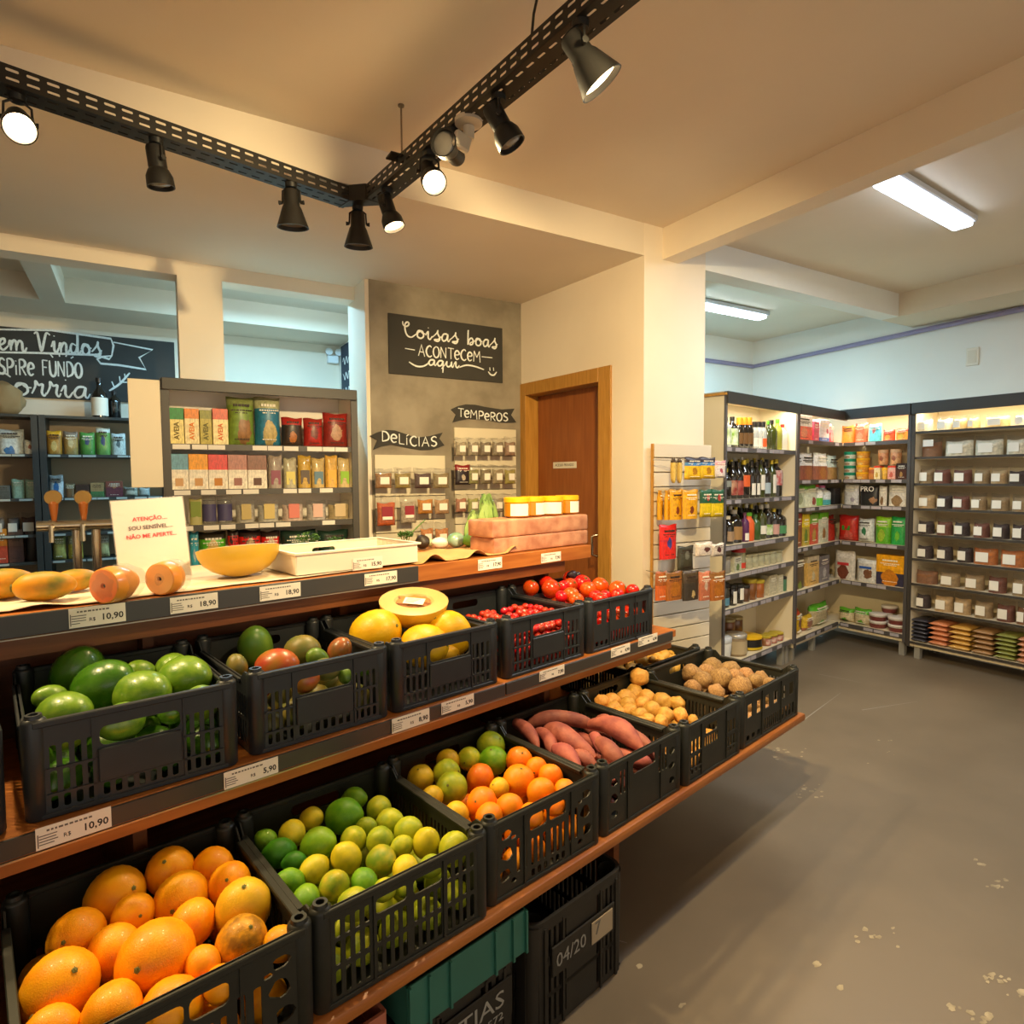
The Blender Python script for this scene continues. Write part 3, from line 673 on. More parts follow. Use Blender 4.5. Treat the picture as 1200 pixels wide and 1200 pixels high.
C['tomato'] = crate(1.91, 2.365, 1.592, ZM, 'black crate heaped with red tomatoes at the middle shelf end', 'F')

# ---- produce
def local(Cr, P): 
    t, cx, cy, z, w_, d_, h_, r, F = Cr; o = F.W(cx, cy, z); q = P-o; return V((q.x*math.cos(r)+q.y*math.sin(r), -q.x*math.sin(r)+q.y*math.cos(r), q.z))
def world(Cr, p):
    t, cx, cy, z, w_, d_, h_, r, F = Cr; o = F.W(cx, cy, z); return o+V((p.x*math.cos(r)-p.y*math.sin(r), p.x*math.sin(r)+p.y*math.cos(r), p.z))
def hit(Cr, px, py, zf, zb):          # pixel ray with the sloping surface of a heap
    t, cx, cy, z, w_, d_, h_, r, F = Cr
    d = ray(px, py); a = local(Cr, EYEP); b = local(Cr, EYEP+d)-a
    k = (zb-zf)/d_; tt = (zf + k*a.y - a.z)/(b.z - k*b.y); return a+b*tt, depth(EYEP+d*tt)
def relax(items, Cr, it=60):
    t, cx, cy, z, w_, d_, h_, r, F = Cr
    for _ in range(it):
        for i in range(len(items)):
            A = items[i]
            for j in range(i+1, len(items)):
                B = items[j]; d = B['p']-A['p']; m_ = (A['r']+B['r'])*.93; l = d.length
                if 1e-6 < l < m_:
                    d *= (m_-l)/l; s = A['k']+B['k']; A['p'] -= d*(A['k']/s); B['p'] += d*(B['k']/s)
        for A in items:
            p, q = A['p'], A['r']; x = w_/2-.012-q*.95
            p.x = max(-x, min(x, p.x)); p.y = max(.014+q*.95, min(d_-.014-q*.95, p.y)); p.z = max(.008+q*.93, p.z)
def heap(Cr, spec, zf, zb, kind, cat, place, fill_r, fill_top, vars_, desc, fillmat, seedv=0, calyx=None, shape=None):
    """spec: (px, py, rpx, colour key).  Visible fruits sit where their ray meets the heap; hidden ones fill the crate beneath."""
    t, cx, cy, z, w_, d_, h_, r, F = Cr; rr_ = random.Random(seedv+3); items = []
    for s_ in spec:
        p, dp = hit(Cr, s_[0], s_[1], zf, zb); rad = s_[2]*dp/FPX
        items.append(dict(p=p, r=rad*.98, k=.12, s=s_, vis=True))
    f = fill_r; ny = int((d_-.04)/(2*f)); nx = int((w_-.04)/(2*f)); nz = max(1, int(fill_top/(1.7*f)))
    for k in range(nz):
        for i in range(nx):
            for j in range(ny):
                p = V((-w_/2+.02+f+(i+.5*(k % 2)*.6)*(w_-.04-2*f)/max(1, nx-1)*.98, .02+f+j*(d_-.04-2*f)/max(1, ny-1), .01+f+k*1.7*f)) + V((rr_.uniform(-.2, .2)*f, rr_.uniform(-.2, .2)*f, 0))
                if any((p-q['p']).length < (f+q['r'])*.75 for q in items if q['vis']): continue
                items.append(dict(p=p, r=f*rr_.uniform(.9, 1.08), k=1, s=None, vis=False))
    relax(items, Cr)
    vis = sorted([q for q in items if q['vis']], key=lambda q: q['s'][1])
    rows = []
    for q in vis:
        if rows and q['s'][1]-rows[-1][0]['s'][1] < max(6, q['s'][2]*.95): rows[-1].append(q)
        else: rows.append([q])
    names = ['back'] + ORD[1:len(rows)] 
    for ri, row in enumerate(rows):
        row.sort(key=lambda q: q['s'][0])
        for i, q in enumerate(row):
            c = q['s'][3]; rn = 'back row' if ri == 0 else ('front row' if ri == len(rows)-1 else ORD[ri]+' row')
            if len(rows) == 1: rn = 'top'
            lb = f"{vars_[c][1]}, {pos_(i, len(row)) if len(row) > 1 else 'alone'} in the {rn} of {place}"
            fruit(q, Cr, kind, cat, lb, vars_[c][0], rr_, desc, calyx, shape)
    for q in items:
        if not q['vis']: fruit(q, Cr, kind, cat, f"{desc[1]} lying under the heap in {place}", fillmat, rr_, desc, None, shape)
_fm = {}
def fmesh(shape, v, m):
    k = (shape, v, m.name)
    if k in _fm: return _fm[k]
    mb = MB()
    if shape == 'round': mb.ball(1.02, 1, .96, None, 3, .05, v, 14)
    elif shape == 'lime': 
        mb.ball(.93, .93, 1.08, None, 3, .05, v, 14)
        for q in mb.bm.verts:
            if abs(q.co.z) > .9: q.co.z *= 1+.5*(abs(q.co.z)-.9)
    elif shape == 'oval': mb.ball(.97, .97, 1.08, None, 3, .04, v, 12)
    elif shape == 'avocado': mb.ball(.98, .98, 1.2, None, 3, .04, v, 10, pear=-.12)
    elif shape == 'mango': mb.ball(.82, .92, 1.16, None, 3, .06, v, 10, bend=.12)
    elif shape == 'potato': mb.ball(1.12, .92, 1.05, None, 3, .22, v, 16)
    elif shape == 'taro': mb.ball(1.05, .9, 1.15, None, 3, .22, v, 18)
    elif shape == 'tomato': mb.ball(1.02, .98, .95, None, 3, .07, v, 12)
    elif shape == 'cherry': mb.ball(1, 1, 1.15, None, 2)
    _fm[k] = mb.mesh('skin', m, 60); return _fm[k]
SCAR = mat('#6b6a2c', .7, key='scar'); SCARG = mat('#3f5a22', .7)
_sc = {}
def fruit(q, Cr, kind, cat, lb, m, rr_, desc, calyx, shape):
    v = rr_.randrange(3); me = fmesh(shape or 'round', v, m)
    P = world(Cr, q['p'])
    ax = V((rr_.uniform(-1, 1), rr_.uniform(-1.2, .2), rr_.uniform(-.4, 1))).normalized(); rot = ax.to_track_quat('Z', 'Y')
    if q['s'] and len(q['s']) > 4 and q['s'][4] is not None:
        a = math.radians(q['s'][4]); u = CR_*math.cos(a)+CU*math.sin(a)-CF*.35; ax = u.normalized(); rot = ax.to_track_quat('Z', 'Y')
    o = put(kind, me, None, P, rot=rot); s_ = q['r']; o.scale = (s_, s_, s_)
    tag(o, lb, cat, desc[0])
    if calyx and q['vis']:
        if calyx not in _sc:
            mb = MB()
            if calyx == 'scar':
                mb.lathe([(.13, -.01), (.10, .02), (.05, .015), (.0001, .0)], 10, None, cap=False)
                for i in range(5): mb.tube([(0, 0, .01), (.16*math.cos(i*1.26), .16*math.sin(i*1.26), .0)], [.03, .012], 5)
            else:
                for i in range(5): mb.tube([(0, 0, .02), (.2*math.cos(i*1.26), .2*math.sin(i*1.26), .04), (.38*math.cos(i*1.26), .38*math.sin(i*1.26), -.01)], [.05, .04, .01], 5)
            _sc[calyx] = mb.mesh('stem_scar', SCAR if calyx == 'scar' else SCARG, 60)
        zz = {'lime': 1.06, 'oval': 1.1, 'round': .96, 'tomato': .94, 'avocado': 1.0, 'mango': 1.13}.get(shape or 'round', 1)
        k_ = put('stem_scar', _sc[calyx], o, (0, 0, zz)); k_.scale = (.6, .6, .6) if calyx == 'scar' else (.8, .8, .8)
    return o
def skin(c1, c2, rough=.42, scale=1.6, bump=.35, bscale=26, ov=.012, coat=.05): return mat(c1, rough, spec=.35, col2=c2, scale=scale, bump=bump, bscale=bscale, obvar=ov, coat=coat)
OR = skin('#f9ac06', '#f29a04'); ORY = skin('#eebc24', '#d6ae1c'); ORB = skin('#fba81c', '#a8701c', scale=2.2)
LM = skin('#7fae1c', '#5e9a16', ov=.02); LMD = skin('#4f9416', '#3d8012'); LMY = skin('#e8cf28', '#cfc024'); LMG = skin('#b8bc26', '#8fa51e', ov=.02); LMO = skin('#c8b428', '#84a01e', scale=1.2)
MD = skin('#f87a0a', '#ee6606'); MDL = skin('#f99408', '#f38406'); PT = mat('#d8a24a', .6, col2='#c08a38', scale=3, bump=.5, bscale=9, obvar=.01)
TR = mat('#bf9660', .8, col2='#8f6a42', scale=4, bump=1, bscale=9, obvar=.01, stretch=(1, 1, 3))
TM = mat('#c42e0c', .25, col2='#b43a10', scale=1.5, obvar=.012, coat=.15, spec=.4); TMO = mat('#d8520f', .25, col2='#c8420c', scale=1.3, coat=.15, spec=.4)
AV = mat('#4d801a', .27, col2='#3a6c12', scale=1.5, bump=.3, bscale=22, obvar=.012, coat=.35); AVL = mat('#7a9a28', .3, col2='#5c861c', scale=2.5, bump=.3, bscale=22, coat=.3)
MGG = mat('#5a7a22', .4, col2='#3f6a1a', scale=1, obvar=.01); MGR = mat('#b03a20', .35, col2='#9a6a24', scale=.9, coat=.2); MGB = mat('#7a6a2a', .45, col2='#56602a', scale=1); MGP = mat('#a85a34', .3, col2='#7a5228', scale=1, coat=.3)
heap(C['orange'], [(140, 1050, 33, 'o', 30), (203, 1049, 31, 'o'), (193, 1012, 27, 'o'), (248, 1023, 23, 'o'), (263, 1042, 25, 'o'), (292, 1054, 32, 'y', 80), (90, 1097, 31, 'o'), (150, 1097, 25, 'o'),
     (239, 1090, 26, 'o'), (277, 1112, 31, 'b', 60), (188, 1123, 43, 'o'), (97, 1150, 42, 'o', 50), (143, 1185, 33, 'o'), (213, 1168, 35, 'o'), (238, 1128, 20, 'o'), (313, 1102, 20, 'o'), (262, 1180, 22, 'o'), (130, 1130, 30, 'o'), (55, 1190, 30, 'o')],
     .15, .17, 'orange', 'orange', 'the front left crate', .046, .12, {'o': (OR, 'plump bright orange'), 'y': (ORY, 'yellowish green-tinged orange'), 'b': (ORB, 'brown-scarred orange')},
     ('oranges in the front left crate', 'plain orange'), OR, 1, 'scar', 'oval')
heap(C['lime'], [(365, 959, 14, 'y'), (403, 956, 22, 'g', 10), (415, 936, 14, 'g'), (444, 948, 16, 'm'), (457, 963, 16, 'm', 20), (429, 969, 12, 'm'), (342, 977, 17, 'y'), (328, 1000, 18, 'd'), (373, 990, 21, 'g', 25),
     (414, 985, 17, 'm'), (450, 987, 18, 'm'), (478, 973, 17, 'm'), (498, 990, 18, 'y', 80), (524, 993, 20, 'm', 70), (406, 1006, 19, 'y'), (447, 1009, 19, 'o'), (366, 1020, 17, 'y'), (341, 1033, 16, 'g'), (475, 1019, 17, 'y'),
     (393, 1041, 20, 'o', 70), (427, 1038, 17, 'g'), (359, 1055, 18, 'g'), (416, 1058, 20, 'm', 20), (452, 1041, 14, 'm'), (312, 985, 13, 'g'), (478, 945+45, 13, 'm'), (344, 1010, 13, 'd'), (470, 1045-5, 13, 'm'), (505, 1015, 14, 'm')],
     .15, .17, 'lime', 'lime', 'the lime crate', .036, .12, {'y': (LMY, 'yellow lemon-like lime'), 'g': (LM, 'green lime'), 'm': (LMG, 'yellowish green lime'), 'd': (LMD, 'dark green glossy lime'), 'o': (LMO, 'green lime with orange blush')},
     ('limes in the slotted crate', 'green lime'), LMG, 2, 'scar', 'lime')
heap(C['mixed'], [(558, 868, 17, 'm'), (590, 886, 17, 'g', 100), (550, 890, 14, 'm'), (518, 888, 14, 'y'), (493, 912, 16, 'y'), (524, 903, 17, 'm', 20), (526, 925, 19, 'm'), (563, 912, 17, 'r'), (611, 889, 16, 'o'), (607, 915, 19, 'o', 80), (634, 893, 13, 'o'),
     (641, 905, 15, 'o'), (586, 923, 12, 'y'), (565, 941, 18, 'o'), (636, 928, 17, 'o'), (535, 954, 15, 'l'), (575, 957, 17, 'o'), (599, 949, 17, 'o'), (660, 927, 14, 'o'), (654, 946, 13, 'o'), (628, 960, 15, 'o'), (505, 935, 14, 'y')],
     .15, .16, 'citrus_fruit', 'fruit', 'the mixed citrus crate', .034, .11, {'m': (LMG, 'yellow-green orange'), 'g': (LM, 'tall green citrus'), 'y': (ORY, 'dull yellow orange'), 'r': (MD, 'deep orange mandarin'), 'o': (MDL, 'bright orange mandarin'), 'l': (ORY, 'pale yellow mandarin')},
     ('fruit in the mixed citrus crate', 'orange mandarin'), MDL, 3, 'scar', 'round')
heap(C['potato'], [(753, 802, 10, 'p'), (737, 804, 10, 'p'), (723, 810, 11, 'p'), (740, 811, 10, 'p'), (707, 819, 10, 'p'), (716, 828, 9, 'p'), (690, 820, 8, 'p'), (729, 822, 10, 'p'), (744, 825, 9, 'p'), (758, 817, 10, 'p'), (782, 822, 11, 'p'), (792, 821, 9, 'p'),
     (762, 831, 11, 'p'), (738, 834, 9, 'p'), (749, 838, 9, 'p'), (761, 844, 8, 'p'), (779, 838, 10, 'p'), (797, 838, 9, 'p'), (752, 847, 8, 'p'), (771, 845, 8, 'p'), (812, 843, 6, 'p'), (728, 835, 7, 'p'), (700, 826, 8, 'p')],
     .125, .14, 'potato', 'potato', 'the potato crate', .032, .09, {'p': (PT, 'lumpy yellow potato')}, ('potatoes in the potato crate', 'yellow potato'), PT, 4, None, 'potato')
heap(C['taro'], [(872, 778, 12, 't'), (848, 793, 13, 't'), (824, 797, 11, 't'), (803, 787, 11, 't'), (843, 783, 11, 't'), (868, 804, 12, 't'), (887, 795, 9, 't'), (899, 790, 8, 't'), (899, 801, 8, 't'), (885, 815, 7, 't'), (877, 792, 9, 't'), (895, 809, 6, 't'), (829, 788, 10, 't'), (859, 790, 9, 't'), (812, 805, 9, 't'), (840, 810, 9, 't')],
     .13, .15, 'taro_root', 'taro', 'the taro crate', .036, .1, {'t': (TR, 'rough brown taro root')}, ('taro roots in the end crate', 'brown taro root'), TR, 5, None, 'taro')
heap(C['tomato'], [(622, 689, 10, 't', 70), (634, 682, 9, 't'), (646, 690, 12, 't', 30), (655, 676, 9, 't'), (668, 686, 9, 't'), (682, 684, 11, 't'), (689, 691, 10, 'o'), (703, 687, 11, 'o'), (724, 691, 11, 'o'), (741, 692, 8, 't'), (651, 701, 8, 't'), (666, 698, 10, 'o'), (671, 704, 9, 'o'), (698, 699, 8, 't'), (712, 698, 7, 't'), (660, 688, 8, 't'), (733, 700, 9, 't'), (718, 705, 9, 't')],
     .2, .21, 'tomato', 'tomato', 'the tomato crate', .032, .16, {'t': (TM, 'glossy red tomato'), 'o': (TMO, 'orange-red tomato')}, ('tomatoes in the tomato crate', 'red tomato'), TM, 6, 'calyx', 'tomato')
heap(C['avocado'], [(91, 785, 29, 'd', 60), (127, 804, 33, 'd', 30), (172, 812, 29, 'l', 10), (200, 784, 19, 'l'), (225, 795, 28, 'l', 10), (77, 837, 28, 'l', 15), (58, 818, 16, 'l'), (165, 790, 16, 'l'), (150, 862, 24, 'l'), (212, 842, 16, 'd'), (240, 832, 22, 'l'), (85, 872, 20, 'l')],
     .16, .2, 'avocado', 'avocado', 'the avocado crate', .043, .12, {'d': (AV, 'dark glossy green avocado'), 'l': (AVL, 'pale mottled green avocado')}, ('avocados in the avocado crate', 'green avocado'), AV, 7, 'scar', 'avocado')
heap(C['mango'], [(300, 758, 23, 'g', 95), (354, 763, 21, 'b', 10), (324, 782, 25, 'r', 15), (398, 763, 16, 'p', 60), (372, 772, 13, 'g'), (272, 784, 15, 'b'), (384, 790, 15, 'b'), (362, 801, 18, 'r', 10), (406, 790, 13, 'g'), (420, 783, 13, 'g'), (340, 812, 15, 'b'), (320, 812, 15, 'r')],
     .15, .19, 'mango', 'mango', 'the mango crate', .045, .1, {'g': (MGG, 'plain green mango'), 'b': (MGB, 'brownish green mango'), 'r': (MGR, 'red-blushed mango'), 'p': (MGP, 'coppery pink mango standing')}, ('mangoes in the mango crate', 'greenish mango'), MGB, 8, 'scar', 'mango')
# ---- melons
ML = mat('#e8b80e', .4, col2='#d8a208', scale=1.4, bump=.5, bscale=18, coat=.05); MLF = mat('#dcc078', .4, col2='#d4b060', scale=4); SEED = mat('#c07830', .5, bump=1, bscale=8)
def melon(Cr, px, py, rp, ang, zf, zb, lb, k=1.25):
    p, dp = hit(Cr, px, py, zf, zb); r = rp*dp/FPX; P = world(Cr, p); a = math.radians(ang)
    u = (CR_*math.cos(a)+CU*math.sin(a)*.5-CF*.4).normalized()
    mb = MB(); mb.ball(1, 1, k, None, 3, .05, px, 9)
    o = put('melon', mb.mesh('skin', ML, 60), None, P, rot=u.to_track_quat('Z', 'Y')); o.scale = (r, r, r); tag(o, lb, 'melon')
    mb = MB(); mb.lathe([(.09, -.02), (.06, .03), (.0001, .02)], 10, None, cap=False); put('stem_scar', mb.mesh('scar', SCAR, 40), o, (0, 0, k*.99))
melon(C['melon'], 440, 742, 27, 40, .17, .2, 'whole yellow melon left of the half melon')
melon(C['melon'], 497, 757, 25, 15, .14, .18, 'whole yellow melon in front beneath the half melon')
melon(C['melon'], 527, 742, 25, 110, .15, .19, 'whole yellow melon standing right of the half melon')
melon(C['melon'], 512, 766, 22, 0, .09, .12, 'yellow melon seen through the crate handle opening')
def half_melon(P, n, ax, r, k, lb, wrap=True, sticker=True):
    """n: normal of the cut face, ax: long axis"""
    n = V(n).normalized(); ax = (V(ax)-n*V(ax).dot(n)).normalized(); y = n.cross(ax)
    M3 = Matrix((ax, y, n)).transposed(); t = empty('half_melon', P); t.rotation_mode = 'QUATERNION'; t.rotation_quaternion = M3.to_quaternion(); tag(t, lb, 'melon')
    mb = MB(); vs = mb.ball(r*k, r, r*.95, None, 3, .03, 3, 9)
    bmesh.ops.bisect_plane(mb.bm, geom=list(mb.bm.verts)+list(mb.bm.edges)+list(mb.bm.faces), plane_co=(0, 0, 0), plane_no=(0, 0, 1), clear_outer=True)
    mb.build('rind', ML, t, smooth=50)
    mb = MB(); N = 40
    rings = [(1.0, 0), (.97, .0015), (.62, .001), (.5, -.012), (.3, -.02), (.0, -.022)]; prev = None
    for f, z in rings:
        ring = [mb.bm.verts.new((r*k*f*math.cos(2*PI*i/N)*(.93 if f < .65 else 1), r*f*math.sin(2*PI*i/N)*(.8 if f < .65 else 1), z)) for i in range(N)] if f else [mb.bm.verts.new((0, 0, z))]
        if prev:
            for i in range(N):
                if f: mb.bm.faces.new((prev[i], prev[(i+1) % N], ring[(i+1) % N], ring[i]))
                else: mb.bm.faces.new((prev[i], prev[(i+1) % N], ring[0]))
        prev = ring
    mb.build('flesh', MLF, t)
    mb = MB(); mb.ball(r*k*.52, r*.4, .014, T(0, 0, -.006), 3, .5, 9, 40); mb.build('seed_core', SEED, t)
    if sticker:
        mb = MB(); mb.box(-.036, .036, -.022, .022, .009, .010); s = mb.build('sticker', TAGP, t, loc=(.004, -r*.18, 0), rz=-.08, smooth=0)
        mb = MB(); 
        for j in range(4): mb.box(-.028, .02-.006*j, .012-.008*j, .0145-.008*j, .010, .0104)
        mb.build('small_print', DASH, s, smooth=0)
    if wrap:
        mb = MB(); mb.ball(r*k*1.012, r*1.012, r*.97, None, 3, .03, 3, 9)
        for v in mb.bm.verts: v.co.z = min(v.co.z, .0035+.002*noise.noise(v.co*60))
        mb.build('cling_film', film(a=.13, rough=.06), t)
    return t
p, dp = hit(C['melon'], 485, 704, .268, .288); half_melon(world(C['melon'], p), V((-.1, -.27, .95)), CR_*1+V((0, 0, -.04)), 37*dp/FPX*.95, 1.15, 'film-wrapped half melon with a sticker atop the whole melons')
# ---- cherry tomatoes: small fruit in clear punnets
CT = mat('#a82010', .22, col2='#b83012', scale=2, obvar=.01, coat=.2)
ct = fmesh('cherry', 0, CT); Cr = C['cherry']; q_ = random.Random(5)
n_ = 0
for k in range(6):
    for i in range(13):
        for j in range(7 if k > 3 else 2):
            if k == 3 and i % 5 == 0: continue
            p = V((-.19+i*.031+q_.uniform(-.006, .006), .035+j*.031+(.02 if k % 2 else 0)+q_.uniform(-.005, .005)+(0 if k < 4 else .03 if k == 4 else .07), .024+k*.027+q_.uniform(-.004, .004)))
            if k == 5 and (i % 4 == 3 or q_.random() < .1): continue
            o = put('cherry_tomato', ct, None, world(Cr, p), rot=V((q_.uniform(-1, 1), q_.uniform(-1, 1), .3)).to_track_quat('Z', 'Y')); o.scale = (.0155,)*3
            tag(o, 'tiny red cherry tomato in the cherry tomato crate', 'tomato', 'cherry tomatoes in their crate'); n_ += 1
# ---- roots laid between two pixel ends
SP = mat('#b06450', .65, col2='#8a4640', scale=16, bump=.9, bscale=60, obvar=.008); GI = mat('#dcae50', .55, col2='#c69238', scale=5, bump=.5, bscale=20)
def root(Cr, a, b, wpx, zf, zb, m, nm, cat, lb, seed, grp=None, branch=False, arc=.12):
    A, dp = hit(Cr, a[0], a[1], zf, zb); B, _ = hit(Cr, b[0], b[1], zf, zb); r = wpx/2*dp/FPX; q = random.Random(seed); A, B = world(Cr, A), world(Cr, B)
    L_ = (B-A).length; o0 = (A+B)/2; n = 14; side = (B-A).cross(V((0, 0, 1))).normalized()
    mb = MB(); pts, rs = [], []
    for i in range(n+1):
        t = i/n; s = math.sin(PI*min(1, max(0, t*.96+.02)))**.45
        pts.append(A.lerp(B, t)-o0+V((0, 0, L_*arc*math.sin(PI*t)))+side*L_*.05*math.sin(seed+t*4)); rs.append(max(.1*r, r*s*(1+.12*math.sin(seed*3+t*7))))
    mb.tube(pts, rs, 14)
    if branch:
        for j in range(2):
            t = q.uniform(.3, .7); c = pts[int(t*n)]; d = (side*q.choice([-1, 1])+V((0, 0, q.uniform(.2, .7)))).normalized()
            mb.tube([c, c+d*r*1.4, c+d*r*2.4], [r*.8, r*.75, r*.3], 10)
    o = mb.build(nm, m, None, loc=o0, smooth=60); tag(o, lb, cat, grp); return o
SW = [((603, 846), (627, 878), 14, 'thin dark'), ((628, 858), (650, 885), 16, 'short'), ((618, 852), (694, 848), 20, 'long arching'), ((638, 856), (695, 890), 23, 'thick slanting'), ((648, 877), (677, 904), 18, 'lower'),
      ((686, 850), (756, 878), 22, 'longest pink'), ((694, 870), (732, 896), 20, 'curved'), ((732, 858), (762, 880), 15, 'darker'), ((700, 843), (724, 856), 13, 'small back'), ((690, 862), (706, 882), 12, 'stubby'), ((668, 884), (700, 900), 16, 'shaded'),
      ((733, 893), (764, 897), 16, 'small front'), ((705, 893), (735, 905), 16, 'low front')]
for i, (a, b_, w_, ds) in enumerate(SW):
    root(C['sweet'], a, b_, w_, .15 if i < 11 else .11, .16, SP, 'sweet_potato', 'sweet potato', f"{ds} sweet potato, number {ORD[i]} counting from the crate's left and back" if False else f"{ds} pink sweet potato in the sweet potato crate", i*1.7+1)
for k in range(3):
    for i in range(5):
        for j in range(2):
            P = C['sweet']; mb = MB(); r = .026
            mb.ball(r*.9, r*.9, .085, None, 3, .12, i+j, 10); o = put('sweet_potato', mb.mesh('skin', SP, 60), None, world(P, V((-.16+i*.08, .13+j*.2, .034+k*.04))), rot=V((.25*(i % 3-1), 1, .1*(j-.5))).to_track_quat('Z', 'Y')); tag(o, 'sweet potato lying under the heap in the crate', 'sweet potato', 'hidden sweet potatoes in the crate')
GN = [((727, 769), (742, 770), 7), ((740, 768), (754, 772), 9), ((752, 766), (766, 763), 8), ((757, 773), (775, 777), 9), ((745, 776), (760, 776), 9), ((772, 778), (783, 768), 8), ((776, 768), (788, 767), 8), ((783, 775), (797, 773), 7), ((766, 769), (779, 772), 8), ((770, 782), (786, 779), 8), ((733, 764), (748, 763), 7)]
for i, (a, b_, w_) in enumerate(GN):
    root(C['ginger'], a, b_, w_+2, .12, .14, GI, 'yellow_root', 'root', 'knobbly pale yellow root in the crate behind the taro', i*2.3, 'pale roots in the rear crate', True)
for i in range(5):
    for j in range(3):
        for k in range(3):
            P = C['ginger']; mb = MB(); mb.ball(.026, .03, .05, None, 2, .3, i*3+j+k, 16); o = put('yellow_root', mb.mesh('skin', GI, 60), None, world(P, V((-.19+i*.095, .09+j*.15, .03+k*.036))), rot=V((1, .4*j, .1)).to_track_quat('Z', 'Y')); tag(o, 'knobbly pale yellow root in the crate behind the taro', 'root', 'pale roots in the rear crate')
# yellow fruit at the left edge
YE = skin('#d9ae1c', '#b8981c', coat=.35); 
heap(C['citron'], [(10, 1108, 26, 'y', 80), (14, 1148, 32, 'y', 70), (14, 1186, 28, 'g'), (-20, 1120, 28, 'y'), (-30, 1160, 30, 'y')], .14, .15, 'yellow_fruit', 'fruit', 'the lower left crate', .045, .1, {'y': (YE, 'shiny yellow fruit'), 'g': (LMG, 'greenish yellow fruit')}, ('yellow fruit in the lower left crate', 'yellow fruit'), YE, 9, None, 'oval')
heap(C['lemon'], [(3, 833, 15, 'y'), (-15, 820, 16, 'y')], .12, .15, 'yellow_fruit', 'fruit', 'the far left middle crate', .04, .09, {'y': (YE, 'yellow round fruit')}, ('yellow fruit in the far left middle crate', 'yellow fruit'), YE, 10, None, 'round')
# dark plum-like thing among tomatoes
p, dp = hit(C['tomato'], 671, 673, .22, .24); mb = MB(); mb.ball(.03, .02, .02, None, 2, .3, 2, 20); mb.ball(.018, .016, .018, T(.03, 0, -.006), 2, .3, 5, 20)
tag(mb.build('wrinkled_eggplant', mat('#2a1a24', .4, coat=.3), None, loc=world(C['tomato'], p)), 'small dark purple wrinkled vegetable behind the tomatoes', 'vegetable')

# ================================================================== ON TOP OF THE STAND
ZT = 1.161
def top(px, py): return ST.pz(px, py, ZT)
# white cloth, rumpled at its left front
CLOTH = mat('#d9c9b0', .9, bump=.4, bscale=20)
mb = MB(); nx, ny = 90, 22; x0, x1, y0, y1 = -.9, 1.22, 2.03, 2.6; g = []
for j in range(ny+1):
    for i in range(nx+1):
        x = x0+(x1-x0)*i/nx; y = y0+(y1-y0)*j/ny
        amp = max(0, min(1, (.45-x)/.35)); z = ZT+.002+.022*amp*max(0, noise.noise(V((x*9, y*14, 3)))+.25)+.002*noise.noise(V((x*22, y*25, 1)))+.002
        y += .02*noise.noise(V((x*5, 7, 1)))*(1 if j == 0 else .3)
        g.append(mb.bm.verts.new((x, y, z)))
for j in range(ny):
    for i in range(nx): a = j*(nx+1)+i; mb.bm.faces.new((g[a], g[a+1], g[a+nx+2], g[a+nx+1]))
o = in_frame(mb.build('white_cloth', CLOTH, None, smooth=80), ST); sm = o.modifiers.new('thickness', 'SOLIDIFY'); sm.thickness = .0015; sm.offset = 1
tag(o, 'cream white cloth spread over the left part of the top shelf', 'cloth')
PAP = mat('#e09408', .5, col2='#80781a', scale=13, bump=.4, bscale=18); PAPF = mat('#e8744a', .4, col2='#dc6038', scale=4)
def papaya(px, py, rx, ry, ang, lb, seed, zoff=0):
    r = None; x, y = ST.pz(px, py+ry*.9, ZT+.012); P = ST.W(x, y, ZT); dp = depth(P); r = ry*dp/FPX; hl = rx*dp/FPX; P = ST.W(x, y, ZT+.012+r*.93)
    a = math.radians(ang); u = ST.x*math.cos(a)+ST.y*math.sin(a)
    mb = MB(); mb.ball(r, r, hl, None, 3, .06, seed, 9, pear=-.1)
    o = put('papaya', mb.mesh('skin', PAP, 60), None, P, rot=u.to_track_quat('Z', 'Y')); tag(o, lb, 'papaya')
    mb = MB(); mb.lathe([(.011, -.004), (.008, .003), (.0001, .001)], 10, None, cap=False); mb.build('stem_scar', SCAR, o, loc=(0, 0, -hl*.985)); return o
papaya(8, 684, 30, 18, 5, 'ripe orange papaya cut by the left picture edge', 1)
papaya(54, 687, 31, 17.5, -15, 'ripe orange papaya with green blotches nearest the viewer', 2)
papaya(90, 680, 24, 13, 10, 'small ripe papaya behind the blotched one', 3)
def cut_papaya(px, py, rr, ang, lb, flesh, k=1.0):
    x, y = ST.pz(px, py+rr*.9, ZT+.004); dp = depth(ST.W(x, y, ZT)); r = rr*dp/FPX; P = ST.W(x, y, ZT+.004+r*.92); a = math.radians(ang)
    u = -CF*math.cos(a)+CR_*math.sin(a); u.z = 0; u.normalize()
    t = put('cut_papaya', None, None, P, rot=u.to_track_quat('Z', 'Y')); tag(t, lb, 'papaya')
    mb = MB(); mb.lathe([(.001, -r*1.7*k), (r*.55, -r*1.5*k), (r*.9, -r*.9*k), (r, -r*.2), (r*.93, r*.3), (r*.86, r*.34)], 28, cap=False); mb.build('skin', mat('#e89a3a', .35, col2='#d8842a', scale=4, coat=.3), t)
    mb = MB(); mb.lathe([(r*.87, r*.34), (r*.5, r*.35), (r*.16, r*.35), (r*.1, r*.2), (.0005, r*.15)], 28, cap=False); mb.build('flesh', flesh, t)
    mb = MB(); mb.ball(r*.11, r*.11, r*.05, T(0, 0, r*.2), 1); mb.build('dark_seed', mat('#3a2a1c', .3), t)
    mb = MB(); mb.ball(r*1.05, r*1.05, r*1.5*k, T(0, 0, -r*.75), 3, .09, 4, 30)
    for v in mb.bm.verts: v.co.z = min(v.co.z, r*.37)
    mb.build('cling_film', film(a=.16, rough=.07), t)
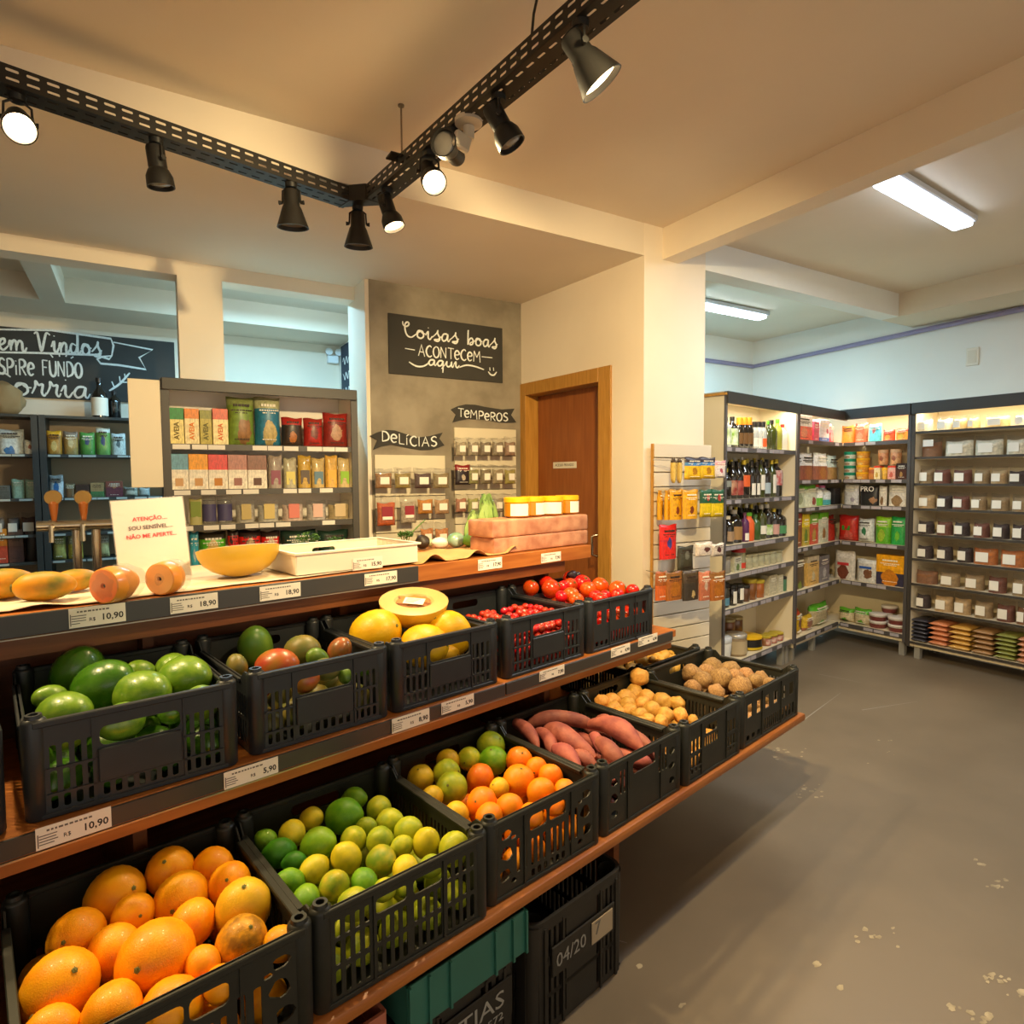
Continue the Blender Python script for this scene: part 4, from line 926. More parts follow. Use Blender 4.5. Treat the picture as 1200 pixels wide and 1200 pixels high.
cut_papaya(128, 686, 22, -12, 'film-wrapped cut papaya with reddish flesh, left of the notice', mat('#e56a3c', .3, col2='#f08a4a', scale=5, coat=.5))
cut_papaya(192, 678, 20, -8, 'film-wrapped cut papaya with peach face in front of notice', mat('#f0b070', .3, col2='#eaa060', scale=5, coat=.5), .8)
# notice in an acrylic stand
x0, y0 = top(137, 700); x1, y1 = top(226, 685)
pl = 2.27; a0 = ST.px(132, 590, pl); a1 = ST.px(216, 588, pl); b0 = ST.px(141, 690, pl); b1 = ST.px(225, 684, pl)
nw = ((a1[0]-a0[0])+(b1[0]-b0[0]))/2; nh = a0[1]-ZT
t = empty('table_notice', ST.W((b0[0]+b1[0])/2, pl, ZT+.012), ST.r); t.rotation_euler.x = -.1; t.rotation_euler.y = -.05; tag(t, 'upright white notice Atenção sou sensível não me aperte in clear stand', 'notice')
mb = MB(); mb.box(-nw/2, nw/2, 0, .001, 0, nh); mb.build('paper', mat('#f4e6d6', .6), t, smooth=0)
mb = MB(); mb.box(-nw/2-.003, nw/2+.003, -.004, -.002, 0, nh+.003, .0005); mb.box(-nw/2-.003, nw/2+.003, .002, .004, 0, nh+.003, .0005); mb.box(-nw/2, nw/2, -.003, .08, -.004, -.001, .0005); mb.build('acrylic_holder', mat('#ffffff', .05, alpha=.1, spec=.8), t, smooth=0)
for i, (s_, m_) in enumerate((('ATENÇÃO....', RED_INK), ('SOU SENSÍVEL....', mat('#6a5a5c', .6)), ('NÃO ME APERTE...', RED_INK))):
    put('lettering', text_mesh(s_, .018, m_, bold=.0003), t, (.0, -.0045, nh*(.76-.105*i)))
# half melon, cut face up
xx, yy = ST.pz(289, 679, ZT+.004); r = 47*depth(ST.W(xx, yy, ZT))/FPX
half_melon(ST.W(xx, yy+.06, ZT+.008+r*.74*.97), ST.y*.2+V((0, 0, 1)), ST.x, r*.76, 1.32, 'half yellow melon lying cut side up left of the white tray', True, False)
# white plastic tray with little tomatoes, herbs behind
PLW = mat('#e9dcc8', .4, bump=.05)
x0, _ = ST.px(347, 670, 2.05); x1, _ = ST.px(488, 655, 2.05)
t = empty('white_tray', ST.W((x0+x1)/2, 2.045, ZT+.009), ST.r); tag(t, 'shallow white plastic tray holding small red fruit on top shelf', 'tray'); w2 = (x1-x0)/2; dd = .30; hh = .075
mb = MB(); mb.box(-w2, w2, 0, dd, 0, .004); mb.build('tray_base', PLW, t)
for s_ in (-1, 1): mb = MB(); mb.box(s_*w2-.003, s_*w2+.003, 0, dd, 0, hh, .001); mb.build('tray_side', PLW, t)
mb = MB(); mb.panel([(-w2, 0), (w2, 0), (w2, hh), (-w2, hh)], [], -.003, .003); mb.build('tray_front', PLW, t, smooth=0)
mb = MB(); mb.panel([(-w2, 0), (w2, 0), (w2, hh), (-w2, hh)], [rrect(-.05, .05, .03, .055, .01)], dd-.003, dd+.003); mb.build('tray_back', PLW, t, smooth=0)
mb = MB()
for bx in ((-w2-.012, w2+.012, -.012, .003, hh-.006, hh+.002), (-w2-.012, w2+.012, dd-.003, dd+.012, hh-.006, hh+.002), (-w2-.012, -w2+.003, 0, dd, hh-.006, hh+.002), (w2-.003, w2+.012, 0, dd, hh-.006, hh+.002)): mb.box(*bx, .001)
for i in range(9): mb.box(w2*.98-.0+.001, w2+.006, .02+i*.03, .024+i*.03, 0, hh-.006)
mb.build('tray_rim', PLW, t)
price_tag(ST, 2.04, 413, 655, 448, 669, '15,90', 'pale price tag stuck to the white tray')
for i in range(26):
    o = put('small_tomato', ct, None, ST.W((x0+x1)/2-w2+.03+(i % 9)*(2*w2-.06)/8, 2.09+(i//9)*.06+.01*(i % 2), ZT+.03), rot=V((i % 3-1, .5, .4)).to_track_quat('Z', 'Y')); o.scale = (.017,)*3; tag(o, 'small red tomato inside the white plastic tray', 'tomato', 'small tomatoes in the white tray')
GRN = mat('#3f6a1c', .6, col2='#2c5214', scale=8)
def herb(px, py, rpx, lb, ly=2.42, stem=None):
    x, z = ST.px(px, py, ly); P = ST.W(x, ly, z); r = rpx*depth(P)/FPX; t = empty('herb_bunch', ST.W(x, ly, ZT+.002)); tag(t, lb, 'herbs'); q = random.Random(px)
    mb = MB(); top_ = z-ZT
    for i in range(110):
        a = q.uniform(0, 2*PI); rr = r*math.sqrt(q.random()); hh_ = top_+r*.5*math.sqrt(max(0, 1-(rr/r)**2))*q.uniform(-.5, 1); c = V((rr*math.cos(a), rr*math.sin(a)*.7, max(.01, hh_)))
        for k in range(3):
            d = V((q.uniform(-1, 1), q.uniform(-1, 1), q.uniform(-.2, 1))).normalized()*.011; u = d.cross(V((q.uniform(-1, 1), q.uniform(-1, 1), 1))).normalized()*.003
            mb.bm.faces.new([mb.bm.verts.new(p) for p in (c, c+d*.5+u, c+d, c+d*.5-u)])
    mb.build('leaves', GRN, t, smooth=0)
    mb = MB()
    for i in range(8): a = i*.8; mb.tube([(0, 0, 0), (r*.3*math.cos(a), r*.2*math.sin(a), top_*.5), (r*.6*math.cos(a), r*.4*math.sin(a), top_)], .0015, 5)
    if stem: mb.tube([(0, 0, top_*.8), stem], [.004, .003], 6)
    mb.build('stem', mat('#4e6a2a', .6), t)
herb(362, 632, 14, 'curly green parsley bunch behind the white tray'); herb(393, 636, 12, 'low green parsley bunch right of the taller parsley')
herb(475, 628, 10, 'green herb with a long stem behind the tray corner', 2.44, (.10, 0, .14)); 
AVD = mat('#2e2418', .5, bump=.6, bscale=10)
def lump(px, py, rpx, ly, m, nm, cat, lb, sh=(1, 1, .9), par=None):
    x, z = ST.px(px, py, ly); r = rpx*depth(ST.W(x, ly, z))/FPX; mb = MB(); mb.ball(r*sh[0], r*sh[1], r*sh[2], None, 3, .15, px, 12); o = mb.build(nm, m, None, loc=ST.W(x, ly, ZT+.003+r*sh[2]), smooth=60); tag(o, lb, cat); return o
lump(495, 644, 9, 2.44, AVD, 'dark_avocado', 'avocado', 'small dark brown avocado behind the brown paper')
lump(516, 645, 8, 2.40, mat('#e2dccc', .5), 'white_onion', 'onion', 'pale onion in film behind brown paper', (1.4, 1, .8)); lump(474+30, 634, 5, 2.5, mat('#b9bf8a', .5), 'pale_chayote', 'vegetable', 'small pale green vegetable on the far side of top shelf')
# brown paper with wavy front edge
mb = MB(); g = []; nx, ny = 50, 12; xa_, _ = ST.px(487, 663, 2.02); xb_, _ = ST.px(607, 648, 2.02)
for j in range(ny+1):
    for i in range(nx+1):
        u = i/nx; x = xa_+(xb_-xa_)*u; y = 2.015+.32*j/ny; z = ZT+.003+.028*(max(0, math.sin(u*2.45*2*PI-.9)))**1.3*(1-j/ny*.75)+.003*noise.noise(V((x*12, y*12, 0)))+.001
        g.append(mb.bm.verts.new((x, y, z)))
for j in range(ny):
    for i in range(nx): a = j*(nx+1)+i; mb.bm.faces.new((g[a], g[a+1], g[a+nx+2], g[a+nx+1]))
o = in_frame(mb.build('brown_paper', mat('#c99a60', .85, var=.08, scale=10), None, smooth=80), ST); sm = o.modifiers.new('thickness', 'SOLIDIFY'); sm.thickness = .001; sm.offset = 1
tag(o, 'sheet of brown wrapping paper with a wavy front edge', 'paper')
# greens in film
LET = mat('#a9c06a', .5, col2='#6f9838', scale=6, bump=.6, bscale=25); LET2 = mat('#7fb23a', .5, col2='#5a8a26', scale=5, bump=.5)
def greens(px, py, wpx, hpx, m, lb, ly=2.36, lean=0, n=9):
    x, z = ST.px(px, py, ly); k = depth(ST.W(x, ly, z))/FPX; w_, h_ = wpx*k, hpx*k; t = empty('lettuce', ST.W(x, ly, ZT+.004), ST.r); t.rotation_euler.y = lean; tag(t, lb, 'lettuce')
    for i in range(n):
        mb = MB(); a = i*2.4; rr = w_*(.3+.4*(i/n)); gx = []
        for j in range(9):
            v = j/8; ww = w_*.62*math.sin(PI*min(1, .12+v*.85))**.8
            for s in range(7):
                q = (s/6-.5)*2; ang = a+q*.9*(w_*.3/max(rr, .001)) if False else a
                off = V((math.cos(a), math.sin(a), 0))*(rr*(1-.35*v)-.35*ww*q*q+.01*math.sin(s*2.3+j*2+i)*v); tn = V((-math.sin(a), math.cos(a), 0))*ww*q
                gx.append(mb.bm.verts.new(off*.9+tn+V((0, 0, h_*v*(1-.12*(i % 3))+.006*math.sin(s*2.6+i)*v))))
        for j in range(8):
            for s in range(6): c = j*7+s; mb.bm.faces.new((gx[c], gx[c+1], gx[c+8], gx[c+7]))
        for v in mb.bm.verts: v.co.y *= .8
        mb.build('leaf', m, t, smooth=80)
    mb = MB(); mb.ball(w_*.8, w_*.6, h_*.54, T(0, 0, h_*.5), 3, .1, px, 25); mb.build('cling_film', film('#f4ffe8', .10, .08), t)
greens(572, 650, 22, 58, LET, 'tall pale green lettuce head in film beside the salt blocks', 2.38)
greens(553, 650, 20, 40, LET, 'slimmer lettuce head in film leaning left of the tall one', 2.42, .2)
lump(560, 637, 13, 2.30, LET2, 'green_cabbage', 'cabbage', 'bright green wrapped cabbage lying in front of the lettuces', (1.5, 1, .75)); lump(535, 640, 10, 2.36, mat('#8fa8a0', .4, col2='#5f8a4a', scale=6, coat=.4), 'wrapped_greens', 'greens', 'bluish film-wrapped greens left of the green cabbage', (1.1, 1, .9))
# pink salt blocks and honey
SALT = mat('#d89a74', .4, col2='#b06a48', scale=14, bump=.4, bscale=12, coat=.2)
ly = 2.035; sa0, sz0 = ST.px(577, 648, ly); sa1, _ = ST.px(689, 640, ly); _, zmid = ST.px(633, 626, ly); _, ztop = ST.px(633, 606.5, ly)
for nm_, xa_, xb_, z0, z1, lb in (('salt_block', sa0+.012, sa1, ZT+.001, zmid, 'lower pink salt block of the two stacked by the door'), ('salt_block', sa0, sa1, zmid+.0015, ztop, 'upper pink salt block carrying the four honey jars')):
    t = empty(nm_, ST.W((xa_+xb_)/2, ly, z0), ST.r); tag(t, lb, 'salt block')
    mb = MB(); mb.box(-(xb_-xa_)/2, (xb_-xa_)/2, 0, .17, 0, z1-z0, .008)
    bmesh.ops.subdivide_edges(mb.bm, edges=mb.bm.edges, cuts=3, use_grid_fill=True)
    for v in mb.bm.verts: v.co += V((1, 1, .2))*.0025*noise.noise(v.co*14)
    mb.build('block', SALT, t, smooth=50)
    mb = MB(); mb.box(-(xb_-xa_)/2-.002, (xb_-xa_)/2+.002, -.002, .172, .001, z1-z0-.001, .008); mb.build('shrink_film', film('#ffe9dc', .12, .1), t)
_, zj1 = ST.px(640, 582, ly+.05)
def jar_lathe(name, P, prof, parts, lb, cat, grp=None, sc=(1, 1), fr=ST.r):
    t = empty(name, P, fr); tag(t, lb, cat, grp)
    for nm, pr, m, cap in parts: mb = MB(); mb.lathe(pr, 20, None, cap); mb.build(nm, m, t)
    return t
HON = mat('#b87a14', .15, spec=.5, coat=.2); HLID = mat('#f2b010', .35)
for i, px_ in enumerate((610, 630, 650, 671)):
    x, _ = ST.px(px_, 600, ly+.06); h_ = zj1-ztop-.002; r = .5*(ST.px(681, 600, ly+.06)[0]-ST.px(661, 600, ly+.06)[0])
    y_ = ly+.055+(.03 if i % 2 == 0 else .045)
    t = jar_lathe('honey_jar', ST.W(x, y_, ztop+.003), None, [('glass', [(r*.8, 0), (r*.93, .006), (r*.93, h_*.72), (r*.86, h_*.78)], HON, True), ('lid', [(r*.95, h_*.76), (r*.95, h_*.97), (r*.86, h_)], HLID, True)], f'{("leftmost", "second", "third", "rightmost")[i]} yellow-lidded honey jar on the pink salt blocks', 'jar')
    mb = MB(); n = 9
    va = [[mb.bm.verts.new((r*.95*math.sin((j/(n-1)-.5)*1.5), -r*.95*math.cos((j/(n-1)-.5)*1.5), z)) for j in range(n)] for z in (h_*.08, h_*.68)]
    for j in range(n-1): mb.bm.faces.new((va[0][j], va[0][j+1], va[1][j+1], va[1][j]))
    o = mb.build('label', TAGP, t); o.rotation_euler.z = (-.5, .3, -.6, .2)[i]

# ================================================================== CRATES UNDER THE STAND
def field_crate(x0, x1, y0, d_, z0, h_, m, label, rz=0):
    w_ = x1-x0; t = empty('field_crate', ST.W((x0+x1)/2, y0, z0), ST.r+rz); tag(t, label, 'crate'); r = .05
    def ringpts(w, y0_, y1_, rr): return [(p[0], p[1]) for p in rrect(-w/2, w/2, y0_, y1_, rr, 5)]
    for nm, z_, hh_, ex in (('rim', h_-.03, .03, .0), ('rim_band', h_*.62, .012, -.003), ('rim_band', h_*.3, .012, -.003)):
        mb = MB(); P0 = ringpts(w_+2*ex, -ex, d_+ex, r); P1 = ringpts(w_-.022, .011, d_-.011, r*.8); n = len(P0)
        lv = [[mb.bm.verts.new((p[0], p[1], z)) for p in P] for P, z in ((P0, z_), (P0, z_+hh_), (P1, z_+hh_), (P1, z_))]
        for a, b_ in zip(lv, lv[1:]+lv[:1]):
            for i in range(n): mb.bm.faces.new((a[i], a[(i+1) % n], b_[(i+1) % n], b_[i]))
        mb.build(nm, m, t)
    for nm, sz, M in (('front_panel', w_, T(0, .006, 0)), ('back_panel', w_, T(0, d_-.006, 0)), ('side_panel', d_, T(w_/2-.006, d_/2, 0) @ Rz(PI/2)), ('side_panel', d_, T(-w_/2+.006, d_/2, 0) @ Rz(PI/2))):
        hs = []; a = sz/2-.06
        for zz in (.02, h_*.34, h_*.66): 
            for side in ((-a, -a*.42), (a*.42, a)) if nm == 'front_panel' else ((-a, a),): hs += slots(side[0], side[1], zz, zz+h_*.24, max(3, int((side[1]-side[0])/.02)), .55, .002)
        mb = MB(); mb.panel([(-sz/2+.03, 0), (sz/2-.03, 0), (sz/2-.03, h_-.01), (-sz/2+.03, h_-.01)], hs, -.003, .003, M)
        for x in (-sz/2+.05, -sz*.2, sz*.2, sz/2-.05): mb.box(x-.004, x+.004, -.009, .0, 0, h_-.02, 0, M)
        mb.build(nm, m, t, smooth=0)
    mb = MB(); mb.box(-w_/2+.012, w_/2-.012, .012, d_-.012, 0, .006); mb.build('base', m, t, smooth=0)
    for sx in (-1, 1):
        for yy in (.035, d_-.035): mb = MB(); mb.lathe([(.03, 0), (.034, h_-.01)], 16, T(sx*(w_/2-.036), yy, 0), cap=False); mb.build('corner_post', m, t)
    return t
FCB = mat('#25211a', .55, var=.2, scale=12, bump=.2)
c1 = field_crate(1.095, 1.50, 1.105, .52, .001, .318, FCB, 'black field crate marked 04/20 standing at the stand end')
mb = MB(); mb.box(.03, .125, -.010, -.007, .16, .225, .001); mb.build('paper_patch', mat('#a8967a', .8), c1, smooth=0)
mb = MB(); mb.box(-.13, .14, -.006, .0, .15, .235, .002); mb.build('marking_plate', FCB, c1, smooth=0)
put('lettering', text_mesh('04/20', .055, mat('#8f8c84', .8)), c1, (-.055, -.0075, .19))
put('lettering', text_mesh('7', .055, mat('#6f6a60', .8)), c1, (.055, -.0108, .2))
c2 = field_crate(.70, 1.075, 1.135, .5, .001, .262, FCB, 'black field crate with chalk lettering beneath the teal crate')
mb = MB(); mb.box(-.14, .16, -.006, .0, .11, .215, .002); mb.build('marking_plate', FCB, c2, smooth=0)
put('lettering', text_mesh('ATIAS', .062, mat('#98958c', .8), w=.2), c2, (.03, -.0075, .172)); put('lettering', text_mesh('ON4572', .028, mat('#98958c', .8), w=.13), c2, (.06, -.0075, .128))
TEAL = mat('#2f6a5c', .45, var=.1)
t = empty('teal_crate', ST.W(.905, 1.118, .264), ST.r); tag(t, 'teal solid-sided crate stacked right under the bottom shelf', 'crate')
for nm, bx in (('front_panel', (-.186, .186, 0, .006, 0, .112)), ('back_panel', (-.186, .186, .46, .466, 0, .112)), ('side_panel', (-.186, -.18, 0, .466, 0, .112)), ('side_panel', (.18, .186, 0, .466, 0, .112)), ('base', (-.18, .18, .006, .46, 0, .006))):
    mb = MB(); mb.box(*bx, .001); 
    if nm == 'front_panel':
        for x in (-.183, -.13, -.07, .07, .13, .176): mb.box(x, x+.006, -.008, .0, 0, .112)
    mb.build(nm, TEAL, t)
PEA = mat('#b0664e', .5, var=.1)
t = empty('salmon_crate', ST.W(.52, 1.13, .06), ST.r); tag(t, 'salmon pink gridded crate at the bottom picture edge', 'crate')
for nm, M_, w_ in (('front_panel', T(0, 0, 0), .3), ('back_panel', T(0, .4, 0), .3), ('side_panel', T(.15, .2, 0) @ Rz(PI/2), .4), ('side_panel', T(-.15, .2, 0) @ Rz(PI/2), .4)):
    mb = MB(); hs = [rrect(-w_/2+.012+i*.045, -w_/2+.048+i*.045, .02+j*.05, .06+j*.05, .003, 2) for i in range(int((w_-.02)/.045)) for j in range(5)]
    mb.panel([(-w_/2, 0), (w_/2, 0), (w_/2, .29), (-w_/2, .29)], hs, -.004, .004, M_); mb.box(-w_/2, w_/2, -.002, .002, 0, .28, 0, M_); mb.build(nm, PEA, t, smooth=0)
mb = MB(); mb.box(-.15, .15, 0, .4, -.004, .0); mb.build('base', PEA, t, smooth=0)
t = empty('low_pallet', ST.W(.52, 1.33, 0), ST.r); tag(t, 'low dark slatted pallet beneath the salmon crate', 'pallet')
for i in range(4): mb = MB(); mb.box(-.17, .17, -.18+i*.1, -.11+i*.1, .035, .055, .002); mb.build('slat', WOODB, t)
for x in (-.15, 0, .15): mb = MB(); mb.box(x-.02, x+.02, -.18, .19, 0, .035); mb.build('bearer', WOODB, t)
# ================================================================== RACKS
CREAM = mat('#e3d6b8', .55); DK = mat('#34312d', .45); GREYR = mat('#6f6b6c', .4); SHG = mat('#8e8a80', .5)
def part(root, nm, m, *bx, b=0, M=None):
    mb = MB()
    for q in bx: mb.box(*q, b, M) if len(q) == 6 else None
    return mb.build(nm, m, root, smooth=0)
def rack(name, label, F, x0, x1, zt, zb, dp, shelves, fascia, side_m, back_m, edge_m, left=True, right=True, foot=None, strip=True, rail_h=.03, post=.02, tags=None, lstrip=16, y0=0):
    t = in_frame(empty(name), F); tag(t, label, 'shelving rack')
    if left: part(t, 'side_panel', side_m, (x0, x0+post, y0, dp, zb, zt)); part(t, 'front_post', edge_m, (x0-.002, x0+post+.002, y0-.012, y0, zb, zt))
    if right: part(t, 'side_panel', side_m, (x1-post, x1, y0, dp, zb, zt)); part(t, 'front_post', edge_m, (x1-post-.002, x1+.002, y0-.012, y0, zb, zt))
    part(t, 'back_panel', back_m, (x0, x1, dp, dp+.015, zb, zt)); part(t, 'top_panel', side_m, (x0, x1, y0, dp, zt-.02, zt))
    if fascia: part(t, 'fascia', DK, (x0, x1, y0-.03, y0-.012, fascia[0], fascia[1]), b=.002)
    for z in shelves:
        part(t, 'shelf', side_m, (x0+post, x1-post, y0+.012, dp, z-.02, z))
        rl = part(t, 'price_rail', edge_m, (x0+post, x1-post, y0, y0+.012, z-rail_h, z+.002))
        if tags:
            q = random.Random(int(z*100)); x = x0+post+.01
            while x < x1-post-.09:
                w_ = q.uniform(.07, .085)
                if q.random() < tags[1]: mb = MB(); mb.box(x, x+w_, y0-.0025, y0, z-rail_h+.003, z-.002); put('price_tag', mb.mesh('price_tag', tags[0], 0), rl)
                x += w_+q.choice((.004, .01, .05))
    if foot:
        for x in foot:
            for yy in (.03, dp-.04): part(t, 'foot', SHG, (x-.022, x+.022, yy, yy+.045, 0, zb), b=.002)
        part(t, 'plinth_rail', side_m, (x0, x1, .02, .04, zb-.0, zb+.02))
    if strip:
        part(t, 'light_strip', mat('#fff2d8', .4, emit=6, key='led'), (x0+.05, x1-.05, .03, .045, zt-.032, zt-.02))
        c = F.W((x0+x1)/2, .06, zt-.05); l = lamp('strip_lamp', 'AREA', c, lstrip, (1, .9, .68), c+V((0, 0, -1))+F.y*.35, shape='RECTANGLE', size=x1-x0-.1, size_y=.03); l.rotation_euler = (0, 0, F.r); 
    return t
TAGG = mat('#a9a3a8', .5); TAGW = mat('#e4ddd0', .5)
# ---- package builders: x,z are the middle of the front foot in rack coordinates
_pm = {}
def printmat(top, body, split=.7, blob=None, bc=(.5, .3), br=.22, band=None, rough=.38, ob=0):
    k = (top, body, split, blob, bc, br, band, rough)
    if k in _pm: return _pm[k]
    m = bpy.data.materials.new('printed_pack'); m.use_nodes = True; nt = m.node_tree; N = nt.nodes; Lk = nt.links.new; b = N['Principled BSDF']
    b.inputs['Roughness'].default_value = rough; b.inputs['Specular IOR Level'].default_value = .5
    tc = N.new('ShaderNodeTexCoord'); sp_ = N.new('ShaderNodeSeparateXYZ'); Lk(tc.outputs['Generated'], sp_.inputs[0])
    def col(c): r = N.new('ShaderNodeRGB'); r.outputs[0].default_value = (*hx(c), 1); return r.outputs[0]
    def gt(a, v): g = N.new('ShaderNodeMath'); g.operation = 'GREATER_THAN'; Lk(a, g.inputs[0]); g.inputs[1].default_value = v; return g.outputs[0]
    def mix(f, a, c): x = N.new('ShaderNodeMix'); x.data_type = 'RGBA'; Lk(f, x.inputs['Factor']); Lk(a, x.inputs['A']); Lk(c, x.inputs['B']); return x.outputs['Result']
    out = mix(gt(sp_.outputs['Z'], split), col(body), col(top))
    if band: 
        a_ = gt(sp_.outputs['Z'], band[1]); b_ = gt(sp_.outputs['Z'], band[2]); s_ = N.new('ShaderNodeMath'); s_.operation = 'SUBTRACT'; Lk(a_, s_.inputs[0]); Lk(b_, s_.inputs[1]); out = mix(s_.outputs[0], out, col(band[0]))
    if blob:
        cb = N.new('ShaderNodeCombineXYZ'); Lk(sp_.outputs['X'], cb.inputs[0]); Lk(sp_.outputs['Z'], cb.inputs[1])
        ns = N.new('ShaderNodeTexNoise'); ns.inputs['Scale'].default_value = 5; Lk(cb.outputs[0], ns.inputs['Vector'])
        vd = N.new('ShaderNodeVectorMath'); vd.operation = 'DISTANCE'; vd.inputs[1].default_value = (bc[0], bc[1], 0); Lk(cb.outputs[0], vd.inputs[0])
        ad = N.new('ShaderNodeMath'); ad.operation = 'MULTIPLY_ADD'; Lk(ns.outputs['Fac'], ad.inputs[0]); ad.inputs[1].default_value = .25; Lk(vd.outputs['Value'], ad.inputs[2])
        lt = N.new('ShaderNodeMath'); lt.operation = 'LESS_THAN'; Lk(ad.outputs[0], lt.inputs[0]); lt.inputs[1].default_value = br+.125
        n2 = N.new('ShaderNodeTexNoise'); n2.inputs['Scale'].default_value = 18; Lk(cb.outputs[0], n2.inputs['Vector']); d2 = tuple(c*.55 for c in hx(blob))
        dk = N.new('ShaderNodeRGB'); dk.outputs[0].default_value = (*d2, 1); out = mix(lt.outputs[0], out, mix(n2.outputs['Fac'], col(blob), dk.outputs[0]))
    n3 = N.new('ShaderNodeTexNoise'); n3.inputs['Scale'].default_value = 9; n3.inputs['Detail'].default_value = 6; Lk(tc.outputs['Generated'], n3.inputs['Vector']); mr = N.new('ShaderNodeMapRange'); mr.inputs['From Min'].default_value = .35; mr.inputs['From Max'].default_value = .65; mr.inputs['To Min'].default_value = .72; mr.inputs['To Max'].default_value = 1.08; Lk(n3.outputs['Fac'], mr.inputs['Value']); hv = N.new('ShaderNodeHueSaturation'); Lk(mr.outputs[0], hv.inputs['Value']); Lk(out, hv.inputs['Color']); out = hv.outputs[0]
    Lk(out, b.inputs['Base Color']); _pm[k] = m; return m
def pouch_mesh(w_, h_, d_, mode, seed=0):
    mb = MB(); nx, nz = 8, 10; q = seed
    F_, B_ = [], []
    for j in range(nz+1):
        v = j/nz
        for i in range(nx+1):
            u = i/nx; e = (1-abs(2*u-1)**2.6)**.5 if 0 < u < 1 else 0
            if mode == 'stand': g = (1-v**2.2)**.6*.9+.1*(1-v) if v < 1 else 0
            elif mode == 'block': g = .95 if v < .72 else .95*(1-(v-.72)/.28)
            else: g = (1-abs(2*v-1)**3)**.5 if 0 < v < 1 else 0
            th = d_/2*e*g+.0008; wv = .004*math.sin(9*u+q)*(v**3)*(h_/.2)
            x = (u-.5)*w_*(1-.05*math.sin(PI*v)*(1 if mode == 'pillow' else -.2)); z = h_*v+(.004*math.sin(u*7+q) if j == nz else 0)
            wr = .0018*noise.noise(V((u*6, v*6, q*3.1)))
            F_.append(mb.bm.verts.new((x, -th+wv+wr, z))); B_.append(mb.bm.verts.new((x, th+wv, z)))
    k = nx+1
    for j in range(nz):
        for i in range(nx):
            a = j*k+i; mb.bm.faces.new((F_[a], F_[a+1], F_[a+k+1], F_[a+k])); mb.bm.faces.new((B_[a+1], B_[a], B_[a+k], B_[a+k+1]))
    for j in range(nz):
        for i in (0, nx): a = j*k+i; mb.bm.faces.new((F_[a], F_[a+k], B_[a+k], B_[a]))
    for i in range(nx):
        for j in (0, nz): a = j*k+i; mb.bm.faces.new((F_[a], B_[a], B_[a+1], F_[a+1]))
    return mb
_mc = {}
def cached(key, fn):
    if key not in _mc: _mc[key] = fn()
    return _mc[key]
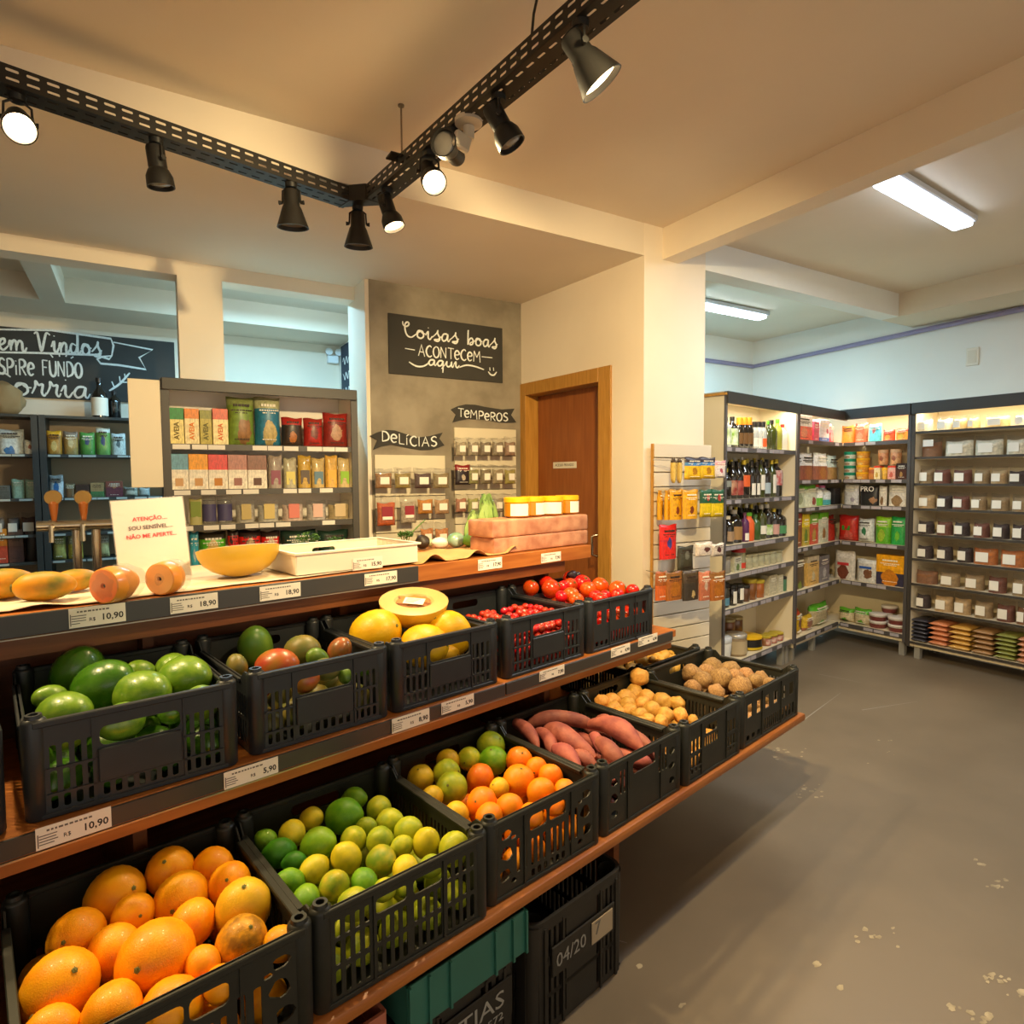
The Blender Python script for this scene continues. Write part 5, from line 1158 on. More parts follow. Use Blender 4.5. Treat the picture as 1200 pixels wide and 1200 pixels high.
def pack(kind, F, x, y, z, w_, h_, d_, m, lb, cat, grp=None, rot=0, **k):
    w_, h_ = round(w_, 3), round(h_, 3); P = F.W(x, y, z); nm = k.get('name', {'carton': 'food_box', 'pouch': 'food_pouch', 'bag': 'food_bag', 'bottle': 'glass_bottle', 'jar': 'glass_jar', 'tub': 'plastic_tub', 'bulk': 'bulk_food_bag', 'block': 'food_pack', 'can': 'tin_can'}[kind])
    if kind == 'carton':
        me = cached(('c', w_, h_, d_, m.name), lambda: (lambda b: (b.box(-w_/2, w_/2, 0, d_, 0, h_, .0015), b.mesh('carton', m, 0))[1])(MB()))
        t = put(nm, me, None, P, F.r+rot)
    elif kind in ('pouch', 'bag', 'block'):
        mode = {'pouch': 'stand', 'bag': 'pillow', 'block': 'block'}[kind]; sd = int(x*50) % 3
        me = cached(('p', w_, h_, d_, mode, m.name, sd), lambda: pouch_mesh(w_, h_, d_, mode, sd).mesh('pouch', m, 80))
        t = put(nm, me, None, F.W(x, y+d_/2, z), F.r+rot); t.rotation_euler.x = k.get('lean', 0)
    elif kind == 'bottle':
        r = w_/2; nk = k.get('neck', .35); hn = h_*k.get('sh', .62)
        pr = [(r*.9, 0), (r, .004), (r, hn), (r*.85, hn+(h_-hn)*.25), (r*nk, hn+(h_-hn)*.5), (r*nk, h_*.93)]
        me = cached(('b', w_, h_, nk, hn, m.name), lambda: (lambda b: (b.lathe(pr, 16), b.mesh('bottle', m, 50))[1])(MB()))
        t = put(nm, me, None, F.W(x, y+r, z), F.r)
        put('cap', cached(('bc', w_, h_, nk, k['cap'].name), lambda: (lambda b: (b.lathe([(r*nk*1.15, h_*k.get('cz', .88)), (r*nk*1.15, h_*.995), (r*nk*.9, h_)], 14), b.mesh('cap', k['cap'], 50))[1])(MB())), t)
    elif kind in ('jar', 'tub', 'can'):
        r = w_/2; lid = h_*(.84 if kind == 'jar' else .8)
        me = cached(('j', kind, w_, h_, m.name), lambda: (lambda b: (b.lathe([(r*(.92 if kind == 'jar' else .84), 0), (r*(.99 if kind == 'jar' else .86), .004), (r*.97, lid*.93), (r*.88, lid)], 18), b.mesh('jar', m, 50))[1])(MB()))
        t = put(nm, me, None, F.W(x, y+r, z), F.r)
        put('lid', cached(('jl', kind, w_, h_, k['cap'].name), lambda: (lambda b: (b.lathe([(r*.97, lid*.97), (r*1.0, lid), (r*1.0, h_*.97), (r*.93, h_)], 18), b.mesh('lid', k['cap'], 50))[1])(MB())), t)
    elif kind == 'bulk':
        t = empty(nm, F.W(x, y+d_/2, z), F.r+rot)
        put('contents', cached(('k', w_, h_, d_, m.name), lambda: pouch_mesh(w_*.95, h_*.78, d_*.93, 'block', 2).mesh('contents', m, 80)), t)
        put('clear_film', cached(('kf', w_, h_, d_), lambda: pouch_mesh(w_, h_, d_*1.02, 'stand', 1).mesh('clear_film', film('#fffaf0', .1, .08), 80)), t)
    lbm = k.get('label')
    if lbm:
        lw, l0, l1 = k.get('lbox', (.7, .15, .55))
        if kind in ('bottle', 'jar', 'tub', 'can'):
            r = w_/2*1.02; hh_ = h_ if kind != 'x' else h_
            def fn():
                b = MB(); n = 10; A = [[b.bm.verts.new((r*math.sin((j/(n-1)-.5)*2.6*lw/.7), -r*math.cos((j/(n-1)-.5)*2.6*lw/.7), zz)) for j in range(n)] for zz in (h_*l0, h_*l1)]
                for j in range(n-1): b.bm.faces.new((A[0][j], A[0][j+1], A[1][j+1], A[1][j]))
                return b.mesh('label', lbm, 80)
            put('label', cached(('l', kind, w_, h_, lbm.name, lw, l0, l1), fn), t)
        else:
            yy = {'carton': -.0008, 'bulk': -d_*.53, 'pouch': -d_*.47, 'bag': -d_*.5, 'block': -d_*.5}[kind]
            put('label', cached(('lf', kind, w_, h_, d_, lbm.name, lw, l0, l1), lambda: (lambda b: (b.box(-w_*lw/2, w_*lw/2, yy-.0006, yy+.0004, h_*l0, h_*l1), b.mesh('label', lbm, 0))[1])(MB())), t)
    if not lbm and not k.get('text') and kind in ('carton', 'pouch', 'bag', 'block') and h_ > .07:
        yy = {'carton': -.0006, 'pouch': -d_*.44, 'bag': -d_*.5, 'block': -d_*.5}[kind]; lum = sum(m.node_tree.nodes['Principled BSDF'].inputs['Base Color'].default_value[:3]); dk = (int(x*97+z*31) % 3) == 0
        def dashes():
            b = MB(); q = random.Random(int(w_*1000+h_*77))
            for zz, hh_, sp_w in ((.80, .05, .55), (.71, .025, .7), (.66, .02, .45), (.12, .02, .5)):
                xx = -w_*sp_w/2
                while xx < w_*sp_w/2: ww = q.uniform(.006, .016); b.box(xx, min(xx+ww, w_*sp_w/2+.004), yy-.0005, yy+.0006+(0 if kind == 'carton' else .012), h_*zz, h_*(zz+hh_)); xx += ww+.004
            return b.mesh('print', (mat('#3a2a20', .6) if dk else mat('#efe8d4', .6)), 0)
        put('print', cached(('dash', kind, w_, h_, d_, dk), dashes), t)['kind'] = 'stuff'
    if k.get('text'):
        put('lettering', cached(('t', k['text'], w_, h_), lambda: text_mesh(k['text'], k.get('tsize', .03), k.get('tmat', INK), bold=.0008)), t, k.get('tloc', (0, -.002, h_*.6)))
        if k.get('tvert'): t.children[-1].rotation_euler.y = -PI/2
    return tag(t, lb, cat, grp)
def place(F, ly, z, xl, xr, yt):
    """pixel span -> centre x, width, height above z"""
    px_ = (xl+xr)/2; a, _ = F.px(xl, yt+10, ly); b_, _ = F.px(xr, yt+10, ly); _, zt = F.px(px_, yt, ly); return (a+b_)/2, abs(b_-a), max(.03, zt-z)
def row(F, ly, z, rackname, shelf, items, grp):
    n = len(items)
    for i, it in enumerate(items):
        kind, xl, xr, yt, m, ds, cat = it[:7]; k = dict(it[7]) if len(it) > 7 else {}
        x, w_, h_ = place(F, ly, z, xl, xr, yt); dd = k.pop('d', None) or (w_ if kind in ('bottle', 'jar', 'tub', 'can') else min(.07, w_*.6) if kind in ('pouch', 'bag', 'block') else .07)
        pos = pos_(i, n) if n > 1 else 'only item'
        lb = f"{ds}, {pos} on {shelf} shelf of {rackname}"
        pack(kind, F, x, ly, z+.001, w_, h_, dd, m, lb, cat, grp, **k)
BK_ = mat('#1c1712', .12, spec=.6, coat=.5); GRB = mat('#39400f', .12, spec=.6, coat=.5); GLS = mat('#cfd8da', .1, alpha=.5, spec=.8); LBW = mat('#e9e4d6', .5); LBG = mat('#7fa83a', .5, col2='#dfe6d0', scale=20); LBR = mat('#c23a28', .5); LBO = mat('#e0622a', .5); LBP = mat('#7a2a6a', .5)
CPO = mat('#f0901c', .4); CPK = mat('#1c1a1a', .4); CPY = mat('#c8b23a', .4, metal=.3); CPR = mat('#d0302a', .4); CPG = mat('#5fae2a', .4); CPW = mat('#e8e2d4', .4)
# ---- 1. bulk food rack on the right wall
BULK = rack('bulk_rack', 'long cream wall rack of bulk food bags, lit from the top', RR, .005, 1.7, 2.075, .10, .36, [1.845, 1.641, 1.43, 1.23, 1.023, .823, .62, .417, .14], (1.985, 2.075), CREAM, CREAM, mat('#3b3630', .5), foot=(.07, .9, 1.6), rail_h=.016, post=.022, left=True, right=True, lstrip=8)
part(BULK, 'side_panel', CREAM, (.0, .004, -.004, .0, .1, 2.0))
cont = {'w': ('#efe6cc', 'white flour'), 'y': ('#e6c88a', 'pale yellow meal'), 'b': ('#8a5a34', 'brown nuts'), 'd': ('#3c2a26', 'dark dried fruit'), 'o': ('#c0702c', 'orange-brown flakes'), 'g': ('#a58a62', 'beige grains'), 'r': ('#7a4634', 'reddish brown pieces'), 't': ('#c9a878', 'tan seeds')}
CM = {k: mat(v[0], .8, col2=tuple(c*.75 for c in hx(v[0])), scale=60, bump=.8, bscale=200) for k, v in cont.items()}
ROWS = [(1.845, 'topmost', 486, [(1078, 22, 'w'), (1103, 18, 'w'), (1121, 16, 'y'), (1137, 12, 'y'), (1165, 30, 'y'), (1194, 18, 'w')]),
 (1.641, 'second', 511, [(1088, 24, 'b'), (1120, 34, 'w'), (1155, 34, 'w'), (1188, 26, 'w')]),
 (1.43, 'third', 547, [(1082, 17, 'g'), (1100, 19, 'r'), (1124, 22, 'r'), (1147, 18, 'g'), (1167, 20, 't'), (1189, 22, 'd')]),
 (1.23, 'fourth', 578, [(1082, 19, 't'), (1103, 18, 'd'), (1122, 20, 'r'), (1143, 18, 'g'), (1168, 22, 'g'), (1192, 20, 'g')]),
 (1.023, 'fifth', 609, [(1081, 18, 'd'), (1103, 18, 'r'), (1123, 18, 'd'), (1146, 19, 'r'), (1169, 20, 'd'), (1192, 20, 'd')]),
 (.823, 'sixth', 638, [(1080, 18, 'd'), (1103, 18, 'd'), (1127, 18, 'd'), (1151, 30, 'o'), (1183, 30, 'o')]),
 (.62, 'seventh', 670, [(1082, 26, 'b'), (1109, 24, 'g'), (1138, 24, 'g'), (1165, 22, 'r'), (1193, 22, 'g')]),
 (.417, 'eighth', 698, [(1078, 16, 'd'), (1102, 22, 't'), (1124, 20, 't'), (1149, 22, 'g'), (1175, 22, 'r'), (1196, 16, 'b')])]
for z, nm, yt, its in ROWS:
    for i, (cx, wp, c) in enumerate(its):
        y_ = yt+(cx-1136)*{'topmost': -.05, 'second': -.02}.get(nm, .02+.012*(z < 1.3)+.05*(z < .7)) if True else yt
        x, w_, h_ = place(RR, .03, z, cx-wp/2, cx+wp/2, y_); h_ = min(h_, .15)
        lab = None if (nm == 'seventh' and i == 0) else LBW
        pack('bulk', RR, x, .03, z+.001, w_, h_, .13, CM[c], f"clear bag of {cont[c][1]}, {pos_(i, len(its))} on {nm} shelf of bulk rack", 'bag', 'labelled bags on the bulk food rack', label=lab, lbox=(.5, .14, .62) if nm != 'second' or i else (.5, .55, .9))
STK = [(1065, 1087, 6, '#3b3a44', 'dark navy'), (1088, 1111, 5, '#d98a5e', 'salmon'), (1112, 1138, 5, '#d9a850', 'yellow'), (1139, 1165, 5, '#a87f52', 'brown'), (1166, 1192, 6, '#8f9448', 'olive green'), (1193, 1209, 5, '#d09068', 'peach')]
for si, (xl, xr, n, c, cn) in enumerate(STK):
    x, w_, _ = place(RR, .03, .14, xl, xr, 735); m = mat(c, .4, col2=tuple(v*.8 for v in hx(c)), scale=40, coat=.4, bump=.5, bscale=40); hh_ = .19/n
    me = cached(('stk', si), lambda: pouch_mesh(round(w_*.97, 3), .22, hh_*1.05, 'pillow', si).mesh('packet', m, 80))
    for j in range(n):
        o = put('flat_packet', me, None, RR.W(x+.004*((j*7) % 3-1), .02, .141+hh_*(j+.5)), RR.r); o.rotation_euler = (-PI/2, 0, RR.r); 
        tag(o, f"flat {cn} food packet, {'topmost' if j == n-1 else 'lowest' if j == 0 else ORD[j]+' from bottom'} of its stack on the lowest bulk shelf", 'packet', 'stacked flat packets on the lowest shelf')
# ---- 2. corner rack: right wing
SZ = [1.785, 1.463, 1.237, .915, .565, .18]; SN_ = ['top', 'second', 'third', 'fourth', 'fifth', 'lowest']
CRK = rack('corner_rack', 'corner rack of packaged foods, wing against the right wall', RR, -.585, -.003, 2.075, .12, .34, SZ, (1.985, 2.075), CREAM, CREAM, mat('#4a4644', .5), left=False, foot=(-.05,), tags=(TAGG, .8), lstrip=4)
CRL = rack('corner_rack', 'corner rack of packaged foods, wing beside the bottle rack', LL, .015, .965, 2.06, .12, .3, SZ, (1.98, 2.06), CREAM, CREAM, mat('#4a4644', .5), right=False, foot=(.08, .5), tags=(TAGG, .6), lstrip=5)
A_, B_, E_, D_ = V((5.40, 3.215, 0)), LL.W(.965, .3), V((5.725, 3.56, 0)), RR.W(-.585, .345)
for z in SZ:
    mb = MB(); fs = []
    for zz in (z-.02, z-.0005): fs.append([mb.bm.verts.new((p.x, p.y, zz)) for p in (A_, D_, E_, B_)])
    mb.bm.faces.new(fs[0]); mb.bm.faces.new(fs[1])
    for i in range(4): mb.bm.faces.new((fs[0][i], fs[0][(i+1) % 4], fs[1][(i+1) % 4], fs[1][i]))
    o = mb.build('corner_shelf', CREAM, None, smooth=0); o.parent = CRL; o.matrix_parent_inverse = (Matrix.Translation(CRL.location) @ Rz(LL.r)).inverted()
for p, q in ((B_, E_), (E_, D_)):
    d = q-p; mb = MB(); mb.box(0, d.length, 0, .01, .1, 2.05, 0, T(*p) @ Rz(math.atan2(d.y, d.x))); o = mb.build('corner_back', CREAM, None, smooth=0); o.parent = CRL; o.matrix_parent_inverse = (Matrix.Translation(CRL.location) @ Rz(LL.r)).inverted()
g = 'packages on the corner rack right wing'; rn = 'corner rack right wing'
pm = printmat
row(RR, .05, SZ[0], rn, 'top', [('pouch', 984, 1000, 499, pm('#e8722a', '#ee8a30', .8), 'orange pouch', 'pouch'), ('block', 1000, 1015, 496, pm('#d8483a', '#e8704a', .85, '#f0a080'), 'red pack', 'pack'), ('pouch', 1016, 1031, 497, pm('#7fc8d0', '#5cc0cc', .85, '#e86a5a', (.5, .6), .12), 'turquoise pouch', 'pouch'), ('block', 1033, 1047, 503, pm('#e03a24', '#e05a30', .6, '#f0b050'), 'red biscuit pack', 'pack'), ('block', 1048, 1063, 502, pm('#e0401c', '#d88a30', .7, '#f0c850'), 'red and golden pack', 'pack')], g)
LT = mat('#1f9c7c', .35); YT = mat('#f0b818', .35); TB = pm('#e8ddc0', '#e9dcc4', .5, '#d97a4a', (.5, .45), .2)
for j in range(4):
    for (xl, xr, lm, bm, nm_) in ((986, 999, LT, pm('#1f9c7c', '#dfe6d8', .7, '#d9b090'), 'teal'), (1000, 1015, YT, pm('#e8a83a', '#e09a3a', .7, '#f0d088'), 'yellow')):
        x, w_, h_ = place(RR, .05, SZ[1], xl, xr, 530); h_ = .245/4
        pack('tub', RR, x, .05, SZ[1]+.001+j*h_, w_, h_*.985, w_, bm, f"{nm_} lidded tub, {('lowest', 'second lowest', 'second highest', 'topmost')[j]} of its stack on the corner rack", 'tub', 'stacked tubs on the corner rack', cap=lm)
row(RR, .05, SZ[1], rn, 'second', [('jar', 1016, 1024, 548, pm('#b05a2a', '#c07a3a', .6), 'small orange jar', 'jar', dict(cap=CPO)), ('carton', 1024, 1031, 546, pm('#e0462a', '#efe0b0', .85, '#e8c060'), 'cream box with red top', 'box'), ('tub', 1032, 1039, 548, pm('#e8b848', '#d9a840', .6), 'yellow tub', 'tub', dict(cap=YT)), ('carton', 1040, 1049, 546, pm('#d8402c', '#eaa898', .85, '#e06a5a'), 'pink box', 'box'), ('carton', 1050, 1062, 543, pm('#2c1c16', '#4a2418', .6, '#b88a4a', (.5, .3), .15), 'dark chocolate box', 'box')], g)
for i, (xl, xr) in enumerate(((1026, 1038), (1040, 1053))):
    x, w_, _ = place(RR, .05, SZ[1], xl, xr, 530); _, z0 = RR.px(1033, 547, .05); _, z1 = RR.px(1033, 530, .05)
    pack('can', RR, x, .052, SZ[1]+.125, w_, z1-z0+.004, w_, pm('#c98a5a', '#d9a06a', .5, '#a85a3a', (.5, .5), .2), f"tan paper tub stacked at the back, {('left', 'right')[i]} one on corner rack", 'tub', 'stacked tubs on the corner rack', cap=mat('#c8a078', .5))
row(RR, .05, SZ[2], rn, 'third', [('pouch', 987, 1004, 568, pm('#e4e2e0', '#dcdad8', .85, '#b8b0c0', (.7, .25), .12), 'silver white pouch', 'pouch'), ('pouch', 1006, 1028, 569, pm('#1c1a1a', '#221f20', .85, '#b08058', (.75, .25), .16), 'black pouch lettered PRO', 'pouch', dict(text='PRO', tsize=.062, tmat=CPW, tloc=(0, -.045, .14))), ('pouch', 1029, 1038, 570, pm('#d8d4cc', '#d8cfc0', .8, '#8a6a48', (.5, .25), .2), 'grey white pouch', 'pouch'), ('pouch', 1039, 1063, 569, pm('#dcd8d0', '#d6d0c4', .8, '#a08058', (.5, .25), .25), 'wide pale pouch', 'pouch')], g)
row(RR, .05, SZ[3], rn, 'fourth', [('bag', 980, 1003, 604, pm('#b8221c', '#c83020', .8, '#e86a5a', (.6, .2), .2), 'red bag with green patch', 'bag', dict(d=.09, label=mat('#3a8a2c', .5), lbox=(.4, .42, .6))), ('bag', 1003, 1022, 608, pm('#c8cac4', '#dfe2dc', .8, '#3a8a5a', (.5, .45), .14), 'silver bag with green print', 'bag', dict(d=.09)), ('pouch', 1024, 1042, 606, pm('#8ac21e', '#5aa81e', .6, '#a8c83a'), 'lime green pouch', 'pouch'), ('pouch', 1042, 1061, 606, pm('#1f9c4a', '#2aa04a', .7, '#7ac83a', (.5, .3), .15), 'emerald green pouch', 'pouch')], g)
row(RR, .05, SZ[4], rn, 'fifth', [('pouch', 976, 1000, 646, pm('#e4dcd0', '#d8d0c0', .75, '#8a4a34', (.5, .25), .25), 'white pouch with red lettering', 'pouch', dict(label=mat('#c8383a', .5), lbox=(.55, .5, .6))), ('pouch', 1002, 1026, 656, pm('#dfe0dc', '#d8d4c8', .8, '#8a5a3a', (.6, .35), .2), 'white pouch with blue lettering', 'pouch', dict(label=mat('#2a58a8', .5), lbox=(.6, .6, .7))), ('carton', 1027, 1059, 651, pm('#f0a818', '#35324a', .42, '#e08a20', (.5, .22), .3), 'big yellow box with orange picture', 'box', dict(d=.08))], g)
row(RR, .05, SZ[5], rn, 'lowest', [('bag', 980, 998, 713, pm('#6ab82c', '#d8c8a0', .7, '#6ab82c', (.5, .15), .15), 'green and clear bag', 'bag', dict(d=.1)), ('bag', 998, 1018, 714, pm('#62b02a', '#d8c8a0', .65, '#6ab82c', (.5, .15), .15), 'green and clear bag leaning', 'bag', dict(d=.1))], g)
for k_, (xl, xr, yt, yb, dp_) in enumerate(((1013, 1034, 731, 740, .03), (1013, 1034, 723, 731, .03), (1035, 1057, 737, 747, .02), (1035, 1057, 727, 737, .02), (1028, 1047, 716, 727, .15), (1048, 1062, 720, 731, .15))):
    x, w_, _ = place(RR, dp_, SZ[5], xl, xr, yt); lv = (0, 1, 0, 1, 2, 1)[k_]
    pack('tub', RR, x, dp_, SZ[5]+.001+lv*.062, w_*.96, .061, w_, pm('#c8c0b4', '#7a3a34', .75), f"{('lower left', 'upper left', 'lower right', 'upper right', 'rear left', 'rear right')[k_]} dark tub with white lid at bottom of corner rack", 'tub', 'white-lidded tubs at the corner rack bottom', cap=mat('#e4ddd6', .4))
for k_, (x, y, zl) in enumerate(((.0, 0, 0),)): pass
x5, _, _ = place(RR, .15, SZ[5], 1028, 1047, 716); x6, _, _ = place(RR, .15, SZ[5], 1048, 1062, 716)
for i, (x, z) in enumerate(((x5, 0), (x5, .062), (x6, 0))): pack('tub', RR, x, .15, SZ[5]+.001+z, .08, .061, .08, pm('#c8c0b4', '#7a3a34', .75), 'dark tub with white lid hidden behind the front tubs', 'tub', 'white-lidded tubs at the corner rack bottom', cap=mat('#e4ddd6', .4))
g = 'packages on the corner rack left wing'; rn = 'corner rack left wing'
row(LL, .05, SZ[0], rn, 'top', [('carton', 934, 952, 486, pm('#f4ece4', '#e8502c', .55, '#f08a5a', (.5, .3), .2), 'white and orange-red bag', 'pack'), ('carton', 954, 960, 494, pm('#e05a7a', '#d04a6a', .6), 'narrow pink box', 'box'), ('carton', 961, 972, 492, pm('#f0f0f4', '#3a7ac8', .2, '#e06a8a', (.8, .5), .12), 'white box with blue base', 'box'), ('pouch', 972, 979, 496, pm('#d89aa8', '#c84a5a', .5, '#e8b0b0'), 'pink berry pouch', 'pouch')], g)
BR = pm('#e6e4e2', '#8a4a34', .52, '#a8623a', (.5, .25), .22)
row(LL, .05, SZ[1], rn, 'second', [('pouch', 933, 941, 532, BR, 'white-topped brown granola pouch', 'pouch'), ('pouch', 941, 956, 531, BR, 'wide white-topped brown pouch', 'pouch'), ('pouch', 958, 973, 531, pm('#efeeec', '#94543a', .5, '#b0703a', (.5, .25), .22), 'bright white-topped brown pouch', 'pouch'), ('pouch', 974, 984, 534, pm('#b8c8c4', '#a07a4a', .5, '#c09a5a', (.5, .25), .22), 'greyish pouch with golden flakes', 'pouch')], g)
row(LL, .05, SZ[2], rn, 'third', [('pouch', 933, 946, 569, pm('#5aa82a', '#c8d0b4', .8, '#a8b088', (.4, .4), .25), 'green-topped white pouch', 'pouch'), ('pouch', 946, 960, 569, pm('#6ac02a', '#d0d4bc', .8, '#a0483a', (.6, .25), .18), 'green-topped pouch with berries', 'pouch'), ('bottle', 961, 967, 568, pm('#e8e8e4', '#6ab83a', .4), 'white and green bottle', 'bottle', dict(cap=CPR)), ('bottle', 969, 977, 569, pm('#d8e0e4', '#4aa8b0', .3), 'white and teal bottle', 'bottle', dict(cap=mat('#d86a9a', .4))), ('carton', 978, 985, 572, pm('#3a3638', '#2a282a', .6), 'small black box', 'box')], g)
row(LL, .05, SZ[3], rn, 'fourth', [('carton', 932, 940, 602, pm('#a83a24', '#8a4a2c', .7, '#c87a3a'), 'reddish brown box', 'box'), ('carton', 941, 949, 603, pm('#e8c81e', '#b8a03a', .6, '#6a8a2a'), 'yellow and green box', 'box'), ('carton', 950, 959, 603, pm('#7aa83a', '#c8503a', .7, '#c8a04a'), 'green and red box', 'box'), ('carton', 961, 971, 601, pm('#6abc1e', '#cfd0b8', .8, '#b0804a', (.5, .3), .18), 'bright green-topped tall box', 'box'), ('pouch', 973, 981, 604, pm('#a02a1c', '#b83020', .7), 'red foil pouch', 'pouch')], g)
row(LL, .05, SZ[4], rn, 'fifth', [('pouch', 930, 946, 651, pm('#6a5a44', '#5e4c34', .8, '#8a9a3a', (.5, .1), .12), 'brown coffee coloured pouch', 'pouch'), ('carton', 947, 960, 652, pm('#c8b898', '#dcb060', .8, '#e8d8b0', (.5, .3), .15), 'golden beige box', 'box', dict(name='food_box')), ('carton', 961, 972, 651, pm('#6a6468', '#8a8488', .6, '#e0dcd8', (.5, .35), .18), 'grey pack with white label', 'pack')], g)
row(LL, .05, SZ[5], rn, 'lowest', [('bag', 931, 944, 717, pm('#c8401c', '#dcae1e', .85, '#8a5a4a', (.5, .5), .22), 'red and yellow bag', 'bag', dict(d=.09, rot=.2)), ('bag', 945, 955, 722, pm('#d8b02a', '#a86a54', .2, '#b8806a', (.5, .5), .3), 'brown bag with yellow foot', 'bag', dict(d=.08)), ('bag', 955, 974, 708, pm('#5ab428', '#c8b890', .72, '#6ab82c', (.5, .1), .14), 'green-topped clear bag', 'bag', dict(d=.1))], g)
# ---- 3. bottle rack
LZ = [1.694, 1.338, 1.022, .822, .583, .195]
BOT = rack('bottle_rack', 'white and grey rack of bottles and jars beside the pillar', LL, -1.115, .008, 2.06, .16, .3, LZ, (1.98, 2.06), CREAM, CREAM, mat('#5c595a', .45), foot=(-.1, -.03), tags=(TAGG, .7), lstrip=6)
part(BOT, 'top_edge', WOODL, (-1.135, -1.113, -.02, .3, 2.035, 2.05))
g = 'bottles and jars on the bottle rack'; rn = 'bottle rack'
row(LL, .05, LZ[0], rn, 'top', [('bottle', 853, 860, 488, GLS, 'clear bottle with green label', 'bottle', dict(cap=CPK, label=LBG, lbox=(.7, .1, .62))), ('bottle', 861, 868, 488, BK_, 'dark bottle with green and white label', 'bottle', dict(cap=CPK, label=LBG, lbox=(.7, .1, .62))),
  *[('bottle', a, a+5.2, 489, BK_, f'{n} dark bottle with orange cap', 'bottle', dict(cap=CPO, cz=.7, sh=.6, neck=.6, label=mat('#6a4a24', .4), lbox=(.6, .15, .5))) for a, n in ((869, 'slim'), (874.5, 'narrow'), (880, 'thin'))],
  *[('bottle', a, a+4.8, 494, GLS, f'{n} clear bottle with dark cap', 'bottle', dict(cap=CPK, cz=.8, neck=.6, label=LBW if i != 2 else LBO, lbox=(.6, .1, .4))) for i, (a, n) in enumerate(((886, 'first'), (891, 'middle'), (896, 'last')))],
  ('bottle', 902, 906, 493, GRB, 'clear green bottle', 'bottle', dict(cap=CPG)), ('bottle', 907, 914, 492, GRB, 'tall dark green bottle', 'bottle', dict(cap=CPK, neck=.4)), ('bottle', 914, 919, 491, mat('#a8a838', .2, alpha=.8), 'yellow-green bottle with green cap', 'bottle', dict(cap=CPG)), ('bottle', 920, 925, 497, LBW, 'white bottle with red cap', 'bottle', dict(cap=CPR))], g)
row(LL, .05, LZ[1], rn, 'second', [('bottle', 853, 860, 549, BK_, 'dark bottle with foil cap', 'bottle', dict(cap=CPY, label=mat('#8a8f88', .5), lbox=(.6, .4, .6))), *[('bottle', a, a+6, 541+i % 2, BK_, f'{n} dark vinegar bottle with red band', 'bottle', dict(cap=CPK, label=mat('#b8685a' if i else '#c8a080', .5, col2='#8a2a24', scale=20), lbox=(.7, .1, .5))) for i, (a, n) in enumerate(((861, 'first'), (868, 'second')))],
  ('bottle', 875, 882, 539, BK_, 'dark bottle with orange label', 'bottle', dict(cap=CPY, label=LBO, lbox=(.7, .3, .6))), ('bottle', 883, 888, 541, BK_, 'dark slim bottle with white strip label', 'bottle', dict(cap=CPK, label=LBW, lbox=(.5, .08, .4))), ('bottle', 889, 893, 541, BK_, 'black thin bottle with white label', 'bottle', dict(cap=CPK, label=LBW, lbox=(.5, .08, .4))),
  ('bottle', 894, 899, 539, GRB, 'dark green bottle with two white labels', 'bottle', dict(cap=CPK, label=LBW, lbox=(.5, .2, .6))), ('bottle', 900, 906, 541, BK_, 'dark bottle with pale blue label', 'bottle', dict(cap=CPK, label=mat('#a8b8c0', .5), lbox=(.6, .1, .4))), ('bottle', 907, 912, 539, GRB, 'green bottle with silver strip', 'bottle', dict(cap=CPY, label=LBW, lbox=(.4, .1, .6))), ('bottle', 913, 920, 538, BK_, 'dark bottle with red and white label', 'bottle', dict(cap=CPY, label=mat('#d8c8c0', .5, col2='#b84a4a', scale=30), lbox=(.6, .3, .7)))], g)
row(LL, .05, LZ[2], rn, 'third', [('bottle', 856, 863, 605, BK_, 'dark beer-like bottle with pale oval label', 'bottle', dict(cap=CPW, label=mat('#a88a6a', .5), lbox=(.6, .1, .45))), ('bottle', 864, 874, 598, BK_, 'brown bottle with tan label', 'bottle', dict(cap=CPW, label=mat('#a07a4a', .5), lbox=(.7, .1, .5))), ('bottle', 875, 880, 601, mat('#5a2a5a', .3), 'purple bottle with white foot label', 'bottle', dict(cap=mat('#6a3a5a', .4), label=LBW, lbox=(.5, .05, .3))), ('bottle', 880, 887, 601, LBO, 'bright orange bottle with green cap', 'bottle', dict(cap=CPG, neck=.55)),
  ('bottle', 888, 894, 603, mat('#3a5a2a', .2), 'green bottle', 'bottle', dict(cap=mat('#3a6a3a', .4))), ('bottle', 895, 901, 592, GRB, 'tall olive green bottle with white label', 'bottle', dict(cap=CPW, label=LBW, lbox=(.6, .15, .4))), ('bottle', 902, 909, 591, BK_, 'tall dark bottle, green-white label', 'bottle', dict(cap=CPW, label=LBG, lbox=(.6, .1, .4))), ('bottle', 910, 916, 596, BK_, 'dark bottle with pink label', 'bottle', dict(cap=CPY, label=mat('#c89a90', .5), lbox=(.7, .1, .45))), ('bottle', 917, 925, 597, BK_, 'dark bottle with green label', 'bottle', dict(cap=CPK, label=mat('#4a8a5a', .5), lbox=(.7, .1, .4)))], g)
for sh_, z_, lo, hi, h0, nm in ((1, LZ[1], -1.07, -.12, .30, 'second'), (2, LZ[2], -1.07, -.12, .27, 'third')):
    for dpt, rw in ((.12, 'middle'), (.2, 'rear')):
        for i in range(12):
            x = lo+(hi-lo)*(i+.5*(rw == 'rear'))/12; hh = h0*(.9+.1*((i*7+sh_) % 4)/3)
            pack('bottle', LL, x+.02, dpt, z_+.001, .066, round(hh, 2), .066, (BK_, GRB, BK_)[(i+sh_) % 3], f"dark bottle standing in the {rw} row on {nm} shelf of bottle rack", 'bottle', g, cap=(CPY, CPK, CPW)[(i+sh_*2) % 3], label=(LBW, mat('#a8886a', .5), LBR)[(i*5) % 3], lbox=(.6, .12, .45))
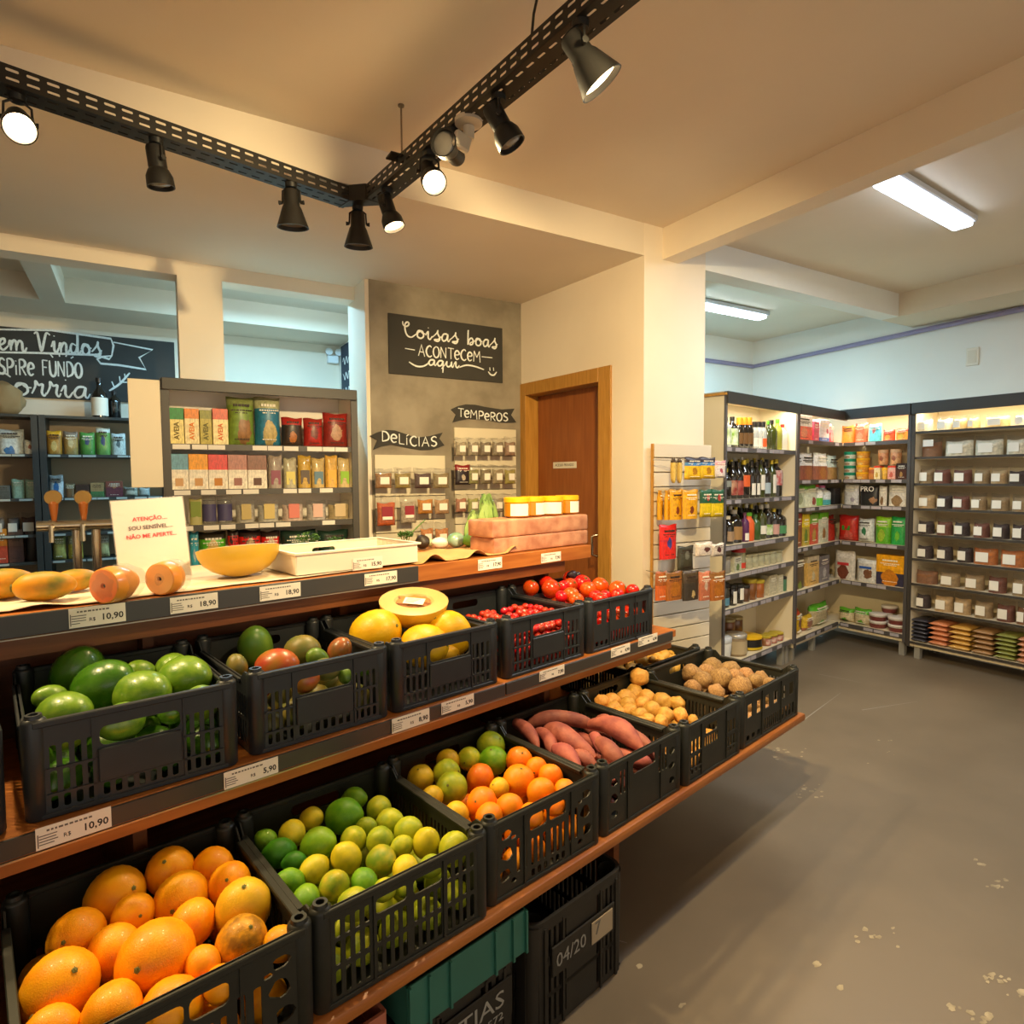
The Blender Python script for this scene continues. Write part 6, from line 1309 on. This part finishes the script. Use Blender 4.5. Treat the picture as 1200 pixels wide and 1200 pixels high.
JG = mat('#b8b49a', .25, col2='#8f8f70', scale=8, spec=.7)
row(LL, .04, LZ[3], rn, 'fourth', [('jar', 850, 860, 652, mat('#8f8a80', .5), 'grey lidded jar', 'jar', dict(cap=mat('#8a8578', .5))), ('carton', 861, 869, 652, pm('#c8c4b0', '#c0c0a8', .6, '#6a8a4a'), 'pale box', 'box'), ('jar', 869, 877, 643, JG, 'pale jar with red lid', 'jar', dict(cap=CPR, label=LBR, lbox=(.5, .1, .35))), *[('jar', a, a+6.5, 650-i, JG, f'{n} small greenish glass jar', 'jar', dict(cap=mat('#a8a488', .4, metal=.4))) for i, (a, n) in enumerate(((878, 'first'), (885, 'second'), (892, 'third'), (899, 'fourth'), (906, 'fifth'), (913, 'sixth')))]], g)
row(LL, .04, LZ[4], rn, 'fifth', [('jar', 850, 858, 684, mat('#3a3a34', .2, coat=.4), 'dark blue-green jar', 'jar', dict(cap=CPK, label=mat('#5a8aa0', .5), lbox=(.5, .1, .4))), ('jar', 860, 866, 686, BK_, 'black jar with white strip', 'jar', dict(cap=CPK, label=LBW, lbox=(.4, .1, .7))), ('jar', 868, 874, 685, BK_, 'dark jar with white label', 'jar', dict(cap=CPK, label=LBW, lbox=(.4, .2, .8))), ('jar', 875, 881, 686, mat('#5a3a24', .3, coat=.4), 'brown jar', 'jar', dict(cap=CPK)), ('jar', 882, 890, 679, mat('#7a4a20', .2, coat=.5), 'amber jar with gold lid', 'jar', dict(cap=CPY)), ('jar', 891, 899, 680, mat('#a05a24', .2, coat=.5), 'orange-brown jar', 'jar', dict(cap=CPY)), ('carton', 902, 911, 674, pm('#b8b094', '#c8c0a4', .6), 'plain beige box', 'box'), ('carton', 912, 918, 674, pm('#c0b89c', '#cfc8ac', .6), 'narrow beige box', 'box'), ('jar', 919, 924, 676, mat('#4a7a5a', .4), 'small green jar', 'jar', dict(cap=CPK))], g)
row(LL, .03, LZ[5], rn, 'lowest', [('tub', 849, 863, 748, mat('#dcdcd4', .4), 'large white lidded tub', 'tub', dict(cap=mat('#cfd4d8', .4))), ('jar', 868, 880, 744, mat('#8a7658', .4), 'metal lidded jar with tan label', 'jar', dict(cap=mat('#c8c4bc', .3, metal=.6), label=mat('#b8a684', .5), lbox=(.8, .1, .7))), ('jar', 884, 899, 747, mat('#1c1a18', .3), 'black jar with bright yellow lid', 'jar', dict(cap=mat('#e8b818', .4), label=mat('#c8a81a', .5), lbox=(.6, .05, .25))), *[('jar', a, a+7, 746-i*2, mat('#8a5a34', .3, coat=.4), 'brown jar with white heart mark', 'jar', dict(cap=CPY, label=mat('#d8c8b8', .5, col2='#a84a3a', scale=30), lbox=(.5, .1, .7))) for i, (a, n) in enumerate(((900, 'first'), (907, 'second'), (914, 'third')))]], g)
for i, (x, y, lv, m_, ds) in enumerate(((-.95, .15, 1, mat('#b0a080', .4), 'round tan tin stacked on another tin'), (-.95, .15, 0, mat('#8a7a5c', .4), 'round tin at the back left under its twin'), (-.75, .16, 0, mat('#7a5a2a', .3, coat=.4), 'golden jar standing behind the metal lidded jar'), (-.62, .17, 0, mat('#7a4a2a', .3, coat=.4), 'brown jar at the back under another'), (-.62, .17, 1, mat('#7a4a2a', .3, coat=.4), 'brown jar stacked on top at the back'), (-.50, .17, 0, mat('#7a4a2a', .3, coat=.4), 'brown jar near the rear middle'), (-.50, .17, 1, mat('#6a4426', .3, coat=.4), 'upper brown jar at rear middle'))):
    pack('jar', LL, x, y, LZ[5]+.001+lv*.115, .11, .114, .11, m_, ds + ' on lowest bottle rack shelf', 'jar', g, cap=mat('#a89a70', .3, metal=.5))
# ---- 4. slat panel on the pillar
SLAT = mat('#dcd2be', .5)
t = in_frame(empty('slat_panel'), CP); tag(t, 'white slatted display panel fixed to the pillar', 'display panel')
a0, zt = CP.px(764, 520, 0); a1, _ = CP.px(831, 526, 0)
z = zt; i = 0
while z > .42: part(t, 'slat', SLAT, (a0, a1, -.018, -.002, z-.078, z), b=.002); z -= .085
part(t, 'lower_board', SLAT, (a0, a1, -.016, -.002, .0, z+.003)); part(t, 'side_edge', WOODL, (a0-.008, a0, -.018, 0, 0, zt))
def hang(F, ly, xl, xr, yt, yb, kind, m, lb, cat, grp, d_=.03, label=None, lbox=None, rot=0, hook=.03):
    ax, z1 = F.px(xl, yt, ly); bx_, z0 = F.px(xr, yb, ly); _, z1 = F.px((xl+xr)/2, yt, ly); _, z0 = F.px((xl+xr)/2, yb, ly); w_, h_ = bx_-ax, z1-z0
    o = pack(kind, F, (ax+bx_)/2, ly-d_/2, z0, w_, h_, d_, m, lb, cat, grp, rot, label=label, lbox=lbox or (.5, .2, .55), name='hanging_pack')
    mb = MB(); x = 0; yw = -ly
    mb.tube([(0, 0, h_-.012), (0, -ly if kind != 'x' else 0, h_-.008)], .0022, 5); put('hook', mb.mesh('hook', ALU, 0), o); return o
g = 'packs hanging on the slat panel'
PB = pm('#3a3440', '#f0c020', .72, '#c88a20', (.5, .35), .15, band=('#4a8ac8', .6, .74))
for i, (xl, xr, ds) in enumerate(((786, 792, 'leftmost'), (793, 799, 'second'))): hang(CP, -.12, xl, xr, 537, 566, 'bag', pm('#4a3a30', '#d8b860', .8), f'{ds} yellow pack seen edge-on in the top hanging row', 'packet', g, .03, rot=1.1)
hang(CP, -.14, 802, 822, 536, 562, 'bag', PB, 'yellow pack with blue top hanging in the top row, left one', 'packet', g); hang(CP, -.14, 819, 838, 536, 561, 'bag', PB, 'yellow pack with blue top hanging in the top row, right one', 'packet', g, .028); hang(CP, -.10, 836, 850, 540, 560, 'bag', pm('#d8a0a0', '#e8dcd8', .7, '#c85a6a', (.5, .4), .12), 'pale pink pack hanging at the right end, top row', 'packet', g)
YB = pm('#d89a18', '#e8a814', .8, '#8a3a14', (.5, .3), .13)
for i, (xl, xr) in enumerate(((769, 778), (777, 787), (785, 799), (800, 817))): hang(CP, -.05-.03*i, xl, xr, 575-(i > 1), 609-(i > 2)*1, 'block', YB, f'yellow pack with dark emblem, {pos_(i, 4)} in the second hanging row', 'packet', g, .03, rot=.5 if i < 2 else 0)
GB = pm('#1f5a3c', '#e8c818', .5, '#c8483a', (.6, .7), .12)
for i, (xl, xr) in enumerate(((820, 834), (832, 848))): hang(CP, -.10, xl, xr, 574, 606, 'bag', GB, f'green and yellow pack, {("left", "right")[i]} one beside the yellow packs', 'packet', g, .026)
hang(CP, -.10, 773, 792, 615, 655, 'block', pm('#d8201c', '#e0281e', .8, '#4a4a9a', (.5, .45), .14, band=('#c82a3a', .5, .56)), 'tall bright red pack hanging alone below the yellow ones', 'packet', g, .03)
hang(CP, -.06, 794, 812, 640, 668, 'bag', pm('#3c3a2c', '#4a4838', .7, '#8a8a7a', (.5, .6), .15), 'dark olive pack hanging right of the red pack', 'packet', g); hang(CP, -.13, 815, 834, 636, 652, 'bag', pm('#e8dcd0', '#dccfc4', .7, '#6a3a34', (.6, .5), .18), 'white and brown pack leaning forward, left of its twin', 'packet', g); hang(CP, -.13, 833, 848, 637, 652, 'bag', pm('#e8dcd0', '#d8ccc0', .7, '#5a2a34', (.5, .5), .18), 'white and plum pack at the right edge of the panel', 'packet', g)
OB = pm('#8a5a24', '#a8601c', .75, '#c8781e', (.5, .4), .25)
for i, (xl, xr, m_, ds) in enumerate(((768, 781, pm('#a85a20', '#d8682a', .5), 'orange-brown'), (780, 799, OB, 'golden brown'), (800, 818, pm('#4a3a24', '#3c3226', .6, '#d8b878', (.6, .2), .12), 'dark brown'), (819, 832, pm('#c87a5a', '#b86a4a', .6, '#e8c8b0', (.5, .5), .15), 'pinkish'), (832, 849, OB, 'amber'))):
    hang(CP, -.12-.01*i, xl, xr, 670, 703, 'block', m_, f'{ds} snack pack, {pos_(i, 5)} in the lowest hanging row', 'packet', g, .028)
# ---- 5. perforated boards with little bags on the cement wall
PEG = mat('#d8cdb2', .55)
def board(xl, yt, xr, yb, lb):
    a0, z1 = GW.px(xl, yt); a1, _ = GW.px(xr, yt); _, z0 = GW.px(xl, yb); t = in_frame(empty('display_board'), GW); tag(t, lb, 'display panel')
    z = z1; part(t, 'header', PEG, (a0, a1, -.02, -.003, z-.11, z), b=.001); z -= .113
    while z > z0: part(t, 'slat', PEG, (a0, a1, -.018, -.003, z-.074, z), b=.001); z -= .08
    return t
board(438, 533, 520, 650, 'pale slatted board under the Delícias banner'); board(531, 501, 603, 650, 'pale slatted board under the Temperos banner')
FT = film('#fff4e0', .16, .1)
def smallbag(ly, xl, xr, yt, yb, c, lb, grp, red=False):
    ax, _ = GW.px(xl, yt, ly); bx_, _ = GW.px(xr, yt, ly); xm = (xl+xr)/2; _, z1 = GW.px(xm, yt, ly); _, z0 = GW.px(xm, yb, ly); w_, h_ = bx_-ax, z1-z0
    t = empty('hanging_bag', GW.W((ax+bx_)/2, ly, z0)); tag(t, lb, 'bag', grp)
    m = mat(c, .7, col2=tuple(v*.6 for v in hx(c)), scale=70, bump=.8, bscale=150)
    put('contents', pouch_mesh(w_*.88, h_*.74, .04, 'pillow', 2).mesh('contents', m, 80), t)
    put('clear_film', cached(('sb', round(w_, 2), round(h_, 2)), lambda: pouch_mesh(round(w_, 2), round(h_, 2), .045, 'pillow', 1).mesh('film', FT, 80)), t)
    mb = MB(); mb.box(-w_*.24, w_*.24, -.027, -.026, h_*.2, h_*(.56 if not red else .3)); mb.build('label', TAGP, t, smooth=0)
    if red: mb = MB(); mb.box(-w_*.27, w_*.27, -.026, -.025, h_*.3, h_*.62); mb.build('red_label', mat('#8f2230', .5), t, smooth=0)
    mb = MB(); mb.tube([(0, 0, h_*.96), (0, -ly, h_*.98)], .002, 5); mb.build('hook', ALU, t)
g = 'small bags hanging under the Delícias banner'
for i, (xl, xr, c, ds) in enumerate(((438, 460, '#b08050', 'peach-brown sweets'), (461, 482, '#a8904a', 'golden sweets'), (484, 506, '#5a3a34', 'dark sweets'), (506, 527, '#9a8458', 'beige nuts'))): smallbag(-.12, xl, xr, 549, 572, c, f'clear bag of {ds}, {pos_(i, 4)} in upper row, Delícias board', g)
for i, (xl, xr, yb, c, ds, rd) in enumerate(((440, 464, 616, '#d8642a', 'orange slices with red label', True), (468, 488, 613, '#c8b49a', 'pale sweets with red label', True), (488, 508, 602, '#d88a24', 'bright orange candy', False), (508, 527, 602, '#c89a6a', 'peach coloured candy', False))): smallbag(-.12, xl, xr, 580, yb, c, f'bag of {ds}, {pos_(i, 4)} in lower row, Delícias board', g, rd)
for i, (xl, xr) in enumerate(((492, 508), (509, 526))): smallbag(-.12, xl, xr, 612, 642, '#d88a4a', f'clear bag of orange crisps, {("left", "right")[i]} one lowest on the Delícias board', g)
g = 'small bags hanging under the Temperos banner'
for r_, (yt, yb, cs) in enumerate(((513, 534, ['#b8a88a', '#a89a80', '#8a7a64', '#9a8a70', '#a8846a']), (545, 567, [None, '#9a9458', '#8a7a5a', '#a89470', '#b0a04a']), (579, 600, ['#b8785a', '#a8a85a', '#8a9a4a', '#a89a80', '#a89070']))):
    for i in range(5):
        xl = 533+i*14.4; xr = xl+14
        if cs[i] is None:
            pass
        elif r_ == 2 and i == 2: smallbag(-.12, xl, xr, yt, yb, cs[i], 'clear herb bag half hidden behind the lettuce', g)
        else: smallbag(-.12, xl, xr, yt, yb, cs[i], f'clear spice bag with white label, {pos_(i, 5)} in {ORD[r_]} row, Temperos board', g)
hang(GW, -.12, 533, 551, 545, 568, 'bag', pm('#8a2428', '#2c2226', .72, '#c8b8a0', (.5, .35), .14), 'dark pack with red top at left of the Temperos board', 'packet', g)
# ---- 6. grocery rack behind the stand
BZ = [1.687, 1.4456, 1.2553, 1.0]
GR = rack('grocery_rack', 'dark framed grocery rack with cream interior behind the stand', BK, .135, 1.15, 2.022, .0, .26, BZ+[.6, .2], (1.965, 2.025), mat('#f3ead8', .5), mat('#f6efe2', .55), mat('#47433e', .45), strip=False, rail_h=.03, tags=(TAGW, .85), post=.03)
part(GR, 'outer_side', mat('#47433e', .45), (.128, .135, -.01, .26, 0, 2.022), (1.15, 1.157, -.01, .26, 0, 2.022))
g = 'goods on the grocery rack'; rn = 'grocery rack'
def oat(c1, c2, n): return dict(text='AVEIA', tsize=.034, tmat=mat(c2, .6), tvert=True, tloc=(.0, -.002, .07))
row(BK, .04, BZ[0], rn, 'top', [('carton', 198, 215, 478, pm('#1f8a3c', '#f0dc8a', .68), 'green-topped AVEIA oat box', 'box', oat('', '#6a5a1c', 0)), ('carton', 216, 233, 479, pm('#e8841c', '#f4e0a8', .72), 'orange-topped AVEIA oat box', 'box', oat('', '#e07a1c', 1)), ('carton', 234, 248, 481, pm('#8a8a1c', '#b8a83a', .75), 'olive AVEIA oat box', 'box', oat('', '#5e5a1c', 2)), ('carton', 249, 267, 479, pm('#d8502a', '#f4e0a0', .7), 'red-topped AVEIA oat box', 'box', oat('', '#d8641c', 3)),
  ('bag', 266, 299, 465, pm('#8f9a5a', '#7f9a3a', .82, '#b08050', (.6, .28), .25), 'big green bag of grains', 'bag', dict(d=.1)), ('bag', 299, 330, 465, pm('#b8b88a', '#2a7a9a', .75, '#d8c080', (.55, .25), .25), 'big blue bag of grains', 'bag', dict(d=.1)), ('bag', 331, 356, 489, pm('#b82a20', '#3a2c20', .72, '#c87a3a', (.5, .3), .18), 'dark bag with red top', 'bag', dict(d=.08)), ('bag', 357, 380, 490, pm('#a83024', '#b0281e', .7, '#8a4434', (.5, .45), .2), 'red snack bag', 'bag', dict(d=.08)), ('bag', 380, 409, 484, pm('#a02820', '#8a2a20', .7, '#c89a78', (.5, .4), .22), 'taller dark red snack bag', 'bag', dict(d=.08))], g)
row(BK, .04, BZ[1], rn, 'second', [*[('carton', 198+i*23, 220.5+i*23, 532+i*.4, pm(c, '#f2e8d4', .56), f'white box with {n} top', 'box', dict(label=mat(s, .5), lbox=(.42, .1, .32))) for i, (c, n, s) in enumerate((('#6aa0b8', 'blue', '#c89a68'), ('#f0a018', 'amber', '#c89458'), ('#e0403c', 'red', '#c07a1c'), ('#b87a6c', 'dusty pink', '#9a6458'), ('#8a5a48', 'brown', '#5e3a28')))],
  *[('pouch', xl, xr, 534+i % 2*3, mat(c, .5, col2=tuple(v*.7 for v in hx(c)), scale=60, coat=.4), f'clear pouch with {n} label', 'pouch', dict(label=mat(l, .5), lbox=(.7, .12, .55))) for i, (xl, xr, c, l, n) in enumerate(((315, 331, '#a8988a', '#8a4458', 'plum'), (333, 348, '#b8b090', '#d8c86a', 'yellow'), (350, 365, '#c8a03a', '#5a4a3c', 'dark'), (366, 381, '#c8ac6a', '#5a7a8a', 'blue'), (382, 396, '#d8a848', '#e8a83a', 'orange'), (397, 411, '#c8b078', '#8ab82a', 'green')))]], g)
row(BK, .04, BZ[2], rn, 'third', [('pouch', 222, 237, 585, mat('#a8a060', .5, coat=.4), 'clear pouch with green label', 'pouch', dict(label=mat('#7a8a2a', .5), lbox=(.8, .3, .9))), ('jar', 237, 254, 581, film('#f0f0ff', .35), 'round clear pack with navy label', 'pack', dict(cap=film(), label=mat('#4a4468', .5), lbox=(.7, .1, .7))), ('jar', 255, 273, 581, film('#f0f0ff', .35), 'second round pack with navy label', 'pack', dict(cap=film(), label=mat('#4a4468', .5), lbox=(.7, .1, .7))),
  *[('bulk', xl, xr, 587, mat(c, .6, col2=tuple(v*.7 for v in hx(c)), scale=50), f'low clear pack with {n} label', 'pack', dict(d=.08, label=mat(l, .5), lbox=(.5, .15, .85))) for xl, xr, c, l, n in ((277, 300, '#b8b0a0', '#c0a868', 'beige'), (303, 328, '#b8b4a8', '#d0b870', 'golden'), (332, 357, '#d0b8a8', '#d87a6a', 'salmon'), (361, 384, '#b8b0a8', '#d8b0a0', 'pink'), (386, 411, '#a89468', '#c8b088', 'tan'))]], g)
row(BK, .04, BZ[3]+.001, rn, 'fourth', [('bag', 222, 233, 624, pm('#2a90a8', '#3aa8c0', .7, '#c8e0e0', (.5, .4), .15), 'turquoise bag', 'bag'), ('bag', 233, 266, 624, pm('#2c2418', '#5ab81e', .8, '#d8b050', (.5, .5), .26), 'bright green nut bag', 'bag', dict(d=.08)), ('bag', 267, 280, 622, pm('#2c1c18', '#d0241c', .85, '#3a1c18', (.3, .7), .1), 'plain red bag', 'bag'), ('bag', 280, 307, 622, pm('#2c1c18', '#e0281c', .82, '#e0b888', (.5, .5), .26), 'red nut bag', 'bag', dict(d=.08)), ('bag', 307, 329, 623, pm('#2c1c18', '#d8241c', .82, '#d8a888', (.5, .55), .24), 'right-hand red nut bag', 'bag', dict(d=.08)), ('bag', 330, 372, 622, pm('#1c3428', '#26402e', .7, '#5a7a5a', (.4, .5), .2), 'dark green bag', 'bag', dict(d=.08)), ('bag', 374, 410, 622, pm('#1c3428', '#22382c', .7, '#4a6a5a', (.5, .5), .2), 'rightmost dark green bag', 'bag', dict(d=.08))], g)
t = empty('wall_box', BK.W(0, 0)); tag(t, 'white flat box hanging left of the grocery rack', 'box')
a0, z1 = BK.px(149, 443, -.02); a1, z0 = BK.px(190, 571, -.02); mb = MB(); mb.box(a0, .127, -.02, .25, z0, z1, .002); mb.build('panel', mat('#efe2c6', .5), t)
# ---- 7. dark racks in the far room
FD = mat('#3a3c3a', .5); FB = mat('#b8a184', .7)
def far(yy): return FR.px(100, yy)[1]
FZ = [FR.px(100, 533)[1], FR.px(100, 583)[1], FR.px(100, 624)[1], FR.px(100, 655)[1], .5]
xm, zt = FR.px(47, 486)
rack('far_rack', 'dark rack of groceries in the far room, right section', FR, xm-.01, .45, zt, 0, .29, FZ, None, FD, FB, FD, strip=False, rail_h=.02, tags=(mat('#b8beb8', .5), .8), post=.035)
rack('far_rack', 'dark rack of groceries in the far room, left section', FR, -1.3, xm-.02, zt, 0, .29, FZ, None, FD, FB, FD, strip=False, rail_h=.02, tags=(mat('#b8beb8', .5), .8), post=.035)
g = 'goods on the far room racks'; rn = 'far right rack'
row(FR, .04, FZ[0], rn, 'top', [('pouch', 54, 72, 505, pm('#e0a82a', '#a87a2a', .8, '#d8c078', (.5, .35), .2), 'amber pouch', 'pouch'), ('pouch', 74, 91, 506, pm('#8a7a6a', '#a8884a', .75, '#d8c898', (.5, .5), .2), 'tan pouch', 'pouch'), ('pouch', 93, 111, 507, pm('#5a9a4a', '#4a8a3a', .8, '#2a4a7a', (.5, .6), .16), 'green pouch', 'pouch'), ('pouch', 112, 129, 501, pm('#c8ccc0', '#6a9a4a', .8, '#2a4a7a', (.5, .5), .16), 'tall white and green pouch', 'pouch'), ('pouch', 130, 147, 508, pm('#d8dcd8', '#ccd4cc', .8, '#6a7a7a', (.5, .5), .14), 'whitish pouch', 'pouch')], g)
row(FR, .04, FZ[1], rn, 'second', [('pouch', 57, 74, 557, pm('#8a8e8c', '#c8d0d4', .7, '#2a7ab8', (.5, .45), .2), 'grey pouch with blue print', 'pouch'), ('pouch', 76, 88, 567, pm('#8a7a5a', '#7a5a3a', .6), 'small brown pouch', 'pouch'), ('carton', 89, 105, 568, pm('#3c2a24', '#4a3024', .6, '#b8842a'), 'dark chocolate coloured box', 'box'), ('carton', 106, 122, 566, pm('#a8885a', '#4a7a4a', .4), 'tan and green box', 'box'), ('carton', 124, 144, 564, pm('#8a4a3a', '#6a3440', .6, '#c88a5a', (.5, .7), .15), 'maroon box', 'box'), ('bag', 145, 162, 571, pm('#9a9a8c', '#b8b8a8', .6), 'pale bag', 'bag'), ('bag', 163, 176, 572, pm('#a8b0ac', '#b8c0bc', .6), 'silvery bag', 'bag')], g)
row(FR, .04, FZ[3], rn, 'fourth', [('bag', 61, 77, 627, pm('#8a8a4a', '#b8b060', .6), 'yellowish bag', 'bag'), ('bag', 79, 97, 627, pm('#a8b088', '#d8c850', .6), 'pale bag with yellow front', 'bag'), ('bag', 115, 128, 626, pm('#b0ac9a', '#c8c088', .6), 'cream bag', 'bag')], g)
rn = 'far left rack'
row(FR, .04, FZ[0], rn, 'top', [('pouch', -6, 27, 503, pm('#ccd4d2', '#d8e0de', .85, '#4a8ac8', (.5, .1), .2), 'large white pouch with blue foot', 'pouch', dict(d=.1)), ('pouch', 28, 42, 516, pm('#ccd0cc', '#d4d8d4', .8, '#b0644a', (.5, .5), .14), 'small white pouch with orange dot', 'pouch')], g)
row(FR, .04, FZ[1], rn, 'second', [('carton', -4, 12, 569, pm('#5a6260', '#505856', .6), 'grey box at the frame edge', 'box'), ('pouch', 13, 28, 562, pm('#b8d8bc', '#b0d0b4', .8), 'mint green pouch', 'pouch'), ('pouch', 29, 45, 562, pm('#b8d8bc', '#b0d0b4', .8), 'mint green pouch by the post', 'pouch')], g)
row(FR, .04, FZ[2], rn, 'third', [('bulk', -8, 4, 602, mat('#7a6a5a', .6), 'clear pack', 'pack', dict(d=.1, label=TAGW)), ('bulk', 7, 22, 602, mat('#6a5a50', .6), 'clear pack with white label', 'pack', dict(d=.1, label=TAGW)), ('bulk', 24, 42, 601, mat('#5a3a34', .6), 'reddish clear pack', 'pack', dict(d=.1, label=TAGW))], g)
row(FR, .04, FZ[3], rn, 'fourth', [('carton', -6, 8, 620, pm('#d88a2a', '#c8503a', .5), 'orange box', 'box'), ('carton', 9, 27, 621, pm('#6a4a3c', '#5a3a34', .5), 'brown box', 'box'), ('jar', 29, 46, 622, mat('#3a322c', .4), 'dark round pack', 'pack', dict(cap=CPK))], g)
# bottle and paper on top of the far rack
x, z = FR.px(117, 487, .05); zt_ = z
t = pack('bottle', FR, x, .05, zt+.001, .11, FR.px(117, 442, .05)[1]-zt, .11, BK_, 'dark pump bottle with white label on top of far rack', 'bottle', cap=CPK, label=LBW, lbox=(.8, .05, .5), sh=.5)
x, z = FR.px(128, 470, .1); pack('bottle', FR, x+.03, .12, zt+.001, .09, .22, .09, BK_, 'black bottle standing behind the pump bottle', 'bottle', cap=CPK)
x, z = FR.px(5, 470, .05); mb = MB(); mb.ball(.13, .08, .13, T(0, 0, .11), 3, .35, 4, 18)
for v in mb.bm.verts: v.co.z = max(.002, v.co.z)
tag(mb.build('paper_bundle', mat('#9a8058', .8), None, loc=FR.W(x-.03, .12, zt), smooth=40), 'crumpled brown paper bundle on far rack by the left edge', 'paper')
# ---- 8. drink taps on a steel bar in front of the far rack
STL = mat('#b0a898', .25, metal=1)
TF = Frame(0, 3.0, 0); t = in_frame(empty('tap_tower'), TF); tag(t, 'steel tap tower with a horizontal pipe behind the stand', 'tap tower')
a0, za = TF.px(43, 617); a1, _ = TF.px(132, 615)
mb = MB(); mb.tube([(a0, 0, za), (a1, 0, za)], .021, 14); mb.build('cross_pipe', STL, t)
for x_ in (62, 98): xx, _ = TF.px(x_, 617); mb = MB(); mb.lathe([(.024, -.012), (.024, .012)], 14, T(xx, 0, za) @ Ry(PI/2)); mb.tube([(xx, -.02, za), (xx, -.06, za), (xx, -.065, za-.06)], .009, 8); mb.build('spout', STL, t)
for x_ in (90, 113): xx, _ = TF.px(x_, 640); mb = MB(); mb.tube([(xx, .01, .92), (xx, .01, za)], .016, 12); mb.build('upright', STL, t)
for i, x_ in enumerate((62, 97)):
    xx, zk = TF.px(x_, 578); _, zb_ = TF.px(x_, 610); h = empty('beer_tap', TF.W(xx, 0, zb_-.0)); tag(h, f'orange tap handle with round badge, {("left", "right")[i]} one of the pair', 'tap handle'); hh_ = zk-zb_
    mb = MB(); mb.lathe([(.008, 0), (.013, hh_*.3), (.017, hh_*.62), (.012, hh_*.7)], 14); mb.build('grip', mat('#8f4c12', .35), h)
    mb = MB(); mb.lathe([(.004, -.012), (.028, -.01), (.03, 0), (.028, .01), (.004, .012)], 18, T(0, 0, hh_*.84) @ Rx(PI/2)); mb.build('badge', mat('#8a6a34', .35, metal=.6), h)
t = in_frame(empty('bar_counter'), TF); tag(t, 'steel counter under the tap tower, mostly behind the stand', 'counter')
part(t, 'counter_top', STL, (-.6, .3, -.2, .3, .88, .92)); part(t, 'counter_body', mat('#5a5048', .5), (-.58, .28, -.18, .28, 0, .88))
bpy.context.view_layer.update()
